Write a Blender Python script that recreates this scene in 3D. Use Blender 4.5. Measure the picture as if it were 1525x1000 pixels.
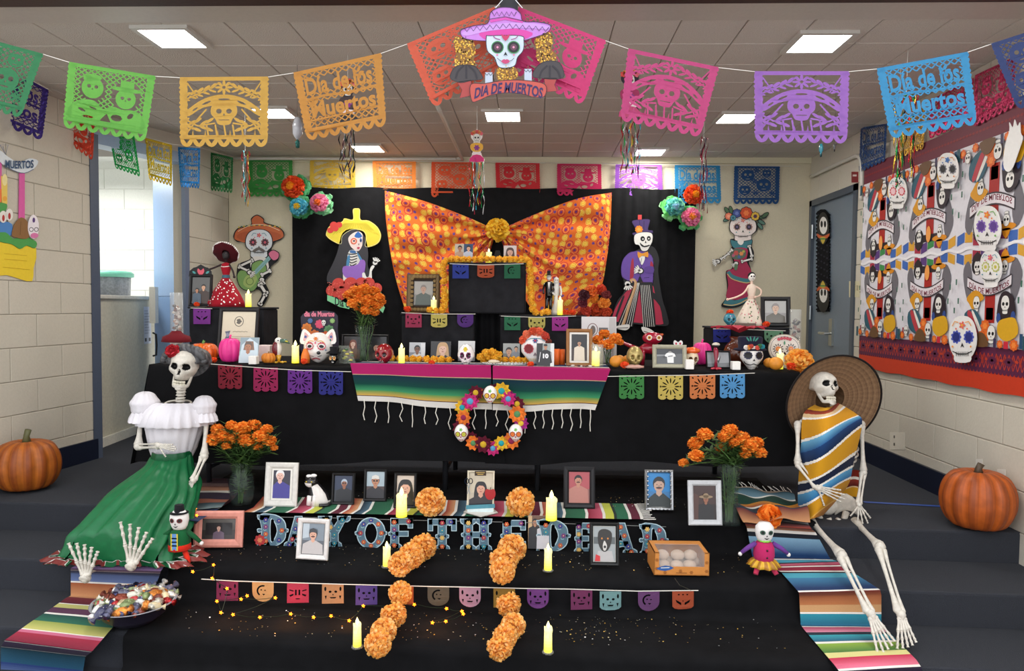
import bpy, math, random
from mathutils import Vector, Matrix, Euler, noise
from mathutils.geometry import tessellate_polygon
random.seed(7)
for o in list(bpy.data.objects): bpy.data.objects.remove(o)
SC = bpy.context.scene; COL = SC.collection
PI = math.pi; sin = math.sin; cos = math.cos; rad = math.radians
V = Vector
F = 1050.0
C0 = V((0,0,1.555))
cam = bpy.data.cameras.new('camera'); cam.sensor_width = 36; cam.lens = 36*F/1525; cam.clip_start = .05
camo = bpy.data.objects.new('camera', cam); COL.objects.link(camo)
RM = Matrix.Rotation(rad(1.86), 3, 'Z') @ Matrix.Rotation(rad(90-2.35), 3, 'X') @ Matrix.Rotation(rad(.5), 3, 'Z')
camo.matrix_world = Matrix.Translation(C0) @ RM.to_4x4()
SC.camera = camo
w = bpy.data.worlds.new('hall_ambient'); SC.world = w; w.use_nodes = True
w.node_tree.nodes['Background'].inputs[0].default_value = (.93,.95,1.0,1)
w.node_tree.nodes['Background'].inputs[1].default_value = 1.5
SC.view_settings.view_transform = 'Standard'; SC.view_settings.look = 'None'
SC.view_settings.gamma = 1; SC.view_settings.use_curve_mapping = False
SC.view_settings.exposure = 0.35
def area(name, loc, rot, sx, sy, power, col=(1,.97,.9)):
 l = bpy.data.lights.new(name, 'AREA'); l.shape = 'RECTANGLE'; l.size = sx; l.size_y = sy
 l.energy = power; l.color = col
 o = bpy.data.objects.new(name, l); o.location = loc; o.rotation_euler = rot; COL.objects.link(o); return o
CEIL = 2.875
for x in (-1.7,0.4,2.2):                       # ceiling panels of the hall behind the camera
 area('hall_ceiling_lamp', (x, .5,3.0),(0,0,0), .6,.6,8)
 area('hall_ceiling_lamp', (x, -1.2,3.0),(0,0,0), .6,.6,9)
area('hallway_lamp', (-4.3,5.9,2.75),(0,0,0), 1.0,1.2,27,(1,1,.97))
ORD = ['leftmost', 'second', 'third', 'fourth', 'fifth', 'sixth', 'seventh', 'eighth', 'ninth', 'tenth', 'eleventh', 'twelfth', 'thirteenth', 'fourteenth', 'fifteenth']
def ray(px, py): return RM @ V(((px-762.5)/F, -(py-500)/F, -1))
def PY(px, py, y):
 d = ray(px, py); return C0 + d*(y/d.y)
def PZ(px, py, z):
 d = ray(px, py); return C0 + d*((z-C0.z)/d.z)
def PX(px, py, x):
 d = ray(px, py); return C0 + d*(x/d.x)
ZP, ZA, ZB = .465,.31,.155          # platform, upper tread, lower tread
YP, YA, YB = 3.60,3.20,2.82         # their front edges
ZT = ZP+.74                           # altar table top
YT0, YT1 = 3.96,4.72
YW, XR = 6.30,2.40
EPS = .0005
def LIN(c): return c/12.92 if c <= .04045 else ((c+.055)/1.055)**2.4
_hc = {}
def H(s):
 if not isinstance(s, str): return s
 if s not in _hc:
  t = s.lstrip('#')
  if len(t) == 3: t = ''.join(a*2 for a in t)
  _hc[s] = tuple(LIN(int(t[i:i+2], 16)/255) for i in (0,2,4))
 return _hc[s]
def mixc(a, b, t):
 a = H(a); b = H(b); return tuple(a[i]*(1-t)+b[i]*t for i in range(3))
def jit(c, k=.1):
 c = H(c); f = 1+random.uniform(-k, k); return tuple(min(1, x*f) for x in c)
_m = {}
def mat(name, rough=.6, metal=0, coat=0, bump=0, bscale=60, emit=0, trans=0, var=.06, sheen=0, alpha=1, ior=1.45, sub=0, ecol=None, transl=0):
 if name in _m: return _m[name]
 m = bpy.data.materials.new(name); m.use_nodes = True; nt = m.node_tree; N = nt.nodes; L = nt.links
 b = N['Principled BSDF']; I = b.inputs
 a = N.new('ShaderNodeVertexColor'); a.layer_name = 'Col'
 nz = N.new('ShaderNodeTexNoise'); nz.inputs['Scale'].default_value = bscale; nz.inputs['Detail'].default_value = 4
 tc = N.new('ShaderNodeTexCoord'); L.new(tc.outputs['Object'], nz.inputs['Vector'])
 mr = N.new('ShaderNodeMapRange'); mr.inputs['From Min'].default_value = .3; mr.inputs['From Max'].default_value = .7
 mr.inputs['To Min'].default_value = 1-var; mr.inputs['To Max'].default_value = 1+var
 L.new(nz.outputs['Fac'], mr.inputs['Value'])
 mx = N.new('ShaderNodeVectorMath'); mx.operation = 'SCALE'
 L.new(a.outputs['Color'], mx.inputs[0]); L.new(mr.outputs['Result'], mx.inputs['Scale'])
 L.new(mx.outputs['Vector'], I['Base Color'])
 I['Roughness'].default_value = rough; I['Metallic'].default_value = metal
 I['Coat Weight'].default_value = coat; I['Coat Roughness'].default_value = .08
 I['Transmission Weight'].default_value = trans; I['IOR'].default_value = ior
 I['Sheen Weight'].default_value = sheen; I['Alpha'].default_value = alpha
 if rough >= .75 : I['Specular IOR Level'].default_value = .2
 if emit:
  if ecol: I['Emission Color'].default_value = (*ecol, 1)
  else: L.new(a.outputs['Color'], I['Emission Color'])
  I['Emission Strength'].default_value = emit
 if bump:
  bp = N.new('ShaderNodeBump'); bp.inputs['Strength'].default_value = bump; bp.inputs['Distance'].default_value = .01
  L.new(nz.outputs['Fac'], bp.inputs['Height']); L.new(bp.outputs['Normal'], I['Normal'])
 if transl:
  out = N['Material Output']; tb = N.new('ShaderNodeBsdfTranslucent'); ms = N.new('ShaderNodeMixShader')
  ms.inputs[0].default_value = transl; L.new(mx.outputs['Vector'], tb.inputs['Color'])
  L.new(b.outputs[0], ms.inputs[1]); L.new(tb.outputs[0], ms.inputs[2]); L.new(ms.outputs[0], out.inputs[0])
 _m[name] = m; return m
M_PAINT = mat('wall_paint', .55, bump=.12, bscale=90, var=.03)
M_TILE = mat('ceiling_tile', .9, bump=.5, bscale=160, var=.07)
M_CARPET = mat('carpet_pile', .95, bump=.9, bscale=420, var=.35, sheen=.07)
M_CLOTH = mat('woven_cloth', .85, bump=.25, bscale=500, var=.06, sheen=.05)
M_BLACK = mat('black_cloth', .9, bump=.35, bscale=14, var=.25)
M_SATIN = mat('satin_cloth', .42, bump=.12, bscale=30, var=.08)
M_PAPER = mat('tissue_paper', .7, var=.05, bump=.05, transl=.35)
M_CARD = mat('printed_card', .5, var=.03)
M_FOIL = mat('foil_sheet', .22, metal=.55, bump=1.2, bscale=38, var=.15)
M_FOILS = mat('foil_strand', .25, metal=.8, bump=.6, bscale=200, var=.2)
M_PLAST = mat('plastic', .35, var=.03)
M_BONE = mat('bone_plastic', .5, bump=.15, bscale=60, var=.12)
M_CERAM = mat('glazed_ceramic', .18, coat=.5, var=.02)
M_PHOTO = mat('photo_print', .3, coat=.25, var=.02)
M_METAL = mat('metal', .35, metal=1, var=.05)
M_WOOD = mat('painted_wood', .5, var=.08, bump=.08, bscale=50)
M_PUMP = mat('pumpkin_skin', .5, bump=.1, bscale=25, var=.16)
M_PETAL = mat('petal', .7, var=.12, bscale=120, transl=.2)
M_LEAF = mat('leaf', .6, var=.2, transl=.15)
M_GLASS = mat('clear_glass', .04, alpha=.13, var=0, coat=1)
M_CLEARP = mat('clear_plastic', .12, alpha=.2, var=0, coat=1)
M_WAX = mat('candle_wax', .5, emit=.55, var=.03)
M_WAXLOW = mat('unlit_wax', .5, emit=.0, var=.03)
M_FLAME = mat('candle_flame', .5, emit=5)
M_BULB = mat('warm_bulb', .5, emit=3.2)
M_PANEL = mat('light_diffuser', .5, emit=9, var=0)
def rootof(o):
 while o.parent: o = o.parent
 return o
class MB:
 def __init__(s, M=None, fn=None, th=0):
  s.v = []; s.f = []; s.c = []; s.M = M or Matrix.Identity(4); s.fn = fn; s.lay = 0; s.clip = None; s.T = None
 def p(s, a): s.v.append(s.M @ V(a)); return len(s.v)-1
 def face(s, idx, col): s.f.append(tuple(idx)); s.c.append(H(col))
 def quad(s, a, b, c, d, col): s.face([s.p(a), s.p(b), s.p(c), s.p(d)], col)
 def m2(s, x, z, k=None):
  if s.T: x, z = s.T(x, z)
  if s.clip: x = min(max(x, s.clip[0]), s.clip[1]); z = min(max(z, s.clip[2]), s.clip[3])
  L = (s.lay if k is None else k)
  if s.fn: s.v.append(V(s.fn(x, z, L)))
  else: s.v.append(s.M @ V((x, -L*EPS, z)))
  return len(s.v)-1
 def shape(s, col, pts, holes=(), step=True):
  if step: s.lay += 1
  base = len(s.v)
  for lp in (pts, *holes):
   for x, z in lp: s.m2(x, z)
  if len(pts) <= 4 and not holes:
   s.face(range(base, base+len(pts)), col); return
  for t in tessellate_polygon([[V((x, z, 0)) for x, z in lp] for lp in (pts, *holes)]):
   s.face([base+i for i in t], col)
 def strip(s, col, pts, w, closed=False, step=True):
  if step: s.lay += 1
  P = list(pts)
  if closed: P = P+[P[0]]
  n = len(P); L = []
  for i in range(n):
   if closed and i in (0, n-1): a, b = P[-2], P[1]
   else: a = P[max(0, i-1)]; b = P[min(n-1, i+1)]
   dx, dz = b[0]-a[0], b[1]-a[1]; d = math.hypot(dx, dz) or 1
   ww = w(i/(n-1)) if callable(w) else w
   nx, nz = -dz/d*ww/2, dx/d*ww/2
   L.append((s.m2(P[i][0]+nx, P[i][1]+nz), s.m2(P[i][0]-nx, P[i][1]-nz)))
  for i in range(n-1): s.face([L[i][1], L[i+1][1], L[i+1][0], L[i][0]], col)
 def back(s, col, pts, th=.005):          # gives a flat cut-out its thickness
  base = len(s.v); k = th/EPS
  for x, z in pts: s.m2(x, z, 0)
  for x, z in pts: s.m2(x, z, -k)
  n = len(pts)
  for i in range(n):
   j = (i+1) % n; s.face([base+i, base+j, base+n+j, base+n+i], col)
  for t in tessellate_polygon([[V((x, z, 0)) for x, z in pts]]):
   s.face([base+i for i in t], col); s.face([base+n+i for i in t][::-1], col)
 def box(s, x0, x1, y0, y1, z0, z1, col):
  i = [s.p((x, y, z)) for z in (z0, z1) for y in (y0, y1) for x in (x0, x1)]
  for q in ((0,2,3,1),(4,5,7,6),(0,1,5,4),(2,6,7,3),(0,4,6,2),(1,3,7,5)): s.face([i[k] for k in q], col)
 def bbox(s, x0, x1, y0, y1, z0, z1, col, b=.006):   # box with chamfered vertical and top edges
  def ring(d, z): return [(x0+d+b, y0+d, z),(x1-d-b, y0+d, z),(x1-d, y0+d+b, z),(x1-d, y1-d-b, z),(x1-d-b, y1-d, z),(x0+d+b, y1-d, z),(x0+d, y1-d-b, z),(x0+d, y0+d+b, z)]
  s.loft([ring(b*.7, z0), ring(0, z0+b), ring(0, z1-b), ring(b*.7, z1)], col, caps=True)
 def loft(s, rings, col, closed=True, caps=False):
  n = len(rings[0]); R = [[s.p(q) for q in r] for r in rings]
  for i in range(len(R)-1):
   for j in range(n if closed else n-1):
    k = (j+1) % n
    s.face([R[i][j], R[i][k], R[i+1][k], R[i+1][j]], col(i, j) if callable(col) else col)
  if caps:
   s.face(R[0][::-1], col(0,0) if callable(col) else col); s.face(R[-1], col(len(R)-2,0) if callable(col) else col)
 def lathe(s, prof, n, col, c=(0,0,0), rf=None, caps=False):
  s.loft([[(c[0]+r*(rf(t, r, z) if rf else 1)*cos(t), c[1]+r*(rf(t, r, z) if rf else 1)*sin(t), c[2]+z) for t in (2*PI*j/n for j in range(n))] for r, z in prof], col, caps=caps)
 def tube(s, pts, r, n=8, col='#888', caps=True):
  P = [V(p) for p in pts]; m = len(P); up = None; rings = []
  for i in range(m):
   d = (P[min(m-1, i+1)]-P[max(0, i-1)])
   if d.length < 1e-9: d = V((0,0,1))
   d.normalize()
   if up is None: up = d.orthogonal().normalized()
   up = (up-d*up.dot(d))
   up = up.normalized() if up.length > 1e-6 else d.orthogonal().normalized()
   sd = d.cross(up); rr = r[i] if isinstance(r, (list, tuple)) else (r(i/(m-1)) if callable(r) else r)
   rings.append([P[i]+up*(cos(2*PI*j/n)*rr)+sd*(sin(2*PI*j/n)*rr) for j in range(n)])
  s.loft(rings, col, caps=caps)
 def ball(s, c, r, nu=16, nv=10, col='#888', disp=None):
  rx, ry, rz = r if isinstance(r, (tuple, list)) else (r, r, r); R = []
  top = 1e-3
  def d(t, f): return V((sin(f)*cos(t), sin(f)*sin(t), cos(f)))
  for i in range(nv+1):
   f = top+(PI-2*top)*i/nv; ring = []
   for j in range(nu):
    q = d(2*PI*j/nu, f); k = disp(q) if disp else q
    ring.append((c[0]+k[0]*rx, c[1]+k[1]*ry, c[2]+k[2]*rz))
   R.append(ring)
  if callable(col): s.loft(R, lambda i, j: col(d(2*PI*(j+.5)/nu, top+(PI-2*top)*(i+.5)/nv)))
  else: s.loft(R, col)
 def grid(s, fn, nu, nv, col):
  I = [[s.p(fn(i/nu, j/nv)) for i in range(nu+1)] for j in range(nv+1)]
  for j in range(nv):
   for i in range(nu): s.face([I[j][i], I[j+1][i], I[j+1][i+1], I[j][i+1]], col((i+.5)/nu, (j+.5)/nv) if callable(col) else col)
 def mesh(s, name, m, off=V((0,0,0)), smooth=False):
  me = bpy.data.meshes.new(name)
  me.from_pydata([v-off for v in s.v], [], s.f)
  ca = me.color_attributes.new('Col', 'FLOAT_COLOR', 'CORNER'); d = []
  for f, c in zip(s.f, s.c): d += [c[0], c[1], c[2], 1.0]*len(f)
  ca.data.foreach_set('color', d)
  if smooth: me.polygons.foreach_set('use_smooth', [True]*len(me.polygons))
  me.materials.append(m); me.update(); return me
 def build(s, name, m, parent=None, smooth=False, label=None, kind=None):
  if parent is not None: off = rootof(parent).location.copy()
  else:
   xs = [v.x for v in s.v]; ys = [v.y for v in s.v]; zs = [v.z for v in s.v]
   off = V(((min(xs)+max(xs))/2,(min(ys)+max(ys))/2, min(zs)))
  o = bpy.data.objects.new(name, s.mesh(name, m, off, smooth)); COL.objects.link(o)
  if parent is not None:
   o.parent = parent
  else: o.location = off
  if label: o['label'] = label
  if kind: o['kind'] = kind
  return o
def tag(o, label, cat, group=None, kind=None):
 o['label'] = label; o['category'] = cat
 if group: o['group'] = group
 if kind: o['kind'] = kind
 return o
def thing(name, label, cat, loc=(0,0,0), group=None, kind=None):
 o = bpy.data.objects.new(name, None); COL.objects.link(o); o.location = loc; o.empty_display_size = .05
 return tag(o, label, cat, group, kind)
def struct(name, mb, m, smooth=False, parent=None):
 o = mb.build(name, m, parent, smooth);
 if not parent: o['kind'] = 'structure'
 return o
def dup(o, parent=None):
 c = o.copy(); COL.objects.link(c)
 if parent is not None: c.parent = parent
 for ch in o.children: dup(ch, c)
 return c
def place(o, loc, rz=0, sc=1, label=None, group=None, rx=0, ry=0):
 o.location = loc; o.rotation_euler = (rx, ry, rz); o.scale = (sc, sc, sc) if not isinstance(sc, tuple) else sc
 if label: o['label'] = label
 if group: o['group'] = group
 return o
def inst(name, me, parent, M):           # a part that shares mesh data; M in world space
 o = bpy.data.objects.new(name, me); COL.objects.link(o)
 if parent is not None:
  o.parent = parent; M = Matrix.Translation(-rootof(parent).location) @ M
 o.matrix_local = M; return o
class Proto:                              # first use moves the prototype, later uses copy it
 def __init__(s, o): s.o = o; s.used = False
 def get(s):
  if not s.used: s.used = True; return s.o
  c = dup(s.o); return c
def ell(x, z, a, b=None, n=20, rot=0):
 b = a if b is None else b; c, s_ = cos(rot), sin(rot)
 return [(x+a*cos(t)*c-b*sin(t)*s_, z+a*cos(t)*s_+b*sin(t)*c) for t in (2*PI*i/n for i in range(n))]
def rct(x0, z0, x1, z1): return [(x0, z0),(x1, z0),(x1, z1),(x0, z1)]
def flo(x, z, r1, r2, n=6, rot=0):
 m = n*6; return [(x+(r2+(r1-r2)*abs(cos(n*t/2)))*cos(t+rot), z+(r2+(r1-r2)*abs(cos(n*t/2)))*sin(t+rot)) for t in (2*PI*i/m for i in range(m))]
def sp(pts, n=4, closed=True):
 P = pts; m = len(P); out = []
 rng = range(m) if closed else range(m-1)
 for i in rng:
  g = (lambda k: P[k % m]) if closed else (lambda k: P[min(max(k, 0), m-1)])
  a, b, c, d = g(i-1), g(i), g(i+1), g(i+2)
  for k in range(n):
   t = k/n
   out.append(tuple(.5*((2*b[q])+(-a[q]+c[q])*t+(2*a[q]-5*b[q]+4*c[q]-d[q])*t*t+(-a[q]+3*b[q]-3*c[q]+d[q])*t**3) for q in range(len(b))))
 if not closed: out.append(tuple(P[-1]))
 return out
_tx = {}
def text_tris(s, bold=0):
 if (s, bold) in _tx: return _tx[(s, bold)]
 cu = bpy.data.curves.new('t', 'FONT'); cu.body = s; cu.size = 1; cu.offset = bold; cu.resolution_u = 3; cu.fill_mode = 'FRONT'
 o = bpy.data.objects.new('t', cu); COL.objects.link(o)
 dg = bpy.context.evaluated_depsgraph_get(); dg.update()
 me = o.evaluated_get(dg).to_mesh(); vs = [(v.co.x, v.co.y) for v in me.vertices]; fs = [tuple(p.vertices) for p in me.polygons]
 o.evaluated_get(dg).to_mesh_clear(); bpy.data.objects.remove(o); bpy.data.curves.remove(cu)
 x0 = min(v[0] for v in vs); x1 = max(v[0] for v in vs); z0 = min(v[1] for v in vs); z1 = max(v[1] for v in vs)
 r = ([((x-x0)/(x1-x0),(z-z0)/(z1-z0)) for x, z in vs], fs, (x1-x0)/(z1-z0)); _tx[(s, bold)] = r; return r
def text(mb, s, x0, z0, x1, z1, col, bold=0, warp=None):
 vs, fs, _ = text_tris(s, bold); mb.lay += 1; b = len(mb.v)
 for u, v in vs:
  x = x0+(x1-x0)*u; z = z0+(z1-z0)*v
  if warp: x, z = warp(x, z, u, v)
  mb.m2(x, z)
 for f in fs: mb.face([b+i for i in f], col)
def skull2(mb, x, z, h, up=-1, base='#e9e6df', line='#222', eye='#161616', ring='#c86a6a', deco=('#d8607a', '#4a90a0', '#e0a040'), rot=0, outline=1, teeth=1, wide=.78, iris=None, lips=None):
 c, s_ = cos(rot), sin(rot)
 def T(a, b): a *= h; b *= h*up; return (x+a*c-b*s_, z+a*s_+b*c)
 def S(pts): return [T(*q) for q in pts]
 w_ = wide/2
 out = [(-w_*.55,-.5),(-w_*.62,-.28),(-w_*.95,-.12),(-w_, .12),(-w_*.8,.36),(-w_*.35,.49),(w_*.35,.49),(w_*.8,.36),(w_, .12),(w_*.95,-.12),(w_*.62,-.28),(w_*.55,-.5)]
 O = sp(out, 3)
 if outline: mb.shape(line, S([(a*1.07, b*1.05) for a, b in O]))
 mb.shape(base, S(O))
 for sx in (-1,1):
  if ring: mb.shape(ring, S(flo(sx*w_*.46,.04,.15,.115,9)))
  mb.shape(eye, S(ell(sx*w_*.46,.04,.098,.105,14)))
  if iris: mb.shape(iris, S(flo(sx*w_*.46,.04,.06,.03,6)))
 mb.shape(line, S([(0,-.08),(-.05,-.19),(0,-.16),(.05,-.19)]))
 if teeth:
  mb.strip(line, S([(-w_*.7,-.27),(-.12,-.33),(.12,-.33),(w_*.7,-.27)]), .02*h)
  for k in range(-3,4): mb.strip(line, S([(k*.055,-.28),(k*.055,-.38)]), .015*h, step=False)
 if lips: mb.shape(lips, S(ell(0,-.32,.1,.05,10)))
 if deco:
  mb.shape(deco[0], S(flo(0,.3,.09,.04,5)))
  mb.shape(deco[2], S(ell(0,.3,.025,.025,8)))
  for sx in (-1,1):
   mb.strip(deco[1], S([(sx*.1,.36),(sx*.2,.38),(sx*.27,.28)]), .02*h)
   mb.shape(deco[1], S(ell(sx*.26,-.17,.025,.025,8)))
   mb.shape(deco[0], S(ell(sx*.16,.22,.022,.022,8)))
def bone2(mb, a, b, w_, col='#e8e6e0', line='#1a1a1a'):
 d = V((b[0]-a[0], b[1]-a[1])); L = d.length or 1; d /= L; n = V((-d.y, d.x))
 for cc, k in ((line, 1.5),(col, 1)):
  q = w_*k; mb.strip(cc, [a, b], q)
  for e, sg in ((a, -1),(b, 1)):
   for sd in (-1,1): mb.shape(cc, ell(e[0]+n.x*sd*w_*.45, e[1]+n.y*sd*w_*.45, q*.62, q*.62,8), step=False)
def hand2(mb, x, z, r, ang, col='#e8e6e0', line='#1a1a1a'):
 for cc, k in ((line, 1.45),(col, 1)):
  mb.shape(cc, ell(x, z, r*.42*k, r*.36*k, 10))
  for i in range(5):
   t = ang+(i-2)*.36; mb.strip(cc, [(x, z),(x+cos(t)*r, z+sin(t)*r)], r*.2*k, step=False)
# ================================================================== STRUCTURE
CARP = '#34373f'; SLANT = .04
def steps_profile():    # outer carpeted stage: platform, two treads, hall floor
 return [(YW+.02, ZP),(YP, ZP),(YP, ZA),(YA, ZA),(YA, ZB),(YB, ZB),(YB, 0)]
def stepmesh(x0, x1, prof, col, r=.012):
 mb = MB(); P = []
 for i, (y, z) in enumerate(prof):
  if 0 < i < len(prof)-1:
   a = V(prof[i-1]); b = V((y, z)); c = V(prof[i+1]); da = (a-b).normalized()*r; dc = (c-b).normalized()*r
   P += [tuple(b+da), tuple(b+(da+dc)*.3), tuple(b+dc)]
  else: P.append((y, z))
 n = 24
 def sf(u, v): x = x0+(x1-x0)*u; q = P[int(round(v*(len(P)-1)))]; return (x, q[0]-SLANT*x*(q[0] < 5), q[1])
 mb.grid(sf, n, len(P)-1, col)
 return mb
struct('floor', stepmesh(-4.2,2.42, [(YW+.02, ZP),(YP, ZP),(YP, ZA+.001)], CARP), M_CARPET)
struct('trim_1', stepmesh(-4.2,2.42, [(YP+.01, ZA),(YA, ZA),(YA, ZB+.001)], '#33363e'), M_CARPET)
struct('trim_2', stepmesh(-4.2,2.42, [(YA+.01, ZB),(YB, ZB),(YB, 0)], '#32353d'), M_CARPET)
mb = MB(); mb.quad((-5,-4,0),(4,-4,0),(4,3.15,0),(-5,3.15,0), '#2c2f38'); struct('floor', mb, M_CARPET)
mb = MB(); mb.quad((-5,-4,.003),(4,-4,.003),(4,1.6,.003),(-5,1.6,.003), '#b9b2a6'); struct('floor', mb, M_PAINT)  # unseen pale sheet added over the hall carpet to bounce light onto the ceiling
def block_proto(L=.406, Hh=.2032, g=.005, d=.006, col='#c8c0b0'):
 mb = MB(); b = .003; x0, x1, z0, z1 = g/2, L-g/2, g/2, Hh-g/2
 def ring(e, y): return [(x0+e, y, z0+e),(x1-e, y, z0+e),(x1-e, y, z1-e),(x0+e, y, z1-e)]
 R = [ring(0,0), ring(0,-d+b*.6), ring(b, -d)]
 mb.loft(R, col); mb.face([mb.p(q) for q in ring(b, -d)], col)
 return mb
def block_wall(name, p0, p1, z0, z1, col, mortar='#b3ab9c', openings=(), side='', base=True, depth=.12):
 d = V((p1[0]-p0[0], p1[1]-p0[1], 0)); L = d.length; d.normalize(); ang = math.atan2(d.y, d.x)
 R = Matrix.Translation(V((p0[0], p0[1], 0))) @ Matrix.Rotation(ang, 4, 'Z')
 mb = MB(R)
 spans = [(0, L, z0, z1)]
 for (a, b, c, e) in openings:
  ns = []
  for (s0, s1, t0, t1) in spans:
   if b <= s0 or a >= s1 or e <= t0 or c >= t1: ns.append((s0, s1, t0, t1)); continue
   if a > s0: ns.append((s0, a, t0, t1))
   if b < s1: ns.append((b, s1, t0, t1))
   if e < t1: ns.append((max(a, s0), min(b, s1), e, t1))
   if c > t0: ns.append((max(a, s0), min(b, s1), t0, c))
  spans = ns
 for (s0, s1, t0, t1) in spans: mb.box(s0, s1,0, depth, t0, t1, mortar)
 wall = struct(name, mb, M_PAINT)
 me = block_proto(col=col).mesh('block', M_PAINT)
 BL, BH = .406,.2032; nrow = int(math.ceil((z1-z0)/BH)); k = 0
 for r in range(nrow):
  a = -(BL/2 if r % 2 else 0)
  while a < L:
   b0, b1 = max(a, 0), min(a+BL, L); zz0 = z0+r*BH; zz1 = min(zz0+BH, z1)
   segs = [(b0, b1)]
   for (oa, ob, oc, oe) in openings:
    if zz0 < oe-.05 and zz1 > oc+.05:
     ns = []
     for (u, v) in segs:
      if ob <= u or oa >= v: ns.append((u, v)); continue
      if oa > u: ns.append((u, oa))
      if ob < v: ns.append((ob, v))
     segs = ns
   for (u, v) in segs:
    if v-u > .03 and zz1-zz0 > .03:
     Mx = R @ Matrix.Translation((u, 0, zz0)) @ Matrix.Diagonal(((v-u)/BL, 1,(zz1-zz0)/BH, 1))
     inst('block', me, wall, Mx)
   a += BL
 return wall, R, L
def LW(y): return -2.77 if y > 5.5 else -3.07-.1*(4.84-y)          # x of the left wall face
YJ0, YJ1 = 4.84,5.56                         # door jambs
YL0 = 2.9
WLa, RLa, LLa = block_wall('wall_left', (LW(YL0), YL0),(LW(YJ0), YJ0), ZP-.6096, CEIL, '#c6beae')
WLb, RLb, LLb = block_wall('wall_left_rear', (LW(YJ1), YJ1),(LW(YW), YW), ZP, CEIL, '#c6beae')
mb = MB(Matrix.Translation((LW(YJ0), YJ0,0)) @ Matrix.Rotation(math.atan2(.72,.30), 4, 'Z')); mb.box(0,.74,0,.12,2.72, CEIL, '#b9b2a4')
struct('trim_3', mb, M_PAINT)
WR, RR, LR = block_wall('wall_right', (XR, YW),(XR, 2.2), ZP-.6096, CEIL, '#cbc4b4', openings=[(.04,.93, ZP, ZP+2.02)])
mb = MB(); mb.box(-2.95, XR+.1, YW, YW+.1, ZP, CEIL+.02, '#d2c9ae'); struct('wall_back', mb, M_PAINT)
mb = MB(); mb.box(-2.775, XR, YW-.02, YW, CEIL-.05, CEIL, '#d6cfb2'); struct('trim_4', mb, M_PAINT)
mb = MB(); mb.box(-2.775,-2.77+.006, YW-.012, YW, ZP, CEIL, '#8d8674'); struct('trim_5', mb, M_PAINT)
def baseboard(name, p0, p1, h=.14):
 d = V((p1[0]-p0[0], p1[1]-p0[1], 0)); L = d.length
 mb = MB(Matrix.Translation((p0[0], p0[1], 0)) @ Matrix.Rotation(math.atan2(d.y, d.x), 4, 'Z'))
 mb.box(0, L, -.024,-.006, ZP, ZP+h, '#161c2e'); struct(name, mb, M_PLAST)
baseboard('baseboard_left', (LW(YP), YP),(LW(YJ0)-.003, YJ0-.02))
baseboard('baseboard_left_rear', (LW(YJ1), YJ1),(LW(YW), YW))
baseboard('baseboard_right', (XR, 5.36),(XR, YP+.02))
baseboard('baseboard_back', (-2.77, YW),(XR, YW))
mb = MB(Matrix.Translation((LW(YJ0), YJ0,0)) @ Matrix.Rotation(math.atan2(.72,.30), 4, 'Z'))
mb.box(-.05,.012,-.03,.13, ZP, 2.72, '#4a5262'); mb.box(-.05,.76,-.02,.13,2.66,2.74, '#8fa3bd')
mb.box(.735,.775,-.02,.02, ZP, 2.72, '#5d6a80'); struct('door_1', mb, M_PLAST)
mb = MB(); mb.box(-4.3,-3.02,6.12,6.2, ZP, CEIL, '#9fb4cf')
mb = MB(); a = PY(228,300,6.05); b = PY(267,300,5.66)
d = V((b.x-a.x, b.y-a.y, 0)); mb.M = Matrix.Translation((a.x, a.y, 0)) @ Matrix.Rotation(math.atan2(d.y, d.x), 4, 'Z')
mb.box(0, d.length, 0,.045, ZP, 2.66, '#8fb0dc'); mb.box(.015, d.length-.015,-.004,.002,1.62,2.55, '#9cbbe4'); struct('door_2', mb, M_PLAST)
mb = MB(); mb.box(-5.4,-2.9,7.0,7.1, ZP, CEIL+.2, '#e4e4de'); mb.box(-5.5,-5.4,3.6,7.1, ZP, CEIL+.2, '#dcdcd6'); mb.box(-5.4, LW(4.9)-.2,4.4,4.5, ZP, CEIL+.2, '#dcdcd6')
hw = struct('wall_hallway', mb, M_PAINT)
bm_ = block_proto(col='#e8e8e2').mesh('block', M_PAINT)
for r in range(12):
 for k in range(6):
  x = -5.35+k*.406-(.203 if r % 2 else 0)
  if x < -3.1: inst('block', bm_, hw, Matrix.Translation((x, 7.0, ZP+r*.2032)))
mb = MB(); mb.quad((-5.5,3.6, CEIL+.1),(-2.9,3.6, CEIL+.1),(-2.9,7.1, CEIL+.1),(-5.5,7.1, CEIL+.1), '#dcdcd6'); struct('ceiling_hallway', mb, M_TILE)
hd = thing('half_door', 'cream dutch half door with a shelf on top closing the left doorway', 'door', PZ(180,660, ZP))
a = PZ(139,671, ZP); b = PZ(234,634, ZP); d = V((b.x-a.x, b.y-a.y, 0)); HL = d.length
HM = Matrix.Translation((a.x, a.y, 0)) @ Matrix.Rotation(math.atan2(d.y, d.x), 4, 'Z')
zt = PY(180,446,(a.y+b.y)/2).z
mb = MB(HM); mb.box(-.05, HL, 0,.04, ZP+.02, zt, '#c9c3ae'); mb.box(0, HL-.02,-.003,0, ZP+.02, ZP+.06, '#b5af9a'); mb.build('door_leaf', M_WOOD, hd)
mb = MB(HM); mb.bbox(-.06, HL+.02,-.03,.22, zt, zt+.03, '#d6d0c0'); mb.build('shelf', M_WOOD, hd)
mb = MB(HM)
mb.box(-.05, HL, -.02,0, ZP, ZP+.07, '#dcd8ca'); mb.build('kick_plate', M_WOOD, hd)
mb = MB(HM); mb.lay = 2
def hdx(x0, z0, x1, z1): return rct(x0, z0, x1, z1)
mb.shape('#cfd4de', rct(HL-.24, zt-.38, HL-.1, zt-.06))
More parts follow.
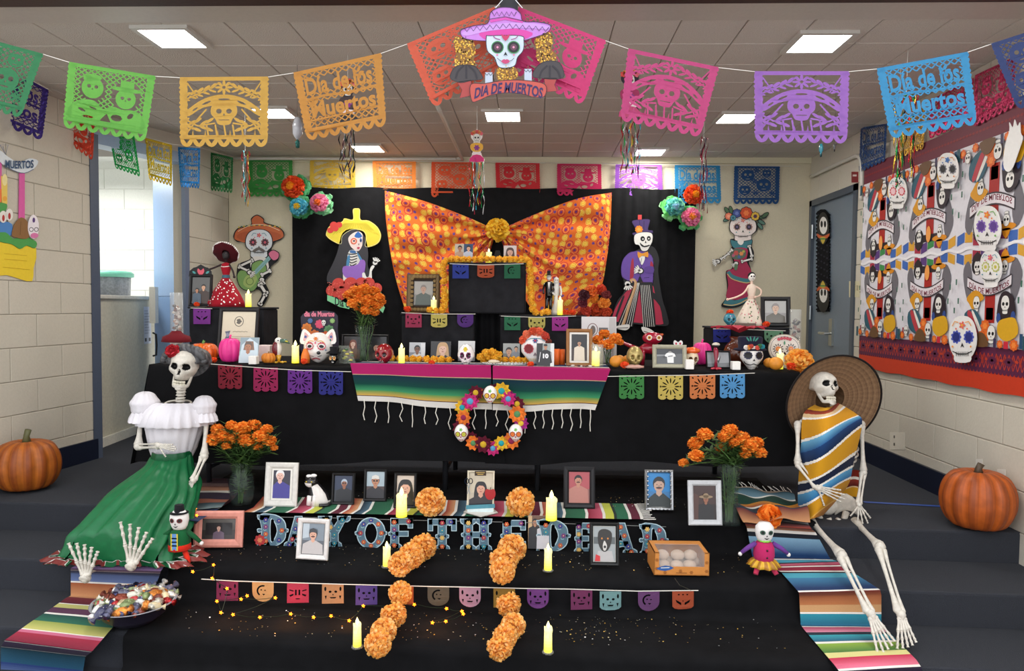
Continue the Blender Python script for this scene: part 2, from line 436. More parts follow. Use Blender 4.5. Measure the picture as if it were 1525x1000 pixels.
for k in range(9): mb.shape('#8a90a0', rct(HL-.225, zt-.1-k*.024, HL-.225+.11*(.6+.4*((k*7) % 5)/5), zt-.092-k*.024), step=False)
mb.shape('#30343c', rct(HL-.225, zt-.36, HL-.19, zt-.33)); mb.shape('#30343c', rct(HL-.15, zt-.36, HL-.115, zt-.33), step=False)
mb.M = HM @ Matrix.Translation((0,-.001,0)); mb.build('notice_sheet', M_CARD, hd, label='printed notice sheet taped to the door')
hp = PY(229,478,5.75)
mb = MB(); mb.box(hp.x-.02, hp.x+.03, hp.y-.03, hp.y+.02, hp.z-.02, hp.z+.28, '#d8d6cc'); mb.build('latch_plate', M_PLAST, hd)
mb = MB(); q = [(hp.x+.01, hp.y-.03, hp.z-.1),(hp.x+.05, hp.y-.06, hp.z-.11),(hp.x+.055, hp.y-.06, hp.z-.2),(hp.x+.05, hp.y-.06, hp.z-.28),(hp.x+.01, hp.y-.03, hp.z-.29)]
mb.tube(q, .008,8, '#1a1c20'); mb.build('handle', M_PLAST, hd, label='black pull handle')
c = PY(162,440,6.25); cx, cy, cz = c.x, c.y, zt
bn = thing('waste_bin', 'round bin with a clear liner and mint green lid standing behind the half door', 'bin', (cx, cy, zt+.03))
mb = MB(); mb.lathe([(.12,.032),(.17,.04),(.175,.2),(.16,.22)], 40, lambda i, j: jit('#8b9096', .12),(cx, cy, zt), rf=lambda t, r, z: 1+.04*sin(17*t+z*20)); mb.build('liner', mat('grey_liner', .25, bump=.5, bscale=60, var=.2), bn, True)
mb = MB(); mb.lathe([(.185,.2),(.205,.205),(.205,.235),(.18,.255),(.01,.262)], 40, '#7fd0b4', (cx, cy, zt)); mb.build('lid', M_PLAST, bn, True)
dy0, dy1 = 5.42,6.22; dz1 = ZP+1.98
mb = MB(); X = XR
mb.box(X-.02, X+.1, dy0-.05, dy0, ZP, dz1+.05, '#4c545e'); mb.box(X-.02, X+.1, dy1, dy1+.05, ZP, dz1+.05, '#4c545e'); mb.box(X-.02, X+.1, dy0-.05, dy1+.05, dz1, dz1+.05, '#4c545e')
dr = struct('door_3', mb, M_PLAST)
mb = MB(); mb.box(X+.01, X+.05, dy0, dy1, ZP, dz1, '#6f7c88'); mb.build('door_leaf', M_PLAST, dr)
hp = PX(1238,497, XR)
mb = MB(); mb.box(X-.01, X+.012, hp.y-.03, hp.y+.03, hp.z-.1, hp.z+.12, '#b9bcb8'); mb.tube([(X-.01, hp.y, hp.z),(X-.05, hp.y, hp.z),(X-.055, hp.y+.11, hp.z)], .011,8, '#c9cbc6'); mb.build('door_handle', M_METAL, dr)
mb = MB()
for z in (ZP+.3, ZP+1.0, ZP+1.7): mb.tube([(X-.012, dy1-.01, z),(X-.012, dy1-.01, z+.12)], .01,8, '#aab0b2')
mb.build('hinge', M_METAL, dr)
HC = CEIL-C0.z; TS = .3048; X0 = .05-11*TS; Y0 = 3.30-TS*0
lights = []
mb = MB(); mb.box(-4.0,3.0,3.0, YW+.05, CEIL+.012, CEIL+.06, '#8a837c'); ceil = struct('ceiling', mb, M_TILE)
def tcell(px, py):
 p = PZ(px, py, CEIL); return (int(math.floor((p.x-X0)/TS)), int(math.floor((p.y-Y0)/TS)))
LC = [(-1.80,3.48),(1.38,3.575),(-1.8,4.83),(-.235,4.91),(1.375,4.96),(-1.41,5.91),(.95,6.03)]
tb = MB(); g = .002
def ring(e, z): return [(e, e, z),(e, TS-e, z),(TS-e, TS-e, z),(TS-e, e, z)]
tb.loft([ring(g, .012), ring(g, .004), ring(g+.004,0)], '#d2cbc3'); tb.face([tb.p(q) for q in ring(g+.004,0)], '#d2cbc3')
tme = tb.mesh('ceiling_tile', M_TILE)
pl = MB(); pl.box(-.115,.115,-.115,.115,-.012,-.002, '#ffffff'); pme = pl.mesh('diffuser', M_PANEL)
fr = MB()
for (a, b, c, d) in ((-.14,.14,-.14,-.115),(-.14,.14,.115,.14),(-.14,-.115,-.115,.115),(.115,.14,-.115,.115)): fr.box(a, b, c, d, -.016,.002, '#c9c5be')
fme = fr.mesh('frame', M_PLAST)
LN = ['near left front', 'near right front', 'left middle', 'centre middle', 'right middle', 'left rear', 'right rear']
for j in range(-1,11):
 y = Y0+j*TS
 if y > YW-.05: continue
 for i in range(0,24):
  x = X0+i*TS
  if x > XR+.02 or x+TS < LW(y)-.02: continue
  Mx = Matrix.Translation((x, y, CEIL))
  inst('ceiling_tile', tme, ceil, Mx)
for (x, y), n in zip(LC, LN):
 t = thing('ceiling_light', 'square light panel set in the ceiling, the %s one' % n, 'light', (x, y, CEIL), 'square ceiling light panels')
 inst('diffuser', pme, t, Matrix.Translation((x, y, CEIL))); inst('frame', fme, t, Matrix.Translation((x, y, CEIL)))
 area('panel_lamp', (x, y, CEIL-.03),(0,0,0), .23,.23,6.5)
mb = MB(); mb.box(-4.2,3.2,2.76,3.03, CEIL-.045, CEIL+.5, '#3a2422'); struct('trim_6', mb, M_WOOD)
mb = MB(); mb.box(-4.2,3.2,3.03,3.075, CEIL-.018, CEIL+.02, '#a39d97'); mb.box(-4.2,3.2,3.05,3.065, CEIL-.03, CEIL-.018, '#6b6764'); mb.box(-4.2,3.2,3.075,3.3, CEIL-.006, CEIL+.02, '#c2bab2'); struct('trim_7', mb, M_PLAST)
def conduit(pts, label, r=.014, name='conduit'):
 mb = MB(); P = sp(pts, 5, False); mb.tube(P, r, 8, '#cfcbc0'); o = mb.build(name, M_PLAST, None, True); tag(o, label, 'pipe'); return o
z = CEIL-.03
a = PZ(330,240, z); b = PZ(640,238, z); c = PZ(686,232, z); d = PZ(690,220, z); e = PZ(650,155, z)
conduit([(LW(6.1)+.02,6.22, z),(b.x, 6.22, z),(c.x-.03,6.2, z),(c.x, 6.1, z),(e.x, e.y, z)], 'white conduit along the rear ceiling that turns toward the front beside the centre light')
conduit([(XR-.03,6.22,2.70),(XR-.03,5.55,2.70),(XR-.03,5.32,2.68),(XR-.03,5.26,2.55),(XR-.03,5.26,2.35)], 'white conduit running above the grey door on the right wall', .016)
# ================================================================== LARGE CLOTHS AND THE ALTAR TABLES
def nz(x, y, z=0): return noise.noise(V((x, y, z)))
def stripes(spec, seed=1):
 """spec: list of (width, colour or (colour, colour) blend) -> function of t 0..1"""
 tot = sum(w_ for w_, _ in spec)
 def f(t):
  t = (t % 1)*tot; a = 0
  for w_, c in spec:
   if t <= a+w_:
    if isinstance(c, tuple): return mixc(c[0], c[1], min(1, max(0,(t-a)/w_)))
    return H(c)
   a += w_
  return H(spec[-1][1] if not isinstance(spec[-1][1], tuple) else spec[-1][1][1])
 return f
def pz(px, py, z): return PZ(px, py, z)
prof = [(4.5, ZP+.012),(YP+.03, ZP+.014),(YP-.02, ZP-.01),(YP-.035, ZA+.03),(YP-.06, ZA+.012),(YA+.03, ZA+.012),(YA-.02, ZA-.012),(YA-.035, ZB+.03),(YA-.06, ZB+.01),(YB+.03, ZB+.011),(YB-.02, ZB-.01),(YB-.035,.03),(YB-.06,.008),(YB-.5,.006)]
sub = []
for i in range(len(prof)-1):
 a, b = prof[i], prof[i+1]; L = math.hypot(a[0]-b[0], a[1]-b[1]); n = max(1, int(L/.022))
 for k in range(n): sub.append((a[0]+(b[0]-a[0])*k/n, a[1]+(b[1]-a[1])*k/n))
sub.append(prof[-1])
def drape_pt(u, v):
 k = v*(len(sub)-1); i = min(int(k), len(sub)-2); t = k-i
 y = sub[i][0]*(1-t)+sub[i+1][0]*t; z = sub[i][1]*(1-t)+sub[i+1][1]*t
 xl = -1.93 if y > YP else (-1.80 if y > YA+.1 else -1.72); xr = 1.42 if y > YP else (1.30 if y > YA+.1 else 1.18)
 xl += .03*nz(y*3, z*5); xr += .03*nz(y*4, z*3,5)
 x = xl+(xr-xl)*u
 w_ = .006*abs(nz(x*5, y*6, z*4))+.008*max(0, nz(x*2.1+3, y*9, z*9))
 return (x, y-w_*.8-(SLANT*x if y < 4 else 0), z+w_)
mb = MB(); mb.grid(drape_pt, 150, len(sub)-1, '#0d0d0f')
tag(mb.build('step_cloth', M_BLACK, None, True), 'black cloth draped over the carpeted steps in front of the altar', 'cloth')
def table(x0, x1, label):
 t = thing('folding_table', label, 'table', ((x0+x1)/2,4.35, ZP), 'folding tables under the altar cloth')
 mb = MB(); mb.box(x0, x1, YT0+.03, YT1, ZT-.06, ZT-.012, '#57524a'); mb.build('tabletop', M_PLAST, t)
 for x in (x0+.25, x1-.25):
  for y in (YT0+.12, YT1-.12):
   mb = MB(); mb.tube([(x, y, ZP+.01),(x, y, ZT-.06)], .016,10, '#2b2c30'); mb.build('leg', M_PLAST, t, True)
  mb = MB(); mb.tube([(x, YT0+.12, ZP+.12),(x, YT1-.12, ZP+.12)], .011,8, '#2b2c30'); mb.build('crossbar', M_PLAST, t, True)
xa = PY(216,545, YT0).x; xb = PY(1190,555, YT0).x; xm = PY(731,550, YT0).x
table(xa+.06, xm-.02, 'folding table with dark metal legs under the left half of the altar cloth')
table(xm+.02, xb-.04, 'folding table with dark metal legs under the right half of the altar cloth')
def tablecloth(x0, x1, zbl, zbr, label, seed, flare):
 mb = MB(); nu, nv = 90,26
 P = [(YT1+.02, ZT-.25),(YT1+.02, ZT),(YT1-.02, ZT+.004),(YT0+.02, ZT+.004),(YT0-.012, ZT-.01)]
 def fn(u, v):
  k = v*nv
  x = x0+(x1-x0)*u
  if k < 6:
   q = k/6*4; i = min(3, int(q)); t = q-i; y = P[i][0]*(1-t)+P[i+1][0]*t; z = P[i][1]*(1-t)+P[i+1][1]*t
   return (x, y, z+.001*nz(x*6, y*6))
  t = (k-6)/(nv-6); zb = zbl+(zbr-zbl)*u+.012*sin(u*9+seed)
  z = (ZT-.01)*(1-t)+zb*t
  y = YT0-.012-.02*t+.022*t*nz(x*3.1+seed, z*.7)+.012*t*sin(x*14+seed+2*nz(x, 1))
  x += flare*t*(u-.5)*2
  return (x, y, z)
 mb.grid(fn, nu, nv, '#0b0b0d')
 for sx, xx in ((0, x0),(1, x1)):
  if (sx == 0 and flare and x0 < -1) or (sx == 1 and x1 > 1):
   s_ = -1 if sx == 0 else 1; zb = zbl if sx == 0 else zbr
   mb.grid(lambda u, v: (xx+s_*(abs(flare)*v+.015*sin(u*14)*v), YT1+.02-(YT1+.032-YT0+.02*v)*u, (ZT+.002)*(1-v)+zb*v), 14,8, '#0b0b0d')
 tag(mb.build('tablecloth', M_BLACK, None, True), label, 'tablecloth')
zb1 = PY(450,684, YT0-.03).z; zb2 = PY(1180,694, YT0-.03).z
tablecloth(xa+.03, xm-.003, PY(210,690, YT0).z, zb1+.0, 'black tablecloth hanging over the left altar table', 1,.09)
tablecloth(xm+.003, xb, zb1, zb2, 'black tablecloth hanging over the right altar table', 4,.03)
def tier(px0, px1, pyt, pyb, y0, y1, label, zb=None, lip=.006):
 a = PY(px0, pyt, y0); b = PY(px1, pyt, y0); z0 = ZT+.006 if zb is None else zb
 t = thing('altar_riser', label, 'riser', ((a.x+b.x)/2,(y0+y1)/2, z0))
 mb = MB(); mb.bbox(a.x, b.x, y0, y1, z0, a.z-.012, '#222225', .008); mb.build('wrapped_box', M_BLACK, t)
 mb = MB(); mb.bbox(a.x-lip, b.x+lip, y0-lip, y1+lip, a.z-.012, a.z, '#2a2a2d', .003); mb.build('top_board', M_BLACK, t)
 return a.z, a.x, b.x
Z_FL, _, _ = tier(281,392,457,540,4.46,4.72, 'tall black wrapped riser at the far left of the altar')
Z_CL, _, _ = tier(598,706,466,540,4.46,4.72, 'black wrapped riser left of centre holding the ornate picture frame')
Z_CR, _, _ = tier(745,872,469,540,4.46,4.72, 'black wrapped riser right of centre holding the couple figurines')
Z_FR, _, _ = tier(1062,1178,487,540,4.46,4.72, 'black wrapped riser at the right holding the white dressed doll')
Z_TOP, TX0, TX1 = tier(668,783,391,465,4.48,4.70, 'raised black box at the very top of the altar', zb=max(Z_CL, Z_CR)+.002)
mb = MB(); a = PY(709,470,4.56); b = PY(742,470,4.56)
mb.grid(lambda u, v: (a.x-.02+(b.x-a.x+.04)*u, 4.60+.012*sin(u*16), ZT+.006+(Z_CL-.002-ZT-.006)*v), 20,4, '#131315')
tag(mb.build('black_drape', M_BLACK, None, True), 'black cloth strip filling the gap between the two central risers', 'cloth')
YBk = 6.22
mb = MB(); a = PY(434,279, YBk); b = PY(1038,281, YBk)
def bd(u, v):
 x = a.x+(b.x-a.x)*u; z = a.z-(a.z-ZP-.03)*v+.006*sin(u*40)*(1-v)
 return (x, YBk+.02+.012*sin(x*9)*sin(x*3.3+1)+.018*nz(x*3, z*1.3)*(.4+v)+.012*math.exp(-((x-1.0)/.25)**2)*sin(x*70), z)
mb.grid(bd, 150,24, '#131315'); tag(mb.build('backdrop_cloth', M_BLACK, None, True), 'large black cloth backdrop hung on the rear wall behind the altar', 'backdrop')
YB2 = 6.19
mb = MB()
kx, kz = 741,345
TPC = {}
def tilepat(u, v):     # printed marigolds and purple blossoms, colour of the cloth itself
 s1 = .058; cols = (('#e8962c', '#f6c544', .40),('#d8602c', '#8a3a6a', .52))
 i = math.floor(u/s1); j = math.floor(v/s1)
 best = H('#e4702e')
 for di in (-1,0,1):
  for dj in (-1,0,1):
   ii, jj = i+di, j+dj; q_ = TPC.get((ii, jj))
   if q_ is None: rr = random.Random(ii*928371+jj*1237); q_ = TPC[(ii, jj)] = (rr.random(), rr.random(), rr.randint(0,1))
   cx_ = (ii+.5+(q_[0]-.5)*.35)*s1; cy_ = (jj+.5+(q_[1]-.5)*.35)*s1
   d = math.hypot(u-cx_, v-cy_)/s1; k = (ii*2+jj*3+q_[2]) % 4
   if k in (0,1) and d < .42: best = H('#f2bf3f' if d < .3 else '#e08a20') if int(d*14) % 2 == 0 or d < .12 else H('#f4cf62')
   elif k == 2 and d < .62: best = H('#6a3f7a') if d < .17 else (H('#d2483a') if d < .3 or d > .46 else H('#ef8a4a'))
   elif k == 3 and d < .2: best = H('#6e4a8a')
 return best
def half(side):
 nu, nv = 280,200
 outer = [(573,284),(575,330),(583,385),(592,425),(606,470)] if side < 0 else [(911,287),(909,340),(903,390),(895,430),(874,480)]
 O = sp(outer, 6, False)
 top = [(573,284),(630,299),(690,321),(737,342)] if side < 0 else [(911,287),(860,296),(800,318),(745,342)]
 bot = [(606,470),(668,474),(712,420),(737,352)] if side < 0 else [(874,480),(810,478),(768,420),(745,352)]
 T_ = sp(top, 6, False); B_ = sp(bot, 6, False)
 def at(L, t): k = t*(len(L)-1); i = min(int(k), len(L)-2); f = k-i; return (L[i][0]*(1-f)+L[i+1][0]*f, L[i][1]*(1-f)+L[i+1][1]*f)
 kn0, kn1 = T_[-1], B_[-1]
 def fn(u, v):      # u: outer -> knot, v: top -> bottom ; Coons patch
  o = at(O, v); k = (kn0[0]*(1-v)+kn1[0]*v, kn0[1]*(1-v)+kn1[1]*v); tp = at(T_, u); bt = at(B_, u)
  x = (o[0]*(1-u)+k[0]*u)+(tp[0]*(1-v)+bt[0]*v)-((O[0][0]*(1-v)+O[-1][0]*v)*(1-u)+(kn0[0]*(1-v)+kn1[0]*v)*u)
  z = (o[1]*(1-u)+k[1]*u)+(tp[1]*(1-v)+bt[1]*v)-((O[0][1]*(1-v)+O[-1][1]*v)*(1-u)+(kn0[1]*(1-v)+kn1[1]*v)*u)
  amp = .012+.05*u*(1-u)*2
  d = amp*sin(v*26+2.2*nz(u*3, v*6, side))*(.35+.65*u)+.03*nz(u*4, v*7, side+3)*(1-u)
  return PY(x, z, YB2-d-.05*sin(PI*min(1, u*1.05))*.6)
 def col(u, v):
  sq = .35+.65*(1-u)                 # the print is bunched near the knot
  return tilepat(u*1.0+3*(side > 0),(v-.5)*1.25*sq+.02*sin(u*9))
 mb.grid(fn, nu, nv, col)
half(-1); half(1)
tag(mb.build('gathered_curtain', M_CLOTH, None, True), 'orange marigold print curtain gathered at its middle like a bow on the black backdrop', 'curtain')
def sarape(name, rows, spec, label, nu=24, sub=10, th=.004, wrinkle=.004, mt=None, rep=1, fringe=None, along=False, parent=None):
 P = []
 for (l, r, k, val) in rows:
  f = {'z': PZ, 'y': PY, 'x': PX}[k]; a = f(l[0], l[1], val); b = f(r[0], r[1], val)
  if k == 'y': a = PY(*l, val-SLANT*a.x); b = PY(*r, val-SLANT*b.x)
  P.append((a, b))
 Ls = [0]
 for i in range(1, len(P)): Ls.append(Ls[-1]+((P[i][0]-P[i-1][0]).length+(P[i][1]-P[i-1][1]).length)/2)
 tot = Ls[-1]; nv = int(tot/.008) if not along else sub*len(P)
 cf = stripes(spec)
 def fn(u, v):
  d = v*tot; i = 0
  while i < len(Ls)-2 and d > Ls[i+1]: i += 1
  t = (d-Ls[i])/(Ls[i+1]-Ls[i]); a = P[i][0].lerp(P[i+1][0], t); b = P[i][1].lerp(P[i+1][1], t)
  q = a.lerp(b, u); w_ = wrinkle*(nz(q.x*7, q.y*7, q.z*7)+.5)+th
  return q+V((0,-w_*.6, w_))
 mb = MB(); mb.grid(fn, nu, nv, (lambda u, v: cf(u*rep)) if along else (lambda u, v: cf(v*rep)))
 o = mb.build(name, mt or M_CLOTH, parent, True)
 if parent is None: tag(o, label, 'blanket')
 if fringe:
  for (u0, u1, v_, n, dx, dy, dz) in fringe:
   fb = MB()
   for i in range(n):
    q = V(fn(u0+(u1-u0)*i/(n-1), v_)) if u0 != u1 else V(fn(u0, i/(n-1)))
    e = q+V((dx+random.uniform(-.012,.012), dy, dz*random.uniform(.85,1.1))); m_ = q.lerp(e, .5)+V((random.uniform(-.008,.008), -.004,0))
    fb.tube([q, m_, e], .0022,4, '#e6e2d8', False)
   f_ = fb.build('fringe', M_CLOTH, o if parent is None else parent, label='white knotted fringe')
   if parent is None: f_.location = -o.location;
   if parent is None:
    for vtx in f_.data.vertices: vtx.co += o.location
 return o
WH = '#e8e4da'
S_BRIGHT = [(30, '#3a2a40'),(20, '#5a2430'),(1, WH),(26, '#2a3a5a'),(30, '#4a2a3a'),(24, '#243a34'),(2, WH),(10,('#3f2b55', '#7a5f80')),(1, WH),(9,('#232a52', '#6a7ca8')),(1, WH),(8,('#a05a3a', '#d2a070')),(7,('#7c1f2c', '#5a1626')),(1, WH),(3, '#b8b46a'),(5, '#56304a'),(1, WH),(6,('#1d4a44', '#2c6a52')),(7,('#8f9c4a', '#c6c070')),(1, WH),(2, '#c86a86'),(8,('#a02840', '#6a1c30')),(1, WH),(12,('#4a2a52', '#2e2444')),(1, WH),(6,('#1c3a44', '#23506a')),(12,('#22386e', '#8fa4c4'))]
sarape('sarape_blanket', [((300,712),(372,716), 'z', ZP+.02),((262,742),(345,748), 'z', ZP+.02),((232,770),(296,778), 'z', ZP+.022),
 ((228,780),(285,790), 'y', YP-.055),((215,800),(262,822), 'z', ZA+.016),((106,848),(240,852), 'z', ZA+.02),((106,855),(238,860), 'y', YA-.05),((106,889),(222,897), 'y', YA-.06),
 ((98,893),(200,900), 'z', ZB+.014),((8,955),(138,972), 'z', ZB+.014),((2,966),(128,980), 'y', YB-.045),((2,1040),(116,1050), 'y', YB-.06)], S_BRIGHT,
 'striped blanket in purple, red, green and navy running down the left side of the steps', nu=16, wrinkle=.002)
S_R = [(1, WH),(2, '#2c2c34'),(3, '#4f5868'),(2, '#9aa0a4'),(2, '#2a2226'),(6,('#5c1f28', '#8a3a2c')),(4,('#8a3a2c', '#b8835a')),(1, WH),(2, '#20252e'),(6,('#7ea4bc', '#1d3c66')),(3,('#1d3c66', '#142a4c')),(1, WH),(3, '#4aa0b4'),(1, '#22252e'),(3,('#d06a80', '#8f2038')),(1, WH),(4, '#8f2038'),(1, WH),(1, '#1c1c24'),(4, '#4aa0b4'),(8,('#3f7ea4', '#1a3560')),(2, '#1a3560'),(1, WH),(7,('#7c2c2c', '#b8764a')),(2, '#c89a6a'),(1, WH),(4,('#2f8a9c', '#2a5a78')),(1, WH),(3,('#b03a5a', '#d88aa0')),(2, '#22303c'),(4,('#3aa0ac', '#2a5c7a')),(1, WH),(5,('#8fae44', '#4a7a3c')),(3, '#d8d08a'),(6,('#c02848', '#e07890')),(1, WH),(4, '#231c2c'),(5,('#9a9aa8', '#5c6470'))]
sarape('sarape_blanket', [((1098,760),(1200,776), 'z', ZP+.02),((1110,783),(1208,789), 'z', ZP+.022),((1112,788),(1214,794), 'y', YP-.055),((1120,830),(1236,834), 'y', YP-.06),((1128,842),(1248,838), 'z', ZA+.016),
 ((1162,853),(1268,853), 'z', ZA+.02),((1189,884),(1310,880), 'z', ZA+.02),((1190,890),(1312,888), 'y', YA-.05),((1192,932),(1312,934), 'y', YA-.06),
 ((1196,938),(1318,938), 'z', ZB+.014),((1242,992),(1364,984), 'z', ZB+.014),((1250,1003),(1372,996), 'y', YB-.045),((1252,1050),(1378,1046), 'y', YB-.06)], S_R,
 'striped blue, red and green blanket down the right steps under the skeleton legs', nu=16, wrinkle=.002)
S_M = [(3,('#a83a2a', '#d8a070')),(1, WH),(3,('#1d2f3c', '#4a6a7c')),(1, WH),(7,('#1f5a40', '#2a6a4a')),(1, WH),(5,('#8a2038', '#c85a70')),(1, WH),(3, '#c8cc50'),(1, '#22302c'),(4, '#2a6a4a'),(1, WH),(3, '#601c30'),(1, WH)]
sarape('sarape_runner', [((392,741),(948,752), 'z', ZP+.02),((378,757),(956,768), 'z', ZP+.02),((362,764),(958,775), 'z', ZP+.018)], S_M, 'long striped runner lying along the platform edge under the row of framed photos', nu=420, along=True, rep=4, th=.004, wrinkle=.002,
 fringe=[(1,1,0,12,.05,-.01,.004)])
sarape('sarape_cloth', [((282,716),(338,714), 'z', ZP+.03),((272,742),(345,744), 'z', ZP+.03),((262,765),(330,757), 'z', ZP+.03)], [(3, '#4a2030'),(2, '#8a6a64'),(3,('#7a4a3a', '#c08a6a')),(1, WH),(4, '#3a2a40'),(2, '#b06a50'),(3,('#28404a', '#7a8a8a'))], 'folded striped cloth beside the green skirt on the platform', nu=14, wrinkle=.01)
o = sarape('sarape_cloth', [((1085,736),(1178,738), 'z', ZP+.03),((1082,752),(1190,752), 'z', ZP+.05),((1092,768),(1198,764), 'z', ZP+.06),((1105,788),(1205,784), 'z', ZP+.02)], [(2, '#b8a088'),(3,('#22404c', '#6a8a98')),(1, WH),(4, '#1c3c30'),(3,('#c8862c', '#a04a2c')),(1, WH),(3, '#24303c'),(3,('#5a2028', '#b8845a'))], 'crumpled striped cloth with white fringe behind the pink doll', nu=30, wrinkle=.05, fringe=[(0,1,0,16,-.02,.03,.02)])
ST = [(1.2, WH),(5, '#1f3560'),(1.0, WH),(16, '#a31e5c'),(1, '#b99a78'),(12,('#152c3c', '#0f4038')),(8,('#0f4a3c', '#3c8a5c')),(6,('#5c8a4a', '#c09a4c')),(1, '#3a1c34'),(8, '#cfcbc4')]
def front_sarape(pl, pr, bl, br, label, seed):
 nu, nv = 60,70; y0 = YT0-.035
 A, B, C, D = (PY(*pl, y0), PY(*pr, y0), PY(*bl, y0), PY(*br, y0)); cf = stripes(ST)
 def fn(u, v):
  if v < .16:
   t = v/.16; a = A.lerp(B, u); return V((a.x, y0+.28*(1-t)+.0, ZT+.012+(a.z-ZT-.012)*t*t))
  t = (v-.16)/.84; q = A.lerp(B, u).lerp(C.lerp(D, u), t); f = .008*sin(u*17+seed)*t+.01*t*nz(u*5, v*3, seed)
  return V((q.x, y0-.008-f, q.z+.006*sin(u*8+seed)*t))
 def cu(u, v): return cf(min(.999,(v*.98 if v > .16 else v*.9)))
 mb = MB(); mb.grid(fn, nu, nv, cu); o = mb.build('front_sarape', M_CLOTH, None, True); tag(o, label, 'blanket', 'serapes on the altar front')
 fb = MB()
 for i in range(11):
  q = fn((i+.5)/11,1); dx = random.uniform(-.012,.012)
  L = random.uniform(.09,.125); fb.tube([q+V((0,0,.01)), q+V((dx, -.006,-L*.3)), q+V((-dx*.6,-.004,-L*.7)), q+V((dx*.7,-.004,-L))], .0028,5, '#ddd8cc', False)
 for v_ in fb.v: v_ -= o.location
 fo = bpy.data.objects.new('fringe', fb.mesh('fringe', M_CLOTH)); COL.objects.link(fo); fo.parent = o; fo['label'] = 'white corded fringe'
front_sarape((522,541),(731,544),(534,597),(733,612), 'magenta and green striped serape hanging over the left half of the table front', 0)
front_sarape((734,545),(909,550),(734,612),(886,610), 'magenta and green striped serape hanging over the right half of the table front', 2)
mb = MB()
for k in range(620):
 if k < 470: x, y, z = random.uniform(-1.55,1.05), *random.choice([(random.uniform(YB+.02, YA-.08), ZB+.016),(random.uniform(YA+.04, YP-.08), ZA+.018)])
 else: x, y, z = random.gauss(.62 if k % 3 else -.9,.22), random.uniform(3.75,3.95), ZP+.022
 if k < 60: x = .25+random.gauss(0,.12); y = random.uniform(YB+.05, YA-.1); z = ZB+.016
 r = random.uniform(.0015,.0042); a = random.uniform(0,6.3); t = random.uniform(-.5,.5)
 c = random.choice(['#e6c46a', '#f2e2b0', '#caa040', '#ffffff'])
 mb.face([mb.p((x+r*cos(a+q), y+r*sin(a+q), z+.004+t*r*cos(q))) for q in (0,1.57,3.14,4.71)], c)
tag(mb.build('confetti', mat('glitter', .3, metal=.6, var=.05), None), 'gold and white confetti sprinkled over the black step cloth', 'confetti', kind='stuff')
mb = MB(); a = PZ(1288,749, ZP+.003); b = PZ(1412,756, ZP+.003); mb.quad(a, b, b+V((0,.03,0)), a+V((0,.03,0)), '#3558a8'); tag(mb.build('floor_tape', M_PLAST, None), 'blue tape stuck on the carpet between the skeleton and the right pumpkin', 'tape')
# ================================================================== PAPEL PICADO, FOIL FLAGS, WALL AND CEILING HANGINGS
def lattice(mb, x0, x1, z0, z1, st, w_, inside, col):
 n = int((x1-x0+z1-z0)/st)+1; mb.lay += 0
 for sg in (1,-1):
  for i in range(-n, n+1):
   m = int((z1-z0)/(st/2))
   for k in range(m):
    za = z0+k*st/2; zb = za+st/2
    xa_ = (x0+i*st+za-z0) if sg > 0 else (x0+i*st-(za-z0)); xb_ = xa_+sg*st/2
    if min(xa_, xb_) < x0-.01 or max(xa_, xb_) > x1+.01 or inside((xa_+xb_)/2,(za+zb)/2): continue
    mb.strip(col, [(xa_, za),(xb_, zb)], w_, step=False)
def eyes_holes(cx, cz, r): return [ell(cx-r*.36, cz, r*.2, r*.22,10), ell(cx+r*.36, cz, r*.2, r*.22,10), [(cx, cz+r*.18),(cx-r*.09, cz+r*.38),(cx+r*.09, cz+r*.38)]]
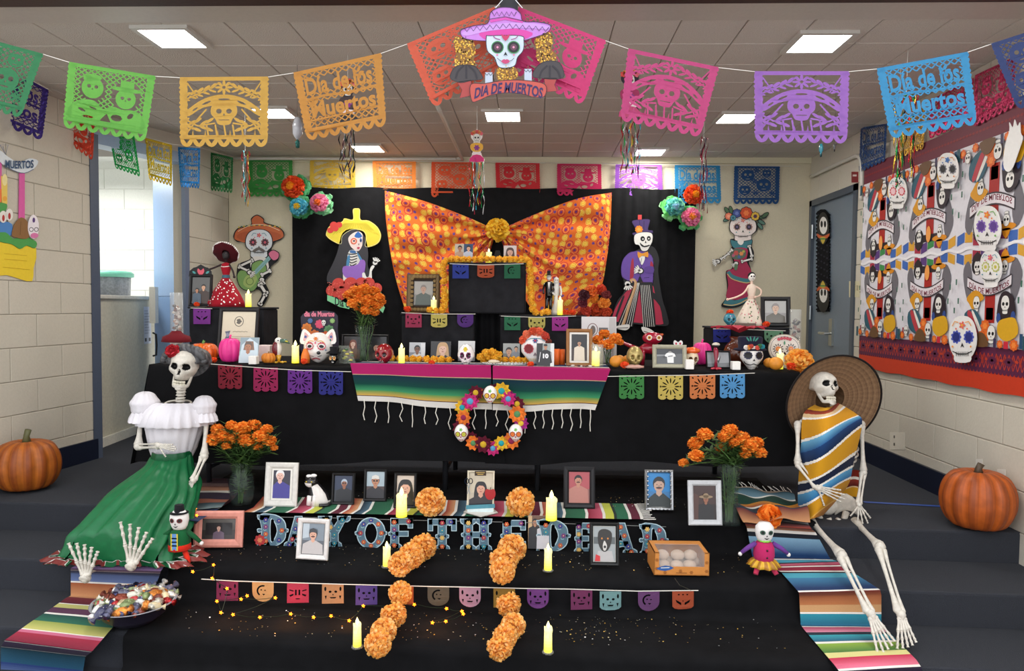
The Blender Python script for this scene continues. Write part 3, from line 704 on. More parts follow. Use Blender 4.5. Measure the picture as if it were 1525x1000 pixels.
def flag_shapes(mb, kind, col, foil=False):
 """unit square, z runs downward 0..1"""
 S = lambda p, h=(): mb.shape(col, p, h, step=False)
 mb.lay = 1
 def wavy(x, n): return [(x+.012*sin(t*n), .02+.86*t/ (2*PI)) for t in (2*PI*i/40 for i in range(41))]
 S(rct(0,0,1,.055))
 b0, b1 = .075,.925
 mb.strip(col, [(q[0]+.04, q[1]) for q in wavy(0,12)], .085, step=False)
 mb.strip(col, [(q[0]-.04, q[1]) for q in wavy(1,12)], .085, step=False)
 S(rct(.02,.83,.98,.875))
 for i in range(7):
  cx = (i+.5)/7; O = [(cx-.075,.86)]+[(cx-.075*cos(t), .885+.115*sin(t)) for t in (PI*k/8 for k in range(9))]+[(cx+.075,.86)]
  S(O, [[(cx-.035,.89),(cx+.035,.89),(cx, .95)]])
 for i in range(6): mb.strip(col, [((i+.5)/7+.07,.83),((i+1)/7,.76),((i+1.5)/7-.07+.0,.83)], .018, step=False)
 if kind == 'couple':
  ins = lambda x, z: ((x-.3)/.16)**2+((z-.33)/.22)**2 < 1 or ((x-.7)/.17)**2+((z-.38)/.24)**2 < 1 or z > .6
  lattice(mb, .08,.92,.05,.8,.075,.016, ins, col)
  S(ell(.3,.33,.13,.16,18), eyes_holes(.3,.31,.12)); S(ell(.3,.17,.1,.05,10)); S(ell(.24,.2,.06,.05,10))
  S(ell(.7,.42,.12,.15,18), eyes_holes(.7,.41,.11)); S(ell(.7,.28,.19,.035,14)); S(rct(.62,.15,.78,.27))
  S(sp([(.08,.62),(.2,.53),(.34,.52),(.45,.62),(.56,.56),(.68,.58),(.82,.57),(.92,.64),(.92,.85),(.08,.85)], 3), [ell(.2,.68,.05,.02,8,.4), ell(.33,.63,.05,.012,8,.3), ell(.62,.72,.07,.05,8), ell(.78,.66,.03,.05,8,.5), [(.42,.8),(.5,.68),(.56,.8)], ell(.28,.77,.07,.018,8)])
 elif kind == 'sombrero':
  S(sp([(.06,.5),(.2,.36),(.34,.28),(.5,.25),(.66,.28),(.8,.36),(.94,.5),(.9,.56),(.74,.44),(.5,.4),(.26,.44),(.1,.56)], 3), [ell(.3,.37,.06,.014,8,-.5), ell(.5,.32,.07,.014,8), ell(.7,.37,.06,.014,8,.5), ell(.17,.46,.04,.012,8,-.7), ell(.83,.46,.04,.012,8,.7)])
  S(sp([(.37,.4),(.5,.38),(.63,.4),(.65,.52),(.6,.6),(.56,.68),(.44,.68),(.4,.6),(.35,.52)], 3), eyes_holes(.5,.49,.16)+[rct(.44,.61,.56,.62)])
  for sx in (-1,1):
   for k in range(5):
    t = .2+k*.22; S(ell(.5+sx*(.12+.075*k), .13+.03*k, .055,.022,8, sx*(.9-t*.2))); S(ell(.5+sx*(.13+.075*k), .2+.03*k, .05,.016,8,-sx*.4))
    S(ell(.5+sx*(.16+.07*k), .62+.035*(k % 2), .06,.02,8, sx*.7)); S(ell(.5+sx*(.17+.07*k), .75-.03*(k % 2), .055,.022,8,-sx*.5))
   mb.strip(col, [(.5+sx*.04,.08),(.5+sx*.25,.22),(.5+sx*.44,.32)], .02, step=False); mb.strip(col, [(.5+sx*.1,.66),(.5+sx*.3,.7),(.5+sx*.45,.6)], .022, step=False)
   mb.strip(col, [(.5+sx*.2,.46),(.5+sx*.3,.6),(.5+sx*.44,.82)], .02, step=False); mb.strip(col, [(.5+sx*.42,.08),(.5+sx*.3,.3)], .016, step=False)
  for k in range(8): S(ell(.5+.06*cos(k*PI/4), .15+.06*sin(k*PI/4), .045,.018,8, k*PI/4))
  for k in range(5): mb.strip(col, [(.3+.1*k, .68),(.3+.1*k+.02,.84)], .02, step=False)
 elif kind == 'words':
  ins = lambda x, z: (.1 < x < .9 and .13 < z < .36) or (.12 < x < .92 and .48 < z < .68)
  lattice(mb, .08,.92,.05,.82,.085,.016, ins, col)
  text(mb, 'Día de los', .1,.37,.88,.12, col, .03); text(mb, 'Muertos', .12,.7,.9,.47, col, .035)
  mb.lay = 1; mb.strip(col, [(.08,.43),(.3,.41),(.6,.44),(.92,.42)], .035, step=False); mb.strip(col, [(.08,.73),(.92,.71)], .025, step=False)
  S(ell(.16,.46,.06,.06,12), eyes_holes(.16,.455,.06));
  for k in range(5): S(ell(.72+.04*cos(k*1.26), .2+.05*sin(k*1.26), .035,.02,8, k*1.26))
 elif kind == 'calacas':
  C = ((.3,.25,.15),(.24,.64,.13),(.66,.5,.17),(.72,.2,.1))
  ins = lambda x, z: any(((x-a)**2+(z-b)**2) < (r*1.02)**2 for a, b, r in C)
  lattice(mb, .08,.92,.05,.82,.08,.017, ins, col)
  for a, b, r in C: S(ell(a, b, r, r, 20), eyes_holes(a, b-.02, r)+[ell(a, b+r*.62, r*.34, r*.07,8)])
  for a, b in ((.48,.7),(.46,.4),(.85,.72),(.5,.12)):
   for k in range(6): S(ell(a+.04*cos(k*1.05), b+.04*sin(k*1.05), .034,.015,8, k*1.05))
 mb.lay = 2
def quadfn(TL, TR, BR, BL, y, bow=.02, k=0, plane=None):
 def fn(u, v, lay):
  x = (TL[0]*(1-v)+BL[0]*v)*(1-u)+(TR[0]*(1-v)+BR[0]*v)*u; z = (TL[1]*(1-v)+BL[1]*v)*(1-u)+(TR[1]*(1-v)+BR[1]*v)*u
  d = bow*v*sin(u*PI*1.6+k)+bow*.4*v*sin(u*9+k)
  q = plane(x, z) if plane else PY(x, z, y)
  return q+((C0-q).normalized()*(d+lay*EPS) if plane is None else V((0,0,0))+(C0-q).normalized()*(abs(d)+lay*EPS+.004))
 return fn
def flagpart(parent, kind, col, TL, TR, BR, BL, y=3.4, m=None, label=None, bow=.02, plane=None, k=0):
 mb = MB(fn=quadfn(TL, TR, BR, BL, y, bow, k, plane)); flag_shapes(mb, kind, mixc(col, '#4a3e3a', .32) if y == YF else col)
 return mb.build('flag', m or M_PAPER, parent, label=label)
YF = 2.72
t = thing('papel_picado_bunting', 'large cut tissue flags on a white string across the front of the ceiling', 'bunting', PY(758,10, YF))
FF = [('calacas', '#1f8a54', (-62,46),(64,80),(30,176),(-70,150), 'dark green cut paper flag'),
 ('couple', '#6cc24a', (103,92),(231,113),(216,212),(94,190), 'lime green cut paper flag'),
 ('sombrero', '#e0b048', (268,115),(399,114),(398,219),(269,219), 'golden yellow cut paper flag'),
 ('words', '#dd9a3e', (437,108),(567,79),(575,188),(458,210), 'light orange cut paper flag'),
 ('calacas', '#f2694a', (606,65),(736,10),(755,100),(646,161), 'coral cut paper flag'),
 ('couple', '#f0408a', (772,10),(902,60),(867,157),(765,110), 'hot pink cut paper flag'),
 ('sombrero', '#d8488c', (936,72),(1070,100),(1042,205),(924,180), 'magenta cut paper flag'),
 ('sombrero', '#a86fd0', (1124,106),(1264,106),(1261,214),(1125,212), 'lavender cut paper flag'),
 ('words', '#2f9fd8', (1306,102),(1441,77),(1455,186),(1327,207), 'sky blue cut paper flag'),
 ('calacas', '#1d3f7c', (1476,65),(1600,25),(1610,130),(1516,164), 'navy cut paper flag')]
pts = [(-60,46)]
for kd, c, TL, TR, BR, BL, lb in FF:
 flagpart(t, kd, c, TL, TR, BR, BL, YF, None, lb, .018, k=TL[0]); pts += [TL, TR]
mb = MB(); mb.tube([PY(x, z+.8, YF+.006) for x, z in pts[:11]]+[PY(757,3, YF)]+[PY(x, z+.8, YF+.006) for x, z in pts[11:]], .0014,5, '#e2dfd6', False); mb.build('string', M_CLOTH, t)
YR = YW-.05
t = thing('wall_bunting', 'foil and tissue flags on a string along the top of the rear wall', 'bunting', PY(745,243, YR))
RF = [('couple', '#3f9a46', (371,238,435,290), 'leaf green flag'),('sombrero', '#d8b43e', (462,238,528,281), 'yellow flag'),('words', '#ee8a34', (555,240,619,285), 'orange flag'),('calacas', '#e25a30', (643,241,707,291), 'red orange flag'),
 ('couple', '#d22c34', (738,242,803,287), 'red flag'),('couple', '#c8245c', (830,244,895,289), 'crimson pink flag'),('sombrero', '#8f4fb8', (917,245,985,289), 'purple flag'),('words', '#2a86bc', (1005,246,1072,300), 'light blue flag'),('calacas', '#1c4a80', (1094,247,1161,301), 'dark blue flag')]
for kd, c, (x0, z0, x1, z1), lb in RF:
 h = (z1-z0)*1.06
 flagpart(t, kd, c, (x0, z0),(x1, z0+.5),(x1+random.uniform(-2,2), z0+h),(x0+random.uniform(-2,2), z0+h), YR, None, lb, .012, k=x0)
mb = MB(); mb.tube([PY(335,236, YR), PY(600,240, YR), PY(900,244, YR), PY(1192,248, YR)], .003,5, '#d8d4c8', False); mb.build('string', M_CLOTH, t)
def plX(px, py): return PX(px, py, -2.75)
def plL(y):
 return lambda px, py: PY(px, py, y)
t = thing('foil_bunting', 'shiny foil flags strung along the left wall and across the doorway', 'bunting', PY(140,200,4.7))
for kd, c, TL, TR, BR, BL, y, lb in [('words', '#3c2a78', (-30,80),(72,134),(62,210),(-40,170), 4.15, 'purple foil flag'),
 ('couple', '#d84a34', (86,145),(141,176),(138,240),(90,205), 4.65, 'red foil flag'),('calacas', '#2fb85c', (163,204),(200,203),(209,264),(172,251), 5.0, 'green foil flag'),
 ('words', '#e8c234', (216,205),(256,216),(256,278),(222,268), 5.2, 'yellow foil flag'),('words', '#2f86d0', (265,219),(298,221),(297,281),(269,279), 5.35, 'blue foil flag'),('couple', '#2c7440', (314,227),(347,235),(346,288),(314,284), 5.95, 'dark green foil flag')]:
 flagpart(t, kd, c, TL, TR, BR, BL, y, M_FOIL, lb, .01, k=TL[0])
mb = MB(); mb.tube([PY(-30,78,4.15), PY(72,133,4.15), PY(86,144,4.65), PY(141,175,4.65), PY(163,202,5.0), PY(200,202,5.0), PY(216,204,5.2), PY(256,215,5.2), PY(298,220,5.35), PY(347,234,5.95)], .002,5, '#d8d4c8', False); mb.build('string', M_CLOTH, t)
XF = XR-.035
t = thing('foil_bunting', 'shiny foil flags strung above the skeleton print cloth on the right wall', 'bunting', PX(1380,180, XF))
PF = lambda a, b: PX(a, b, XF)
for kd, c, TL, TR, BR, BL, lb in [('words', '#1f4f8e', (1282,190),(1321,184),(1318,240),(1279,258), 'blue foil flag'),('calacas', '#d9a83e', (1338,176),(1379,158),(1375,222),(1334,238), 'gold foil flag'),
 ('couple', '#c8245c', (1384,150),(1450,116),(1448,180),(1384,208), 'magenta foil flag'),('couple', '#c03060', (1452,112),(1512,84),(1510,160),(1450,190), 'pink foil flag')]:
 flagpart(t, kd, c, TL, TR, BR, BL, 0, M_FOIL, lb, .01, plane=PF, k=TL[0])
mb = MB(); mb.tube([PX(1275,191, XF), PX(1320,184, XF), PX(1380,156, XF), PX(1450,114, XF), PX(1524,78, XF)], .002,5, '#d8d4c8', False); mb.build('string', M_CLOTH, t)
XT = XR-.03
def wallfn(X): return lambda px, py, lay: PX(px, py, X)+V((-lay*EPS, 0,0))
ty0 = PX(1283,400, XT).y; zt0 = PX(1290,249, XT).z; zt1 = PX(1285,548, XT).z
def tap(u, v, lay):        # u 0..1 from rear edge toward the camera, v 0..1 from top
 return V((XT-lay*.00025, ty0-2.35*u, zt0+(zt1-zt0)*v))
mb = MB(fn=tap)
n = 40
mb.shape('#c63a1e', [(i/n, 0) for i in range(n+1)]+[(1-i/n, 1+.003*sin(i)) for i in range(n+1)])
mb.shape('#dedbe0', rct(0,.02,1,.86))
mb.shape('#6a2434', rct(0,.0,1,.085)); mb.shape('#c2421f', rct(0,.085,.0,.1))
mb.shape('#5a2040', rct(0,.84,1,.925))
random.seed(3)
for i in range(80):
 u = (i+.5)/80; mb.shape('#c2421f' if i % 2 else '#8a2a2c', flo(u, .885,.006,.003,5) if i % 2 else rct(u-.005,.87, u+.005,.9), step=(i == 0)); mb.shape('#5a2040', ell(u, .925,.0065,.012,8), step=False)
 mb.shape('#8a2a2c', flo(u, .045,.006,.003,5), step=False)
for i in range(72):
 u = i/72; mb.strip('#d0441e', [(u, .862),(u+.0139,.918)], .0016, step=(i == 0)); mb.strip('#d0441e', [(u+.0139,.862),(u, .918)], .0016, step=False)
for i in range(18): mb.shape('#5a2040', flo((i+.5)/18,.888,.016,.012,6), step=(i == 0)); mb.shape('#a83a2c', flo((i+.5)/18,.888,.006,.003,6), step=False)
def motif(u0, up):
 """one printed group; up=1 lower half, up=-1 the same print turned over"""
 def T(x, z): return (u0+x*.245,.475+.005+up*(z*.365)) if up > 0 else (u0+x*.245,.47+up*(z*.385))
 def S(c, p, st=False): mb.shape(c, [T(a, b) for a, b in p], step=st)
 def K(x, z, h, **k):
  mb.T = T; skull2(mb, x, z, h, up=-1, ring=None, deco=None, outline=1, wide=.62, **k); mb.T = None
 mb.lay += 1
 for i, c in enumerate(('#3c66b0', '#d8a034', '#a82c44', '#5a3a7a', '#3a8a4a', '#7a2a5a', '#3c66b0', '#d8a034')):
  x = i/8; S(c, [(x, .02+.03*sin(i*1.7)),(x+.115,.03+.03*sin(i*1.7+1)),(x+.115,.13+.03*sin(i*1.7+1)),(x, .12+.03*sin(i*1.7))])
 mb.lay += 1
 S('#6d6a70', sp([(.12,.2),(.2,.12),(.26,.3),(.22,.55),(.14,.38)], 3)); S('#6d6a70', sp([(.94,.25),(.84,.12),(.78,.3),(.84,.55),(.92,.4)], 3))
 S('#a8241e', rct(.46,.2,.6,.75)); S('#e07030', rct(.48,.6,.58,.72)); S('#2a1f24', rct(.36,.12,.68,.2))
 mb.lay += 1
 S('#1c1a20', ell(.33,.17,.085,.1,14)); K(.33,.19,.14); S('#2a2226', sp([(.25,.12),(.33,.03),(.42,.12)], 2), True)
 S('#d88a1c', ell(.72,.14,.13,.035,14), True); S('#d88a1c', sp([(.66,.12),(.72,.03),(.78,.12)], 2)); K(.72,.21,.13); S('#f0a050', ell(.52,.2,.045,.09,12), True)
 rb = [(.2+.62*k/10,.30+.09*sin(PI*k/10)) for k in range(11)]
 S('#3a3036', [(a, b-.025) for a, b in rb]+[(a, b+.095) for a, b in rb[::-1]], True); S('#e4dde0', [(a, b-.01) for a, b in rb]+[(a, b+.08) for a, b in rb[::-1]], True)
 w1 = lambda x, z, u, v: T(x, z+.09*sin(PI*(x-.2)/.62))
 text(mb, 'DÍA DE MUERTOS', .23,.375,.79,.305, '#7a2038', .02, warp=w1)
 mb.lay += 1
 S('#d8961e', sp([(.2,.5),(.33,.42),(.46,.5),(.36,.56),(.3,.62),(.24,.56)], 3)); K(.35,.56,.15)
 S('#2c5a6a', sp([(.18,.66),(.34,.62),(.46,.78),(.4,.92),(.2,.84)], 3), True); S('#b83a44', sp([(.22,.66),(.28,.64),(.4,.86),(.34,.88)], 2), True); S('#e8e4da', sp([(.29,.645),(.32,.64),(.44,.82),(.41,.85)], 2), True)
 S('#2a2028', sp([(.68,.5),(.76,.44),(.86,.5),(.9,.66),(.84,.76),(.66,.72)], 3), True); K(.76,.57,.17); S('#2c4a8a', ell(.68,.7,.03,.05,10), True); S('#2c4a8a', ell(.87,.68,.03,.05,10))
 S('#d8a41e', sp([(.68,.74),(.78,.7),(.9,.7),(.94,.84),(.8,.92),(.68,.86)], 3), True)
 for x, z, r in ((.5,.78,.07),(.55,.86,.07),(.46,.88,.06),(.08,.93,.05),(.27,.95,.05),(.9,.95,.06),(.72,.95,.045)):
  S('#dd6420', flo(x, z, r*.95, r*.75,8), True); S('#f08a3a', flo(x, z, r*.5, r*.35,6), True)
 S('#6a4a2c', sp([(.34,.98),(.4,.86),(.5,.86),(.56,.98)], 3), True)
 K(.6,.86,.17); K(.17,.88,.12); S('#3a3050', rct(.64,.9,.68,.99), True); S('#24486a', rct(.98,.84,1.02,.98)); S('#c8283a', rct(.78,.92,.84,.99)); S('#27505a', rct(.0,.86,.05,.99)); S('#8a2a3a', rct(.1,.84,.13,.9))
 for x, z in ((.06,.3),(.1,.5),(.04,.6),(.95,.5),(.98,.35),(.1,.7)): S('#3c6a58', [(x-.012, z),(x+.012, z),(x+.01, z+.06),(x-.01, z+.06)], False)
for i in range(9):
 lay = mb.lay; motif(-.005+i*.25-.0,1) if i < 4 else None; mb.lay = lay
for i in range(4):
 lay = mb.lay; motif(-.005+i*.25,-1); mb.lay = lay
mb.lay += 14; mb.T = None
mb.strip('#eceaec', [(i/60,.478+.006*sin(i*1.3)) for i in range(61)], .011)
tap_o = mb.build('skeleton_print_cloth', M_CARD, None); tag(tap_o, 'large white cloth printed with skeleton musicians and ribbons, orange lower edge, on the right wall', 'wall hanging')
def pinned(px, py, h, label, ring, base='#eceae6', deco=None, eye='#1a1a1a', iris=None, wx=.78):
 f = wallfn(XT-.03); mb = MB(fn=f); mb.lay = 1
 mb.back('#e8e6e2', ell(px, py, h*.3*1.02, h*.49,24), .002); mb.lay = 2
 mb.T = lambda a, b: (px+(a-px)*.78, b)
 skull2(mb, px, py, h, -1, base=base, ring=ring, deco=deco or ('#d8607a', '#4a90a0', '#e0a040'), eye=eye, iris=iris, outline=0); mb.T = None
 o = mb.build('paper_skull', M_CARD, None); tag(o, label, 'paper skull', 'coloured paper skulls on the print cloth')
pinned(1337,287,46, 'white paper skull with red ink drawing near the hanging foil strands', '#d04050', eye='#f0c8cc')
pinned(1412,254,52, 'paper skull with a blue and orange hat near the top of the print cloth', '#7a7a80', deco=('#2a6ab0', '#e09030', '#2a6ab0'))
pinned(1471,340,66, 'paper skull with purple eyes and orange flower on the forehead', '#8a6ab8', eye='#5a3a8a', deco=('#f08030', '#70b050', '#f0c040'))
pinned(1476,400,54, 'paper skull with yellow green eyes in the middle of the print cloth', '#b8c060', eye='#e8e4d8', iris='#c8c040')
pinned(1434,505,68, 'paper skull with bright blue eyes pinned low on the print cloth', '#4a5ab8', eye='#24307a', deco=('#e8705a', '#f0a040', '#f0c040'))
mb = MB(fn=wallfn(XT-.03)); O = sp([(1494,245),(1497,215),(1503,195),(1503,182),(1508,190),(1511,178),(1515,188),(1519,182),(1520,198),(1523,206),(1517,225),(1508,250),(1500,256)], 3); mb.back('#eceae6', O, .002)
tag(mb.build('paper_hand', M_CARD, None), 'white paper hand cut-out pinned at the top right of the print cloth', 'paper cutout')
def lwfn(d=.0):
 def f(px, py, lay):
  r = ray(px, py); # plane x = -3.07-.1*(4.84-y) + d
  k = (-3.554+.1*0)+d; # x - .1*y = -3.07-.484
  t_ = (k-C0.x+.1*C0.y)/(r.x-.1*r.y); q = C0+r*t_
  return q+V((lay*EPS, -lay*EPS*.1,0))
 return f
def lwcut(name, items, label, parent=None, d=.02):
 mb = MB(fn=lwfn(d)); mb.lay = 0
 for it in items:
  if it[0] == 'b': mb.lay = 0; mb.back(it[1], it[2], .003)
  elif it[0] == 's': mb.shape(it[1], it[2])
  elif it[0] == 'l': mb.strip(it[1], it[2], it[3])
  elif it[0] == 't': text(mb, *it[1:])
 return mb.build(name, M_CARD, parent, label=label)
pc = thing('paper_altar_picture', 'child crafted paper altar picture with candles and a muertos ribbon on the left wall', 'paper picture', PY(20,410,4.3))
lwcut('ribbon', [('b', '#dfe6ea', sp([(-14,226),(0,224),(10,232),(28,242),(44,236),(57,240),(50,252),(36,258),(20,254),(6,246),(-2,240),(-14,240)], 3)),('l', '#2c4a7a', sp([(6,246),(20,254),(36,258),(50,252)], 3, False), .8),('l', '#2c4a7a', [(4,218),(8,230),(12,216),(0,216),(8,230)], .8)], 'white paper ribbon lettered in blue', pc)
mb = MB(fn=lwfn(.026)); text(mb, 'MUERTOS', 8,249,50,237, '#24486e', .03, warp=lambda x, z, u, v: (x, z+6*u-6*(u*u)+1)); mb.build('lettering', M_CARD, pc)
lwcut('pillar', [('b', '#d85aa0', [(29,256),(37,258),(37,328),(28,326)])], 'pink paper pillar', pc, .015)
lwcut('pillar', [('b', '#d85aa0', [(-6,232),(3,232),(2,300),(-8,300)])], 'pink paper pillar', pc, .015)
lwcut('candle', [('b', '#e8c860', [(2,262),(11,266),(11,304),(3,302)]),('s', '#f2e2a0', ell(7,268,4,9,12)),('s', '#e8a83c', ell(7,296,3.4,4,8))], 'yellow paper candle', pc, .018)
lwcut('candle', [('b', '#e8763a', [(-8,280),(3,282),(2,304),(-8,304)])], 'orange paper candle', pc, .017)
lwcut('base', [('b', '#e8c832', sp([(-20,366),(20,362),(54,370),(50,400),(48,419),(30,416),(10,410),(-20,408)], 2)),('l', '#c8a41c', [(6,378),(40,381)], .8),('l', '#c8a41c', [(6,386),(40,389)], .8),('l', '#c8a41c', [(4,398),(44,402)], .8)], 'yellow paper base', pc, .012)
lwcut('leaves', [('b', '#4a9a4c', sp([(-10,350),(8,346),(20,356),(34,352),(54,360),(52,370),(40,366),(30,371),(18,364),(0,360)], 3))], 'green paper leaves', pc, .016)
lwcut('leaves', [('b', '#4a9a4c', sp([(-6,302),(10,304),(8,314),(-4,316)], 3))], 'green paper leaf', pc, .017)
lwcut('bread', [('b', '#8a6238', sp([(18,350),(22,334),(32,324),(42,332),(45,350),(38,356),(24,354)], 3)),('l', '#6a4824', [(31,330),(30,350)], .8)], 'brown paper bread', pc, .02)
lwcut('jar', [('b', '#4a82c0', sp([(-8,334),(6,330),(18,334),(18,350),(4,352),(-8,350)], 2))], 'blue paper jar', pc, .014)
for cx in (5,14): lwcut('flame', [('b', '#e8e2da', ell(cx, 323-(cx == 14)*3,5.5,9,16)),('s', '#b03030', ell(cx, 325-(cx == 14)*3,2,5,10))], 'white paper flame with red core', pc, .022)
lwcut('skull', [('b', '#efe6ea', ell(50,338,8,18,20)),('l', '#222', ell(46.5,342,3,3,10)+[ell(46.5,342,3,3,10)[0]], .9),('l', '#222', ell(54,342,3,3,10)+[ell(54,342,3,3,10)[0]], .9),('s', '#d878a8', ell(51,351,6,4,12)),('s', '#5a3a7a', ell(50,328,2,4,8))], 'white and pink paper skull', pc, .024)
def tinsel(name, px, pt, pb, y, w_, cols, label, n=9, top=None, stringto=None):
 a = PY(px, pt, y); s = y/F; t = thing(name, label, 'streamer', a)
 for k in range(n):
  mb = MB(); x0 = a.x+(k/(n-1)-.5)*w_*s; L = (pb-pt)*s*random.uniform(.78,1); c = cols[k % len(cols)]; m = 16; y_ = a.y+random.uniform(-.02,.02); ph = random.uniform(0,6)
  P = [(x0+.006*sin(ph+i*.9)+.01*nz(i*.4, ph), y_+.004*cos(i*1.3+ph), a.z-L*i/m) for i in range(m+1)]
  hw = .0035
  R = [[(p[0]-hw*cos(ph+i*.7), p[1]-hw*sin(ph+i*.7), p[2]),(p[0]+hw*cos(ph+i*.7), p[1]+hw*sin(ph+i*.7), p[2])] for i, p in enumerate(P)]
  mb.loft(R, lambda i, j: jit(c, .25), closed=False); mb.build('foil_strand', M_FOILS, t)
 mb = MB(); mb.tube([(a.x, a.y, a.z),(a.x, a.y, (CEIL if stringto is None else stringto))], .0012,4, '#e8e6e0', False); mb.build('string', M_CLOTH, t)
 return t
RG = ['#b0202c', '#1c8a4a', '#d8d8dc', '#7a1830', '#2a9ab0', '#c8a03c']
tinsel('foil_streamer', 365,225,308,4.6,9, RG, 'red and silver foil streamer hanging above the sombrero guitarist', 7)
def hangfig(px, ptop, y, s_, cols, label, parent):
 f = lambda a, b, lay: PY(px+a*s_, ptop+b*s_, y-.01-lay*EPS); mb = MB(fn=f); O = sp([(-9,0),(-4,-6),(4,-6),(9,0),(9,6),(5,12),(8,18),(10,24),(6,30),(12,44),(-12,44),(-6,30),(-10,24),(-8,18),(-5,12),(-9,6)], 3); mb.back(cols[0], O, .003); mb.lay = 1
 for i in range(6): mb.shape(('#e0504a', '#f0a050', '#e86a7a')[i % 3], flo(-7+2.8*i, -1-3*sin(i*.63), 3.4,2.4,5), step=False)
 skull2(mb, 0,6,13,-1, ring='#c8c0b8', deco=None)
 mb.shape(cols[1], sp([(-9,16),(0,14),(9,16),(10,23),(5,28),(-5,28),(-10,23)], 3)); mb.shape('#8a3a8a', flo(0,22,5,3,6)); mb.shape('#f0e0e0', sp([(-6,29),(6,29),(7,34),(-7,34)], 2)); mb.shape(cols[2], sp([(-6,34),(6,34),(12,44),(-12,44)], 2))
 mb.build('paper_figure', M_CARD, parent, label='printed paper catrina figure')
t = tinsel('catrina_streamer', 710,236,320,4.7,20, RG, 'paper catrina in a pink dress with red and green foil strands hanging at the centre', 9); hangfig(710,200,4.7,.92,('#f0e8e0', '#e8b040', '#d8307a'), '', t)
t = tinsel('catrina_streamer', 518,190,272,3.75,20, ['#2a2428', '#5a2038', '#8a8a90', '#203a30'], 'dark paper catrina with black foil strands behind the light orange flag', 9); hangfig(518,126,3.75,1.3,('#3a3038', '#4a3a3a', '#2a2a30'), '', t)
t = tinsel('catrina_streamer', 940,172,268,3.75,26, RG, 'paper catrina with red and green foil strands behind the magenta flag', 11); hangfig(938,112,3.75,1.4,('#2a2430', '#a83060', '#c84a7a'), '', t)
tinsel('foil_streamer', 1048,205,322,4.6,9, ['#8a2038', '#b0b0b4', '#3a2a3a'], 'thin wine red foil streamer hanging above the right paper pom-poms', 7)
tinsel('foil_streamer', 1350,140,262,3.7,32, ['#c8a03c', '#1c7a3a', '#2a2428', '#b0202c'], 'gold and green foil streamer hanging in front of the print cloth', 12)
tinsel('foil_streamer', 1337,252,282,3.9,6, ['#1c7a3a', '#2a2428'], 'short green foil tail hanging in front of the print cloth', 4)
def ornament(px, pt, pb, y, c1, c2, label):
 a = PY(px, pt, y); b = PY(px, pb, y); h = a.z-b.z; t = thing('hanging_ornament', label, 'ornament', b)
 mb = MB(); mb.lathe([(.001, h),(h*.1, h*.96),(h*.16, h*.7),(h*.15, h*.45),(h*.06, h*.3),(.004, h*.27)], 14, c1,(a.x, a.y, b.z)); mb.build('bulb_body', M_CERAM, t, True)
 mb = MB(); mb.lathe([(.004, h*.28),(h*.08, h*.2),(h*.06, h*.02),(.002,0)], 10, c2,(a.x, a.y, b.z)); mb.build('tassel', M_FOILS, t, True)
 mb = MB(); mb.tube([(a.x, a.y, a.z),(a.x, a.y, CEIL)], .0012,4, '#55524e'); mb.build('string', M_CLOTH, t)
ornament(443,174,221,3.9, '#9a9aa0', '#2a5a54', 'grey teardrop ornament with a teal tassel hanging beside the yellow flag')
ornament(1223,214,234,4.2, '#2a7a8c', '#1d4a54', 'small teal drop ornament hanging under the lavender flag')
ornament(1243,214,226,4.4, '#55585c', '#3a3c40', 'tiny grey drop ornament hanging beside the teal drop')
mb = MB(); a = PY(758,6,2.70); mb.bbox(a.x-.033, a.x+.033, a.y-.02, a.y+.02, a.z-.035, CEIL-.045, '#14151c'); tag(mb.build('ceiling_clip', M_PLAST, None), 'black clip under the beam holding the sombrero skull sign', 'clip')
# ================================================================== FLAT CARD CUT-OUTS AND PAPER POM-POMS
def cut(y): return lambda px, py, lay: PY(px, py, y-lay*EPS)
YS = 2.66
t = thing('skull_sign', 'card sign of a sugar skull in a pink sombrero over a DIA DE MUERTOS ribbon', 'sign', PY(757,150, YS))
def Z5(pts, k=4.919): return [(600+x/k, y/k) for x, y in pts]
def C(lst, y=YS, lay0=1):
 mb = MB(fn=cut(y)); mb.lay = lay0; return mb
OL = '#2c1838'
hat = sp(Z5([(425,222),(520,188),(620,170),(640,95),(690,60),(750,52),(815,62),(862,100),(882,155),(980,160),(1078,182),(1062,235),(960,275),(860,300),(750,290),(640,300),(520,295),(440,275)]), 4)
mb = C(0, YS); mb.back('#7a3f96', hat, .004); mb.lay = 1
mb.shape('#b274c4', hat); mb.shape('#c03c94', sp(Z5([(560,235),(750,200),(950,240),(880,290),(750,282),(620,296)]), 3)); mb.shape('#b88ad0', sp(Z5([(440,235),(640,180),(880,165),(1066,190),(1050,215),(880,205),(640,225),(470,262)]), 3))
mb.strip('#c048a0', Z5([(640,155),(750,135),(880,160)]), 4); mb.strip(OL, hat, 1, True)
mb.strip(OL, Z5([(x, (205 if i % 2 else 172)+abs(x-760)*.09) for i, x in enumerate(range(445,1070,24))]), .9)
mb.strip(OL, Z5([(x, (118 if i % 2 else 86)) for i, x in enumerate(range(652,850,18))]), 1); mb.strip(OL, Z5([(632,140),(750,122),(878,152)]), .8)
mb.build('sombrero', M_CARD, t)
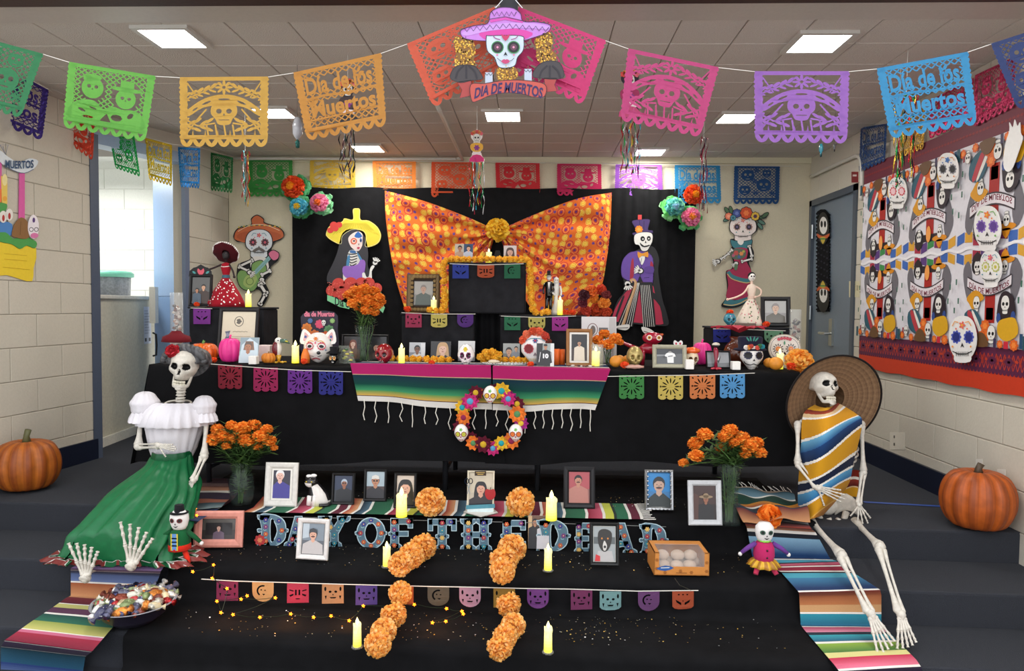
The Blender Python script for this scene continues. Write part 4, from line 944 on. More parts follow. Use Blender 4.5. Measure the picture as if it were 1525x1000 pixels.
for sx, pts in (('l', [(372,290),(430,270),(510,290),(530,380),(520,440),(530,480),(450,500),(380,480),(390,400)]),('r', [(965,290),(1050,235),(1098,270),(1090,360),(1125,400),(1110,460),(1040,470),(985,440),(975,360)]),('c', [(690,500),(760,480),(830,500),(838,560),(800,605),(740,610),(690,580)])):
 O = sp(Z5(pts), 4); mb = C(0, YS-.002 if sx == 'c' else YS+.002); mb.back('#6a4a1c', O, .003); mb.lay = 1; mb.shape('#7a5420', O)
 xs = [q[0] for q in O]; zs = [q[1] for q in O]; random.seed(5)
 def inside(x, z, P=O):
  c_ = False
  for i in range(len(P)):
   (x1, z1),(x2, z2) = P[i], P[i-1]
   if (z1 > z) != (z2 > z) and x < (x2-x1)*(z-z1)/(z2-z1)+x1: c_ = not c_
  return c_
 mb.lay = 2
 for _ in range(190 if sx != 'c' else 110):
  x = random.uniform(min(xs), max(xs)); z = random.uniform(min(zs), max(zs))
  if inside(x, z): mb.lay = 2+_ % 5; mb.shape(random.choice(['#d8a838', '#c8962c', '#b07c20', '#e6c050']), ell(x, z, 1.6,1.0,6, random.uniform(0,3)), step=False)
 mb.build('marigold_garland', M_CARD, t)
def T5(mb): mb.T = lambda a, b: (600+a/4.919, b/4.919)
mb = C(0, YS-.004); T5(mb); O = sp([(612,270),(640,262),(860,262),(886,300),(880,370),(840,420),(820,480),(760,498),(700,488),(670,420),(618,370)], 4)
mb.back('#9aa8b8', O, .003); mb.lay = 1; mb.shape('#b9c6d4', O); mb.strip('#28303c', O, 5, True)
for sx in (-1,1):
 cx = 752+sx*59; mb.shape('#3a8a4a', ell(cx, 346,46,46,20)); mb.shape('#1c1c24', ell(cx, 346,40,40,20)); mb.shape('#5a3a4a', ell(cx, 346,24,24,16)); mb.shape('#e088a8', ell(cx, 346,8,8,10)); mb.shape('#d06a90', ell(cx-sx*8+sx*10,402,7,7,8)); mb.strip('#8a3a70', sp([(752+sx*40,290),(752+sx*75,280),(752+sx*90,262)], 3, False), 6)
mb.shape('#14141c', [(752,378),(738,408),(752,402),(766,408)]); mb.shape('#b0305a', sp([(752,300),(726,270),(722,250),(745,262),(752,254),(760,262),(782,250),(778,270)], 2)); mb.strip('#28303c', sp([(690,425),(720,448),(750,450),(790,446),(815,425)], 3, False), 4); mb.shape('#b03a68', sp([(720,450),(740,434),(752,438),(764,434),(784,450),(752,468)], 3))
mb.build('skull', M_CARD, t)
for (O, D, Rb, lb) in (([(348,575),(362,515),(400,482),(460,475),(530,488),(575,545),(580,580),(500,590),(420,605)], [(450,490),(440,600)], [(398,602),(500,588),(505,700),(415,720),(432,660)], 'dark bun'),([(952,560),(975,495),(1030,455),(1090,445),(1150,462),(1180,530),(1172,570),(1110,580),(1030,575)], [(1070,450),(1080,580)], [(1035,572),(1128,575),(1112,620),(1132,668),(1040,676)], 'dark bun')):
 mb = C(0, YS-.001); T5(mb); P = sp(O, 4); mb.back('#2c282c', P, .003); mb.lay = 1; mb.shape('#3a3538', P); mb.strip('#1c181c', P, 4, True)
 cx = sum(q[0] for q in O)/len(O)
 for k in (-60,0,60): mb.strip('#26222a', sp([(cx+k*.3,480),(cx+k, 520),(cx+k*1.3,575)], 3, False), 12)
 mb.build('bun', M_CARD, t)
 mb = C(0, YS-.0005); T5(mb); mb.back('#7a2a2c', Rb, .002); mb.lay = 1; mb.shape('#9a3a38', Rb); mb.strip('#3a1420', Rb, 4, True); mb.build('ribbon_end', M_CARD, t)
mb = C(0, YS-.007); T5(mb); rb = [(497+54*k, 610-62*sin(PI*k/10)+20*(k/10)*0) for k in range(11)]
bot = [(x, z+125-14*abs(k-5)/5) for k, (x, z) in enumerate(rb)]; O = rb+bot[::-1]
O = sp([(497,620),(600,612),(750,588),(900,590),(1040,618),(1038,705),(960,712),(880,690),(760,680),(640,700),(560,735),(505,740)], 4)
mb.back('#8a3232', O, .003); mb.lay = 1; mb.shape('#b04a40', O); mb.strip('#3a1420', O, 5, True)
text(mb, 'DIA DE MUERTOS', 522,708,1020,628, '#2c1c50', .03, warp=lambda x, z, u, v: (x+10*v, z+14-(44*(1-(2*u-1)**2))+4))
mb.build('ribbon', M_CARD, t, label='red ribbon lettered DIA DE MUERTOS')
for cx in (630,917):
 mb = C(0, YS-.003); T5(mb); z0 = 505 if cx > 800 else 530; mb.back('#8a96a6', rct(cx-27, z0, cx+27, z0+90), .002); mb.lay = 1; mb.shape('#aab4c4', rct(cx-27, z0, cx+27, z0+90)); mb.strip('#28303c', sp([(cx-27, z0+5),(cx-14, z0+22),(cx, z0+6),(cx+12, z0+24),(cx+27, z0+2)], 3, False), 4); mb.shape('#6a2a2a', sp([(cx-7, z0-6),(cx, z0-30),(cx+7, z0-6)], 3)); mb.build('candle', M_CARD, t)
mb = MB();
for dx in (-.05,.05): mb.tube([PY(758,12, YS)+V((dx, 0,0)), PY(758,4, YS)+V((dx*.3,0,.02))], .0015,4, '#ddd')
mb.build('hook', M_METAL, t)
YCu = 6.185
def cutout(name, items, label, y=YCu, T=None, th=.006):
 mb = MB(fn=cut(y)); mb.T = T
 for it in items:
  k = it[0]
  if k == 'b': mb.lay = 0; mb.back(it[1], it[2], th); mb.lay = 1
  elif k == 's': mb.shape(it[1], it[2])
  elif k == 'l': mb.strip(it[1], it[2], it[3])
  elif k == 'c': mb.strip(it[1], it[2], it[3], True)
  elif k == 'k': skull2(mb, *it[1], **it[2])
  elif k == 'bone': bone2(mb, *it[1:])
  elif k == 'hand': hand2(mb, *it[1:])
  elif k == 't': text(mb, *it[1:-1], **it[-1])
  elif k == 'f': it[1](mb)
 o = mb.build(name, M_CARD, None); tag(o, label, 'cutout'); return o
TL_ = lambda a, b: (470+a*.18,300+b*.18)
def ribs(mb):
 for i, z in enumerate((430,450,472,494,516)): mb.strip('#15151a', sp([(268+i*4, z+6),(300, z+10+i*2),(350-i*3, z)], 3, False), 8)
def hatlines(mb):
 for k in range(-7,8): mb.strip('#c8a41c', [(330+k*12,180),(330+k*27,215+abs(k)*9)], 3, step=False)
def bumps(mb):
 mb.lay += 1
 for x, z, r in ((130,740,44),(190,690,55),(290,690,62),(380,690,60),(440,680,50),(505,720,45),(330,760,80),(200,760,60),(450,770,60)): mb.shape('#d8473c', ell(x, z, r, r, 20), step=False)
 mb.lay += 1; random.seed(2)
 for _ in range(160): mb.shape('#ee7a68', ell(random.uniform(100,530), random.uniform(670,800), 4,4,6), step=False)
cutout('catrina_cutout', [('b', '#2a2a30', sp([(225,260),(180,420),(140,520),(95,620),(120,680),(300,660),(440,620),(430,520),(435,430),(410,300),(330,230)], 4), ),
 ('s', '#35343a', sp([(225,260),(180,420),(140,520),(95,620),(120,680),(300,660),(440,620),(430,520),(435,430),(410,300),(330,230)], 4)),
 ('b', '#e8cc30', sp([(86,265),(120,200),(215,170),(240,140),(308,150),(308,70),(340,58),(368,70),(372,150),(440,160),(510,210),(542,280),(520,345),(450,378),(405,372),(415,290),(385,245),(300,240),(225,290),(215,358),(140,330),(95,295)], 4)),
 ('s', '#ecd63c', sp([(90,265),(122,204),(217,174),(242,146),(312,154),(312,74),(340,62),(364,74),(368,154),(438,164),(506,213),(537,280),(516,342),(450,373),(410,368),(420,290),(387,240),(300,235),(222,286),(210,352),(143,326),(99,293)], 4)),('f', hatlines),
 ('c', '#f6f0b0', sp([(90,265),(122,204),(217,174),(242,146),(312,154),(312,74),(340,62),(364,74),(368,154),(438,164),(506,213),(537,280),(516,342),(450,373),(410,368),(420,290),(387,240),(300,235),(222,286),(210,352),(143,326),(99,293)], 4), 3),
 ('s', '#d8403a', ell(150,200,32,32)),('s', '#d8403a', ell(195,195,26,24)),('s', '#d8403a', ell(122,240,26,24)),('s', '#d8403a', ell(160,225,30,24)),
 ('s', '#f0dcd6', sp([(270,310),(300,270),(350,250),(386,270),(388,320),(384,370),(355,412),(320,400),(288,370)], 4)),('s', '#2a6ab8', sp([(320,290),(352,250),(386,290),(356,304)], 2)),
 ('s', '#e0684a', ell(316,330,27,27)),('s', '#f0c8b8', ell(316,330,17,17)),('s', '#24304a', ell(318,328,9,7)),('s', '#3a6ab0', ell(374,322,10,17)),('s', '#14141c', ell(374,326,6,7)),('s', '#14141c', [(352,352),(362,350),(358,366)]),('s', '#c83a5a', sp([(340,386),(354,378),(368,384),(354,396)], 2)),
 ('s', '#e8e6e0', sp([(280,410),(330,405),(350,440),(370,480),(350,540),(270,540),(262,470)], 4)),('f', ribs),('s', '#4a8ab8', sp([(265,455),(285,450),(275,540),(252,540)], 2)),('s', '#4a8ab8', sp([(345,420),(385,480),(375,500),(350,450)], 2)),('s', '#3a6ea8', sp([(290,405),(330,410),(330,430),(285,425)], 2)),
 ('s', '#e8e6e0', [(226,600),(262,600),(256,660),(228,660)]),('s', '#9a6ac8', sp([(230,540),(300,535),(350,520),(372,485),(405,490),(412,540),(380,640),(270,640),(226,600)], 3)),
 ('s', '#f0f0ec', sp([(385,600),(405,590),(420,625),(440,620),(450,560),(470,530),(488,540),(465,580),(462,650),(400,660)], 3)),('hand', 492,510,46,-1.2, '#f0f0ec', '#1a1a1e'),
 ('f', bumps),('s', '#8fe0a8', [(96,775),(170,800),(285,860),(278,892),(200,875),(96,822)]),('s', '#8fe0a8', [(540,740),(560,860),(574,880),(556,925),(530,900)]),('t', 'Dia de', 160,862,300,790, '#14141a', .02, {'warp': lambda x, z, u, v: (x, z+26*u)})],
 'cut-out catrina lady with a wide yellow hat and red ruffled skirt on the backdrop', T=TL_)
TG = lambda a, b: (900+a*.223,300+b*.223)
def trousers(mb):
 for L in ([(225,560),(110,830)], [(240,565),(280,840)]):
  pass
 for k in range(6):
  mb.strip('#e8e6e0', [(222+k*4-8,545),(95+k*17,835)], 3); mb.strip('#e8e6e0', [(245+k*11,560),(262+k*14,838)], 3, step=False)
cutout('gentleman_cutout', [('b', '#17171b', sp([(135,590),(90,660),(60,740),(62,800),(200,820),(330,830),(425,828),(420,760),(385,640),(360,470),(365,380),(320,300),(210,330),(120,420)], 4)),
 ('s', '#b82848', sp([(150,600),(100,670),(64,740),(66,800),(210,810),(400,818),(385,700),(340,620),(320,560),(240,540)], 4)),
 ('s', '#14141a', sp([(300,620),(345,620),(415,760),(420,825),(395,820),(370,700)], 3)),('s', '#14141a', sp([(120,640),(135,640),(90,760),(80,800),(70,780)], 2)),
 ('s', '#18181c', [(205,540),(245,540),(190,836),(80,836)]),('s', '#18181c', [(230,540),(320,540),(345,836),(262,840)]),('f', trousers),
 ('s', '#f0eee8', sp([(78,835),(160,822),(168,845),(140,862),(85,850)], 3)),('s', '#f0eee8', sp([(248,840),(300,850),(345,885),(320,895),(265,880)], 3)),('l', '#1a1a1e', [(85,848),(160,845)], 4),('l', '#1a1a1e', [(262,868),(330,888)], 4),
 ('b', '#5a3a90', sp([(200,335),(240,330),(300,345),(330,400),(330,480),(322,560),(265,550),(238,505),(215,545),(130,520),(112,460),(125,390),(165,345)], 4)),
 ('s', '#6a48a4', sp([(202,338),(240,334),(298,348),(326,400),(326,480),(318,555),(265,546),(238,500),(213,540),(133,516),(115,460),(128,392),(167,348)], 4)),('s', '#a82440', sp([(180,400),(195,385),(196,500),(170,520)], 2)),('s', '#a82440', sp([(310,400),(326,420),(326,450),(306,450)], 2)),
 ('l', '#2c1c50', [(240,500),(250,420),(225,345)], 3),('l', '#2c1c50', [(250,420),(290,345)], 3),('l', '#2c1c50', [(265,512),(300,508)], 3),('s', '#f0eee8', sp([(232,370),(272,368),(262,410),(250,425),(240,405)], 2)),('l', '#1a1a1e', [(250,380),(244,410)], 3),
 ('s', '#e89a28', sp([(222,335),(252,350),(290,335),(292,375),(255,362),(228,380)], 2)),('s', '#e89a28', ell(254,356,10,9)),
 ('s', '#f0eee8', sp([(198,240),(215,215),(270,205),(318,215),(322,260),(305,300),(285,330),(250,330),(232,295),(205,285)], 4)),('c', '#16161a', sp([(198,240),(215,215),(270,205),(318,215),(322,260),(305,300),(285,330),(250,330),(232,295),(205,285)], 4), 3),
 ('s', '#16161a', ell(256,250,15,17)),('s', '#16161a', ell(297,248,13,16)),('s', '#f0eee8', ell(258,252,5,5)),('s', '#f0eee8', ell(297,250,5,5)),('s', '#16161a', [(276,262),(270,278),(282,278)]),('s', '#16161a', sp([(238,275),(265,298),(300,290),(302,298),(268,308),(244,296)], 2)),
 ('b', '#3c2a5c', sp([(188,212),(215,205),(208,180),(185,140),(205,125),(298,120),(300,150),(292,190),(322,195),(318,215),(260,220),(200,228)], 3)),('s', '#46306c', sp([(192,212),(218,206),(212,180),(190,142),(207,129),(294,124),(296,150),(288,192),(318,197),(314,212),(260,216),(202,224)], 3)),('l', '#2a1c44', [(235,130),(240,190)], 4),('l', '#2a1c44', [(265,130),(264,190)], 4),('s', '#c83a3a', rct(224,90,250,122)),
 ('s', '#ee8a20', flo(231,188,27,22,9)),('s', '#f8b040', flo(231,188,14,9,7)),
 ('s', '#5a3a90', sp([(270,440),(325,435),(328,480),(272,478)], 2)),('hand', 240,465,42,3.5, '#f0eee8', '#16161a'),('l', '#c89a6a', sp([(180,545),(178,528),(198,525),(208,560),(170,680),(125,832)], 4, False), 18),('l', '#e0bc90', sp([(182,545),(180,530),(198,528),(205,560),(167,680),(122,832)], 4, False), 5),('hand', 155,550,44,1.4, '#f0eee8', '#16161a')],
 'cut-out skeleton gentleman in a purple tailcoat and top hat leaning on a cane', T=TG, y=YCu)
TGu = lambda a, b: (270+a*.24,220+b*.24)
def hatdots(mb):
 for k in range(-8,9): mb.shape('#3a6a4a' if k % 2 else '#d8c040', ell(485+k*16,482+.045*k*k*4.2,5,6,6), step=(k == -8))
BN = '#e6e2da'; LN_ = '#15151a'
cutout('guitarist_cutout', [('b', LN_, sp([(322,550),(350,500),(430,478),(432,440),(470,416),(512,440),(520,465),(600,490),(640,530),(620,570),(580,588),(560,640),(606,650),(600,700),(555,740),(560,780),(520,830),(545,900),(505,985),(470,975),(500,910),(470,880),(420,895),(350,840),(345,760),(360,720),(430,690),(430,650),(390,590),(345,585)], 4)),
 ('s', '#c8683c', sp([(330,550),(355,505),(434,484),(438,445),(470,422),(508,445),(515,470),(598,496),(632,532),(614,566),(480,600),(350,578)], 4)),('s', '#b85a34', sp([(345,560),(400,520),(560,520),(620,555),(480,598)], 3)),('f', hatdots),('l', '#f0e0c0', sp([(352,520),(430,482),(520,480),(610,515)], 3, False), 3),
 ('k', (482,595,170), dict(base='#dfe4e8', ring='#8a5a5a', iris='#d06070', eye='#3a2a3a', wide=.95)),('s', '#e8e6e0', ell(430,575,26,28)) if False else ('s', '#6a6460', sp([(442,640),(480,618),(520,640),(500,646),(482,634),(460,646)], 3)),
 ('s', '#e6e2da', sp([(440,684),(480,676),(530,690),(540,760),(470,780),(430,740)], 3)),
 ('s', '#7fa860', sp([(440,720),(500,700),(530,760),(480,850),(440,892),(370,870),(345,800),(370,760),(430,770)], 4)),('c', LN_, sp([(440,720),(500,700),(530,760),(480,850),(440,892),(370,870),(345,800),(370,760),(430,770)], 4), 5),('s', '#a8c070', sp([(400,800),(450,780),(470,820),(430,870),(385,850)], 3)),('l', '#5a7a40', ell(425,830,22,22)+[(447,830)], 4),
 ('l', '#8ab8b8', [(455,780),(560,670)], 24),('l', '#6a9a9a', [(465,770),(555,680)], 3),('s', '#e07898', sp([(540,660),(570,636),(606,656),(600,690),(568,700)], 3)),('c', LN_, sp([(540,660),(570,636),(606,656),(600,690),(568,700)], 3), 5),
 ('bone', (440,700),(365,735), 13),('bone', (360,740),(415,765), 12),('hand', 425,775,34,.6),('bone', (500,790),(550,765), 13),('hand', 500,820,34,1.6),('bone', (490,850),(525,905), 17),('bone', (520,915),(490,970), 14)],
 'cut-out skeleton with an orange sombrero and green guitar on the rear wall', y=YW-.03, T=TGu)
TC = lambda a, b: (900+a*.223,300+b*.223)
def crown(mb):
 for x, z, r, c, c2 in ((830,100,24, '#e07a5a', '#f0a080'),(885,80,28, '#3a4a8a', '#6a7ab8'),(948,78,40, '#c84a24', '#e87a40'),(1008,100,28, '#d8b040', '#4a2a4a'),(860,110,18, '#4a8a9a', '#2a5a6a')):
  mb.shape(LN_, flo(x, z, r+4, r, 8)); mb.shape(c, flo(x, z, r, r*.85,8)); mb.shape(c2, flo(x, z, r*.5, r*.35,6))
def leaves(mb):
 for x, z, a in ((820,62,-2.2),(845,58,-1.8),(818,120,2.6),(1060,105,-.3),(1075,92,-.6),(1050,140,.5),(1040,165,.9)): mb.shape(LN_, ell(x, z, 30,15,12, a)); mb.shape('#4a6a4a' if a < 0 else '#5a8070', ell(x, z, 25,10,12, a))
cutout('catrina_cutout', [('b', LN_, sp([(835,160),(850,120),(910,90),(980,100),(1022,150),(1018,200),(965,225),(962,255),(990,260),(985,300),(1000,345),(992,400),(965,405),(982,470),(975,600),(960,660),(910,700),(850,712),(780,700),(815,640),(820,560),(812,470),(850,450),(860,400),(845,360),(850,290),(840,255),(872,245),(868,215)], 4)),
 ('f', leaves),('f', crown),
 ('k', (926,178,170), dict(base='#e8dcd6', ring='#b08a80', eye='#1c1c2a', iris='#6a5a7a', wide=1.02, deco=('#d06a70', '#6a9aa0', '#e0b060'))),('f', crown),
 ('s', '#3a7a84', sp([(842,258),(870,262),(915,268),(960,262),(988,258),(980,295),(950,318),(915,310),(880,318),(852,300)], 4)),('c', LN_, sp([(842,258),(870,262),(915,268),(960,262),(988,258),(980,295),(950,318),(915,310),(880,318),(852,300)], 4), 4),('s', '#e8e4dc', sp([(890,262),(930,262),(925,285),(910,292),(895,282)], 2)),
 ('s', '#a8264e', sp([(860,320),(955,318),(950,400),(985,480),(972,600),(960,650),(820,650),(828,560),(818,470),(858,450),(868,400)], 4)),('s', '#5a6a5a', sp([(845,330),(880,315),(940,325),(940,370),(890,390),(850,375)], 3)),('s', '#c0504a', flo(880,345,18,12,6)),('s', '#d88a50', flo(915,350,15,10,6)),('s', '#4a6a9a', flo(900,372,12,8,6)),('s', '#b8607a', flo(862,362,12,8,6)),('s', '#b8b050', flo(930,335,10,6,6)),
 ('l', '#3a7a84', sp([(826,470),(850,500),(900,520),(950,530),(978,522)], 4, False), 26),('l', '#d8b878', sp([(822,485),(848,515),(900,535),(950,545),(978,538)], 4, False), 6),('s', '#3a7a84', sp([(795,690),(820,650),(870,662),(920,650),(962,640),(955,665),(905,690),(850,702)], 3)),('l', '#d8b878', sp([(795,688),(850,695),(905,682),(955,655)], 3, False), 6),
 ('bone', (852,325),(800,375), 11),('bone', (830,350),(780,385), 10),('hand', 757,402,36,2.8),('bone', (968,300),(985,365), 12),('bone', (985,385),(920,402), 11),('hand', 880,415,32,2.2),('s', '#5a7a5a', sp([(870,420),(892,425),(885,460),(868,455)], 2))],
 'cut-out skull lady with a flower crown and long pink dress on the rear wall', y=YW-.03, T=TC)
XD = XR-.002
t = thing('lace_strip', 'black lace strip with two skull faces hanging on the grey door', 'decoration', PX(1225,468, XD))
mb = MB(fn=wallfn(XD)); O = [(1216+1.6*sin(z*1.1)-(z-315)*.008*0, z) for z in range(315,466,2)]+[(1235+1.6*sin(z*1.3), z) for z in range(464,316,-2)]
O = [(1222,312)]+O+[(1228,312)]; mb.back('#101014', O, .004); mb.lay = 1
for i in range(60):
 mb.shape('#2c2c34', ell(1219+(i % 4)*4.3,320+i*2.4,1.5,1.5,6), step=(i == 0))
mb.build('lace', M_BLACK, t)
for z, up in ((340,1),(442,-1)):
 mb = MB(fn=wallfn(XD-.01)); T = (lambda a, b: (1225+(a-1225), b)) ; sg = up
 mb.lay = 1; mb.shape('#101014', ell(1226, z, 9,24,20)); mb.shape('#eceae4', sp([(1226-6, z-sg*12),(1226, z-sg*19),(1232, z-sg*12),(1232, z+sg*4),(1226, z+sg*9),(1220, z+sg*4)], 4) if 0 else ell(1226.5, z-6*sg*0-4,6,13,16))
 mb.shape('#101014', ell(1224, z-6,1.8,5,10)); mb.shape('#101014', ell(1229, z-6,1.8,5,10), step=False); mb.shape('#c85a2c', sp([(1217, z+8*sg),(1226, z+12*sg),(1236, z+8*sg),(1232, z+15*sg),(1220, z+15*sg)], 3)); mb.shape('#c8b040', sp([(1222, z+14*sg),(1230, z+14*sg),(1226, z+24*sg)], 2)); mb.shape('#4a8a4a', rct(1222, z+15*sg, 1230, z+17*sg))
 mb.build('skull_face', M_CARD, t, label='small skull face with an orange hat')
def pompart(name, c, r, cols, n=90, axis=V((0,-1,.25)), parent=None, m=None, w_=.34, cut_=-.25, ruff=.25, mesh=False, seed=0, curl=.18, label=None):
 rn = random.Random(seed); mb = MB(); axis = axis.normalized(); q = V((0,-1,0)).rotation_difference(axis)
 mb.ball((c[0], c[1], c[2]), r*.62,10,7, cols[0])
 for k in range(n):
  zz = 1-(k+.5)/n*(1-cut_); th = k*2.39996+rn.uniform(-.2,.2); s_ = math.sqrt(max(0,1-zz*zz))
  d = V((s_*cos(th), -zz, s_*sin(th))); u = d.orthogonal().normalized(); v = d.cross(u); a = rn.uniform(0, PI) if zz > .8 else math.atan2(v.dot(V((0,-1,0))), u.dot(V((0,-1,0))))+PI/2
  e = u*cos(a)+v*sin(a); f = d.cross(e); R = r*rn.uniform(1-ruff, 1.0); w1 = r*w_*rn.uniform(.8,1.2)
  col = jit(cols[k % len(cols)], .12); P0 = d*r*.42; P1 = d*R*.86; P2 = d*R+f*r*curl*rn.uniform(-1,1)
  pts = [P0-e*w1*.3, P0+e*w1*.3, P1-e*w1*.9+f*r*.05, P1+f*r*.09*rn.choice((-1,1)), P1+e*w1*.9+f*r*.05, P2-e*w1*.6, P2+e*w1*.6]
  ix = [mb.p(V(c)+q@p_) for p_ in pts]
  mb.face([ix[0], ix[1], ix[4], ix[3]], col); mb.face([ix[0], ix[3], ix[2]], col); mb.face([ix[2], ix[3], ix[5]], col); mb.face([ix[3], ix[4], ix[6], ix[5]], col)
 if mesh: return mb.mesh(name, m or M_PETAL)
 return mb.build(name, m or M_PETAL, parent, label=label)
def wallpom(px, py, rpx, y, cols, centre, halo, label, sd, grp='tissue flowers at the backdrop corners'):
 c = PY(px, py, y); r = rpx*y/F; t = thing('tissue_flower', label, 'paper flower', c, grp)
 if halo: pompart('leaf_layer', c+V((0, r*.95,0)), r*1.35, halo, 80, parent=t, m=M_PAPER, w_=.28, cut_=-.02, seed=sd, ruff=.3)
 pompart('petals', c, r, cols, 210, parent=t, m=M_PAPER, w_=.17, cut_=-.05, seed=sd+1)
 if centre: pompart('centre', c+V((0,-r*.75,0)), r*.38, centre, 36, parent=t, m=M_PAPER, seed=sd+2)
G1 = ['#5ab87a', '#7ad09a', '#4aa86a']
wallpom(437,279,18,6.05, ['#e8521c', '#f06a2c', '#d8441a'], ['#f0a020'], G1, 'orange tissue flower with a yellow heart at the top left of the backdrop', 1)
wallpom(446,309,15,6.0, ['#5ac0d8', '#7ad4e4', '#4ab0cc'], ['#e8c030'], G1, 'sky blue tissue flower with a yellow heart at the left of the backdrop', 5)
wallpom(476,303,15,6.02, ['#f08ab0', '#f4a4c0', '#ec7aa4'], ['#e87a30'], ['#8ad8a4', '#a8e0b4'], 'pink tissue flower with an orange heart at the left of the backdrop', 9)
wallpom(1033,291,16,6.0, ['#e8521c', '#f06a2c', '#d8441a'], ['#f0a020'], None, 'orange tissue flower at the top right of the backdrop', 13)
wallpom(1004,309,15,6.10, ['#7ad4cc', '#8ae0c8', '#5ab8b8'], ['#9ac8e0'], ['#8ae08a', '#a0e8a0'], 'mint and teal tissue flower at the right of the backdrop', 17)
wallpom(1029,324,15,6.08, ['#f08ab0', '#f4a4c0', '#ec7aa4'], ['#f09a30'], ['#8ae08a', '#6ad08a'], 'pink tissue flower with an orange heart at the right of the backdrop', 21)
wallpom(741,343,19,5.98, ['#ffd43c', '#ffdc58', '#fac82c'], None, None, 'big yellow tissue pom-pom at the knot of the orange curtain', 25, None)
# ================================================================== BUILDERS FOR SMALL THINGS
def pxs(y): return (PY(763,500, y)-PY(762,500, y)).length
ZTT = ZT+.0065
def base(px, py, z, y=None):
 if y is None:
  y = PZ(px, py, z).y if py > 460 else 4.5
  if abs(z-ZTT) < .02: y = min(max(y, 3.99), 4.43)
 p = PY(px, py, y); return V((p.x, y, z)), pxs(y)
def LM(b, rz=0, rx=0): return Matrix.Translation(b) @ Matrix.Rotation(rz, 4, 'Z') @ Matrix.Rotation(rx, 4, 'X')
SK1, SK2, SK3 = '#d8a684', '#b98260', '#8c5a40'
def person(mb, x, z, r, skin=SK2, hair='#1c1614', shirt='#555', long=0, hat=None, zb=None, beard=0, smile=1, glasses=0):
 zb = mb.clip[2] if zb is None else zb
 if long: mb.shape(hair, sp([(x-r*1.15, z-r*2.2*long),(x-r*1.2, z),(x-r*.8, z+r*1.2),(x, z+r*1.45),(x+r*.8, z+r*1.2),(x+r*1.2, z),(x+r*1.15, z-r*2.2*long)], 3))
 mb.shape(shirt, [(x-r*2.5, zb),(x-r*2.3, z-r*2.1),(x-r*.7, z-r*1.25),(x+r*.7, z-r*1.25),(x+r*2.3, z-r*2.1),(x+r*2.5, zb)])
 mb.shape(skin, [(x-r*.38, z-r*.6),(x+r*.38, z-r*.6),(x+r*.45, z-r*1.35),(x, z-r*1.75),(x-r*.45, z-r*1.35)])
 if hair and not long: mb.shape(hair, ell(x, z+r*.25, r*.95, r*1.1,14))
 mb.shape(skin, ell(x, z, r*.8, r*1.05,16))
 if hair: mb.shape(hair, [(x-r*.84, z+r*.2),(x-r*.8, z+r*.8),(x, z+r*1.25),(x+r*.8, z+r*.8),(x+r*.84, z+r*.2),(x+r*.4, z+r*.62),(x-r*.3, z+r*.66)])
 for sx in (-1,1): mb.shape('#241a18', ell(x+sx*r*.32, z+r*.1, r*.1, r*.07,6), step=False)
 if glasses:
  for sx in (-1,1): mb.shape('#181418', ell(x+sx*r*.34, z+r*.1, r*.27, r*.2,8), step=False)
 if beard: mb.shape(hair, sp([(x-r*.5, z-r*.35),(x, z-r*.25),(x+r*.5, z-r*.35),(x+r*.3, z-r*.5),(x-r*.3, z-r*.5)], 2))
 mb.shape('#9a4a44', ell(x, z-r*.52, r*.26, r*.08,8))
 mb.shape(mixc(skin, '#6a3a28', .4), [(x-r*.08, z+r*.02),(x+r*.08, z+r*.02),(x+r*.13, z-r*.2),(x-r*.13, z-r*.2)])
 if hat:
  k, c = hat
  if k == 'cap': mb.shape(c, [(x-r*.95, z+r*.45),(x-r*.8, z+r*1.2),(x, z+r*1.5),(x+r*.8, z+r*1.2),(x+r*.95, z+r*.45),(x, z+r*.6)])
  if k == 'wide': mb.shape(c, ell(x, z+r*.75, r*2.2, r*.5,16)); mb.shape(c, ell(x, z+r*1.1, r*.9, r*.8,12), step=False)
def photo(mb, x0, z0, x1, z1, bg, people, extra=()):
 """flat printed picture: backdrop colour(s), then people in box-relative units"""
 w_, h = x1-x0, z1-z0; mb.clip = (x0, x1, z0, z1)
 mb.shape(bg[0], rct(x0, z0, x1, z1))
 if len(bg) > 1: mb.shape(bg[1], rct(x0, z0, x1, z0+h*.45))
 for e in extra: mb.shape(e[0], [(x0+a*w_, z0+b*h) for a, b in e[1]])
 for p in people:
  p = dict(p); person(mb, x0+p.pop('x', .5)*w_, z0+p.pop('z', .6)*h, p.pop('r', .17)*w_, **p)
 mb.clip = None
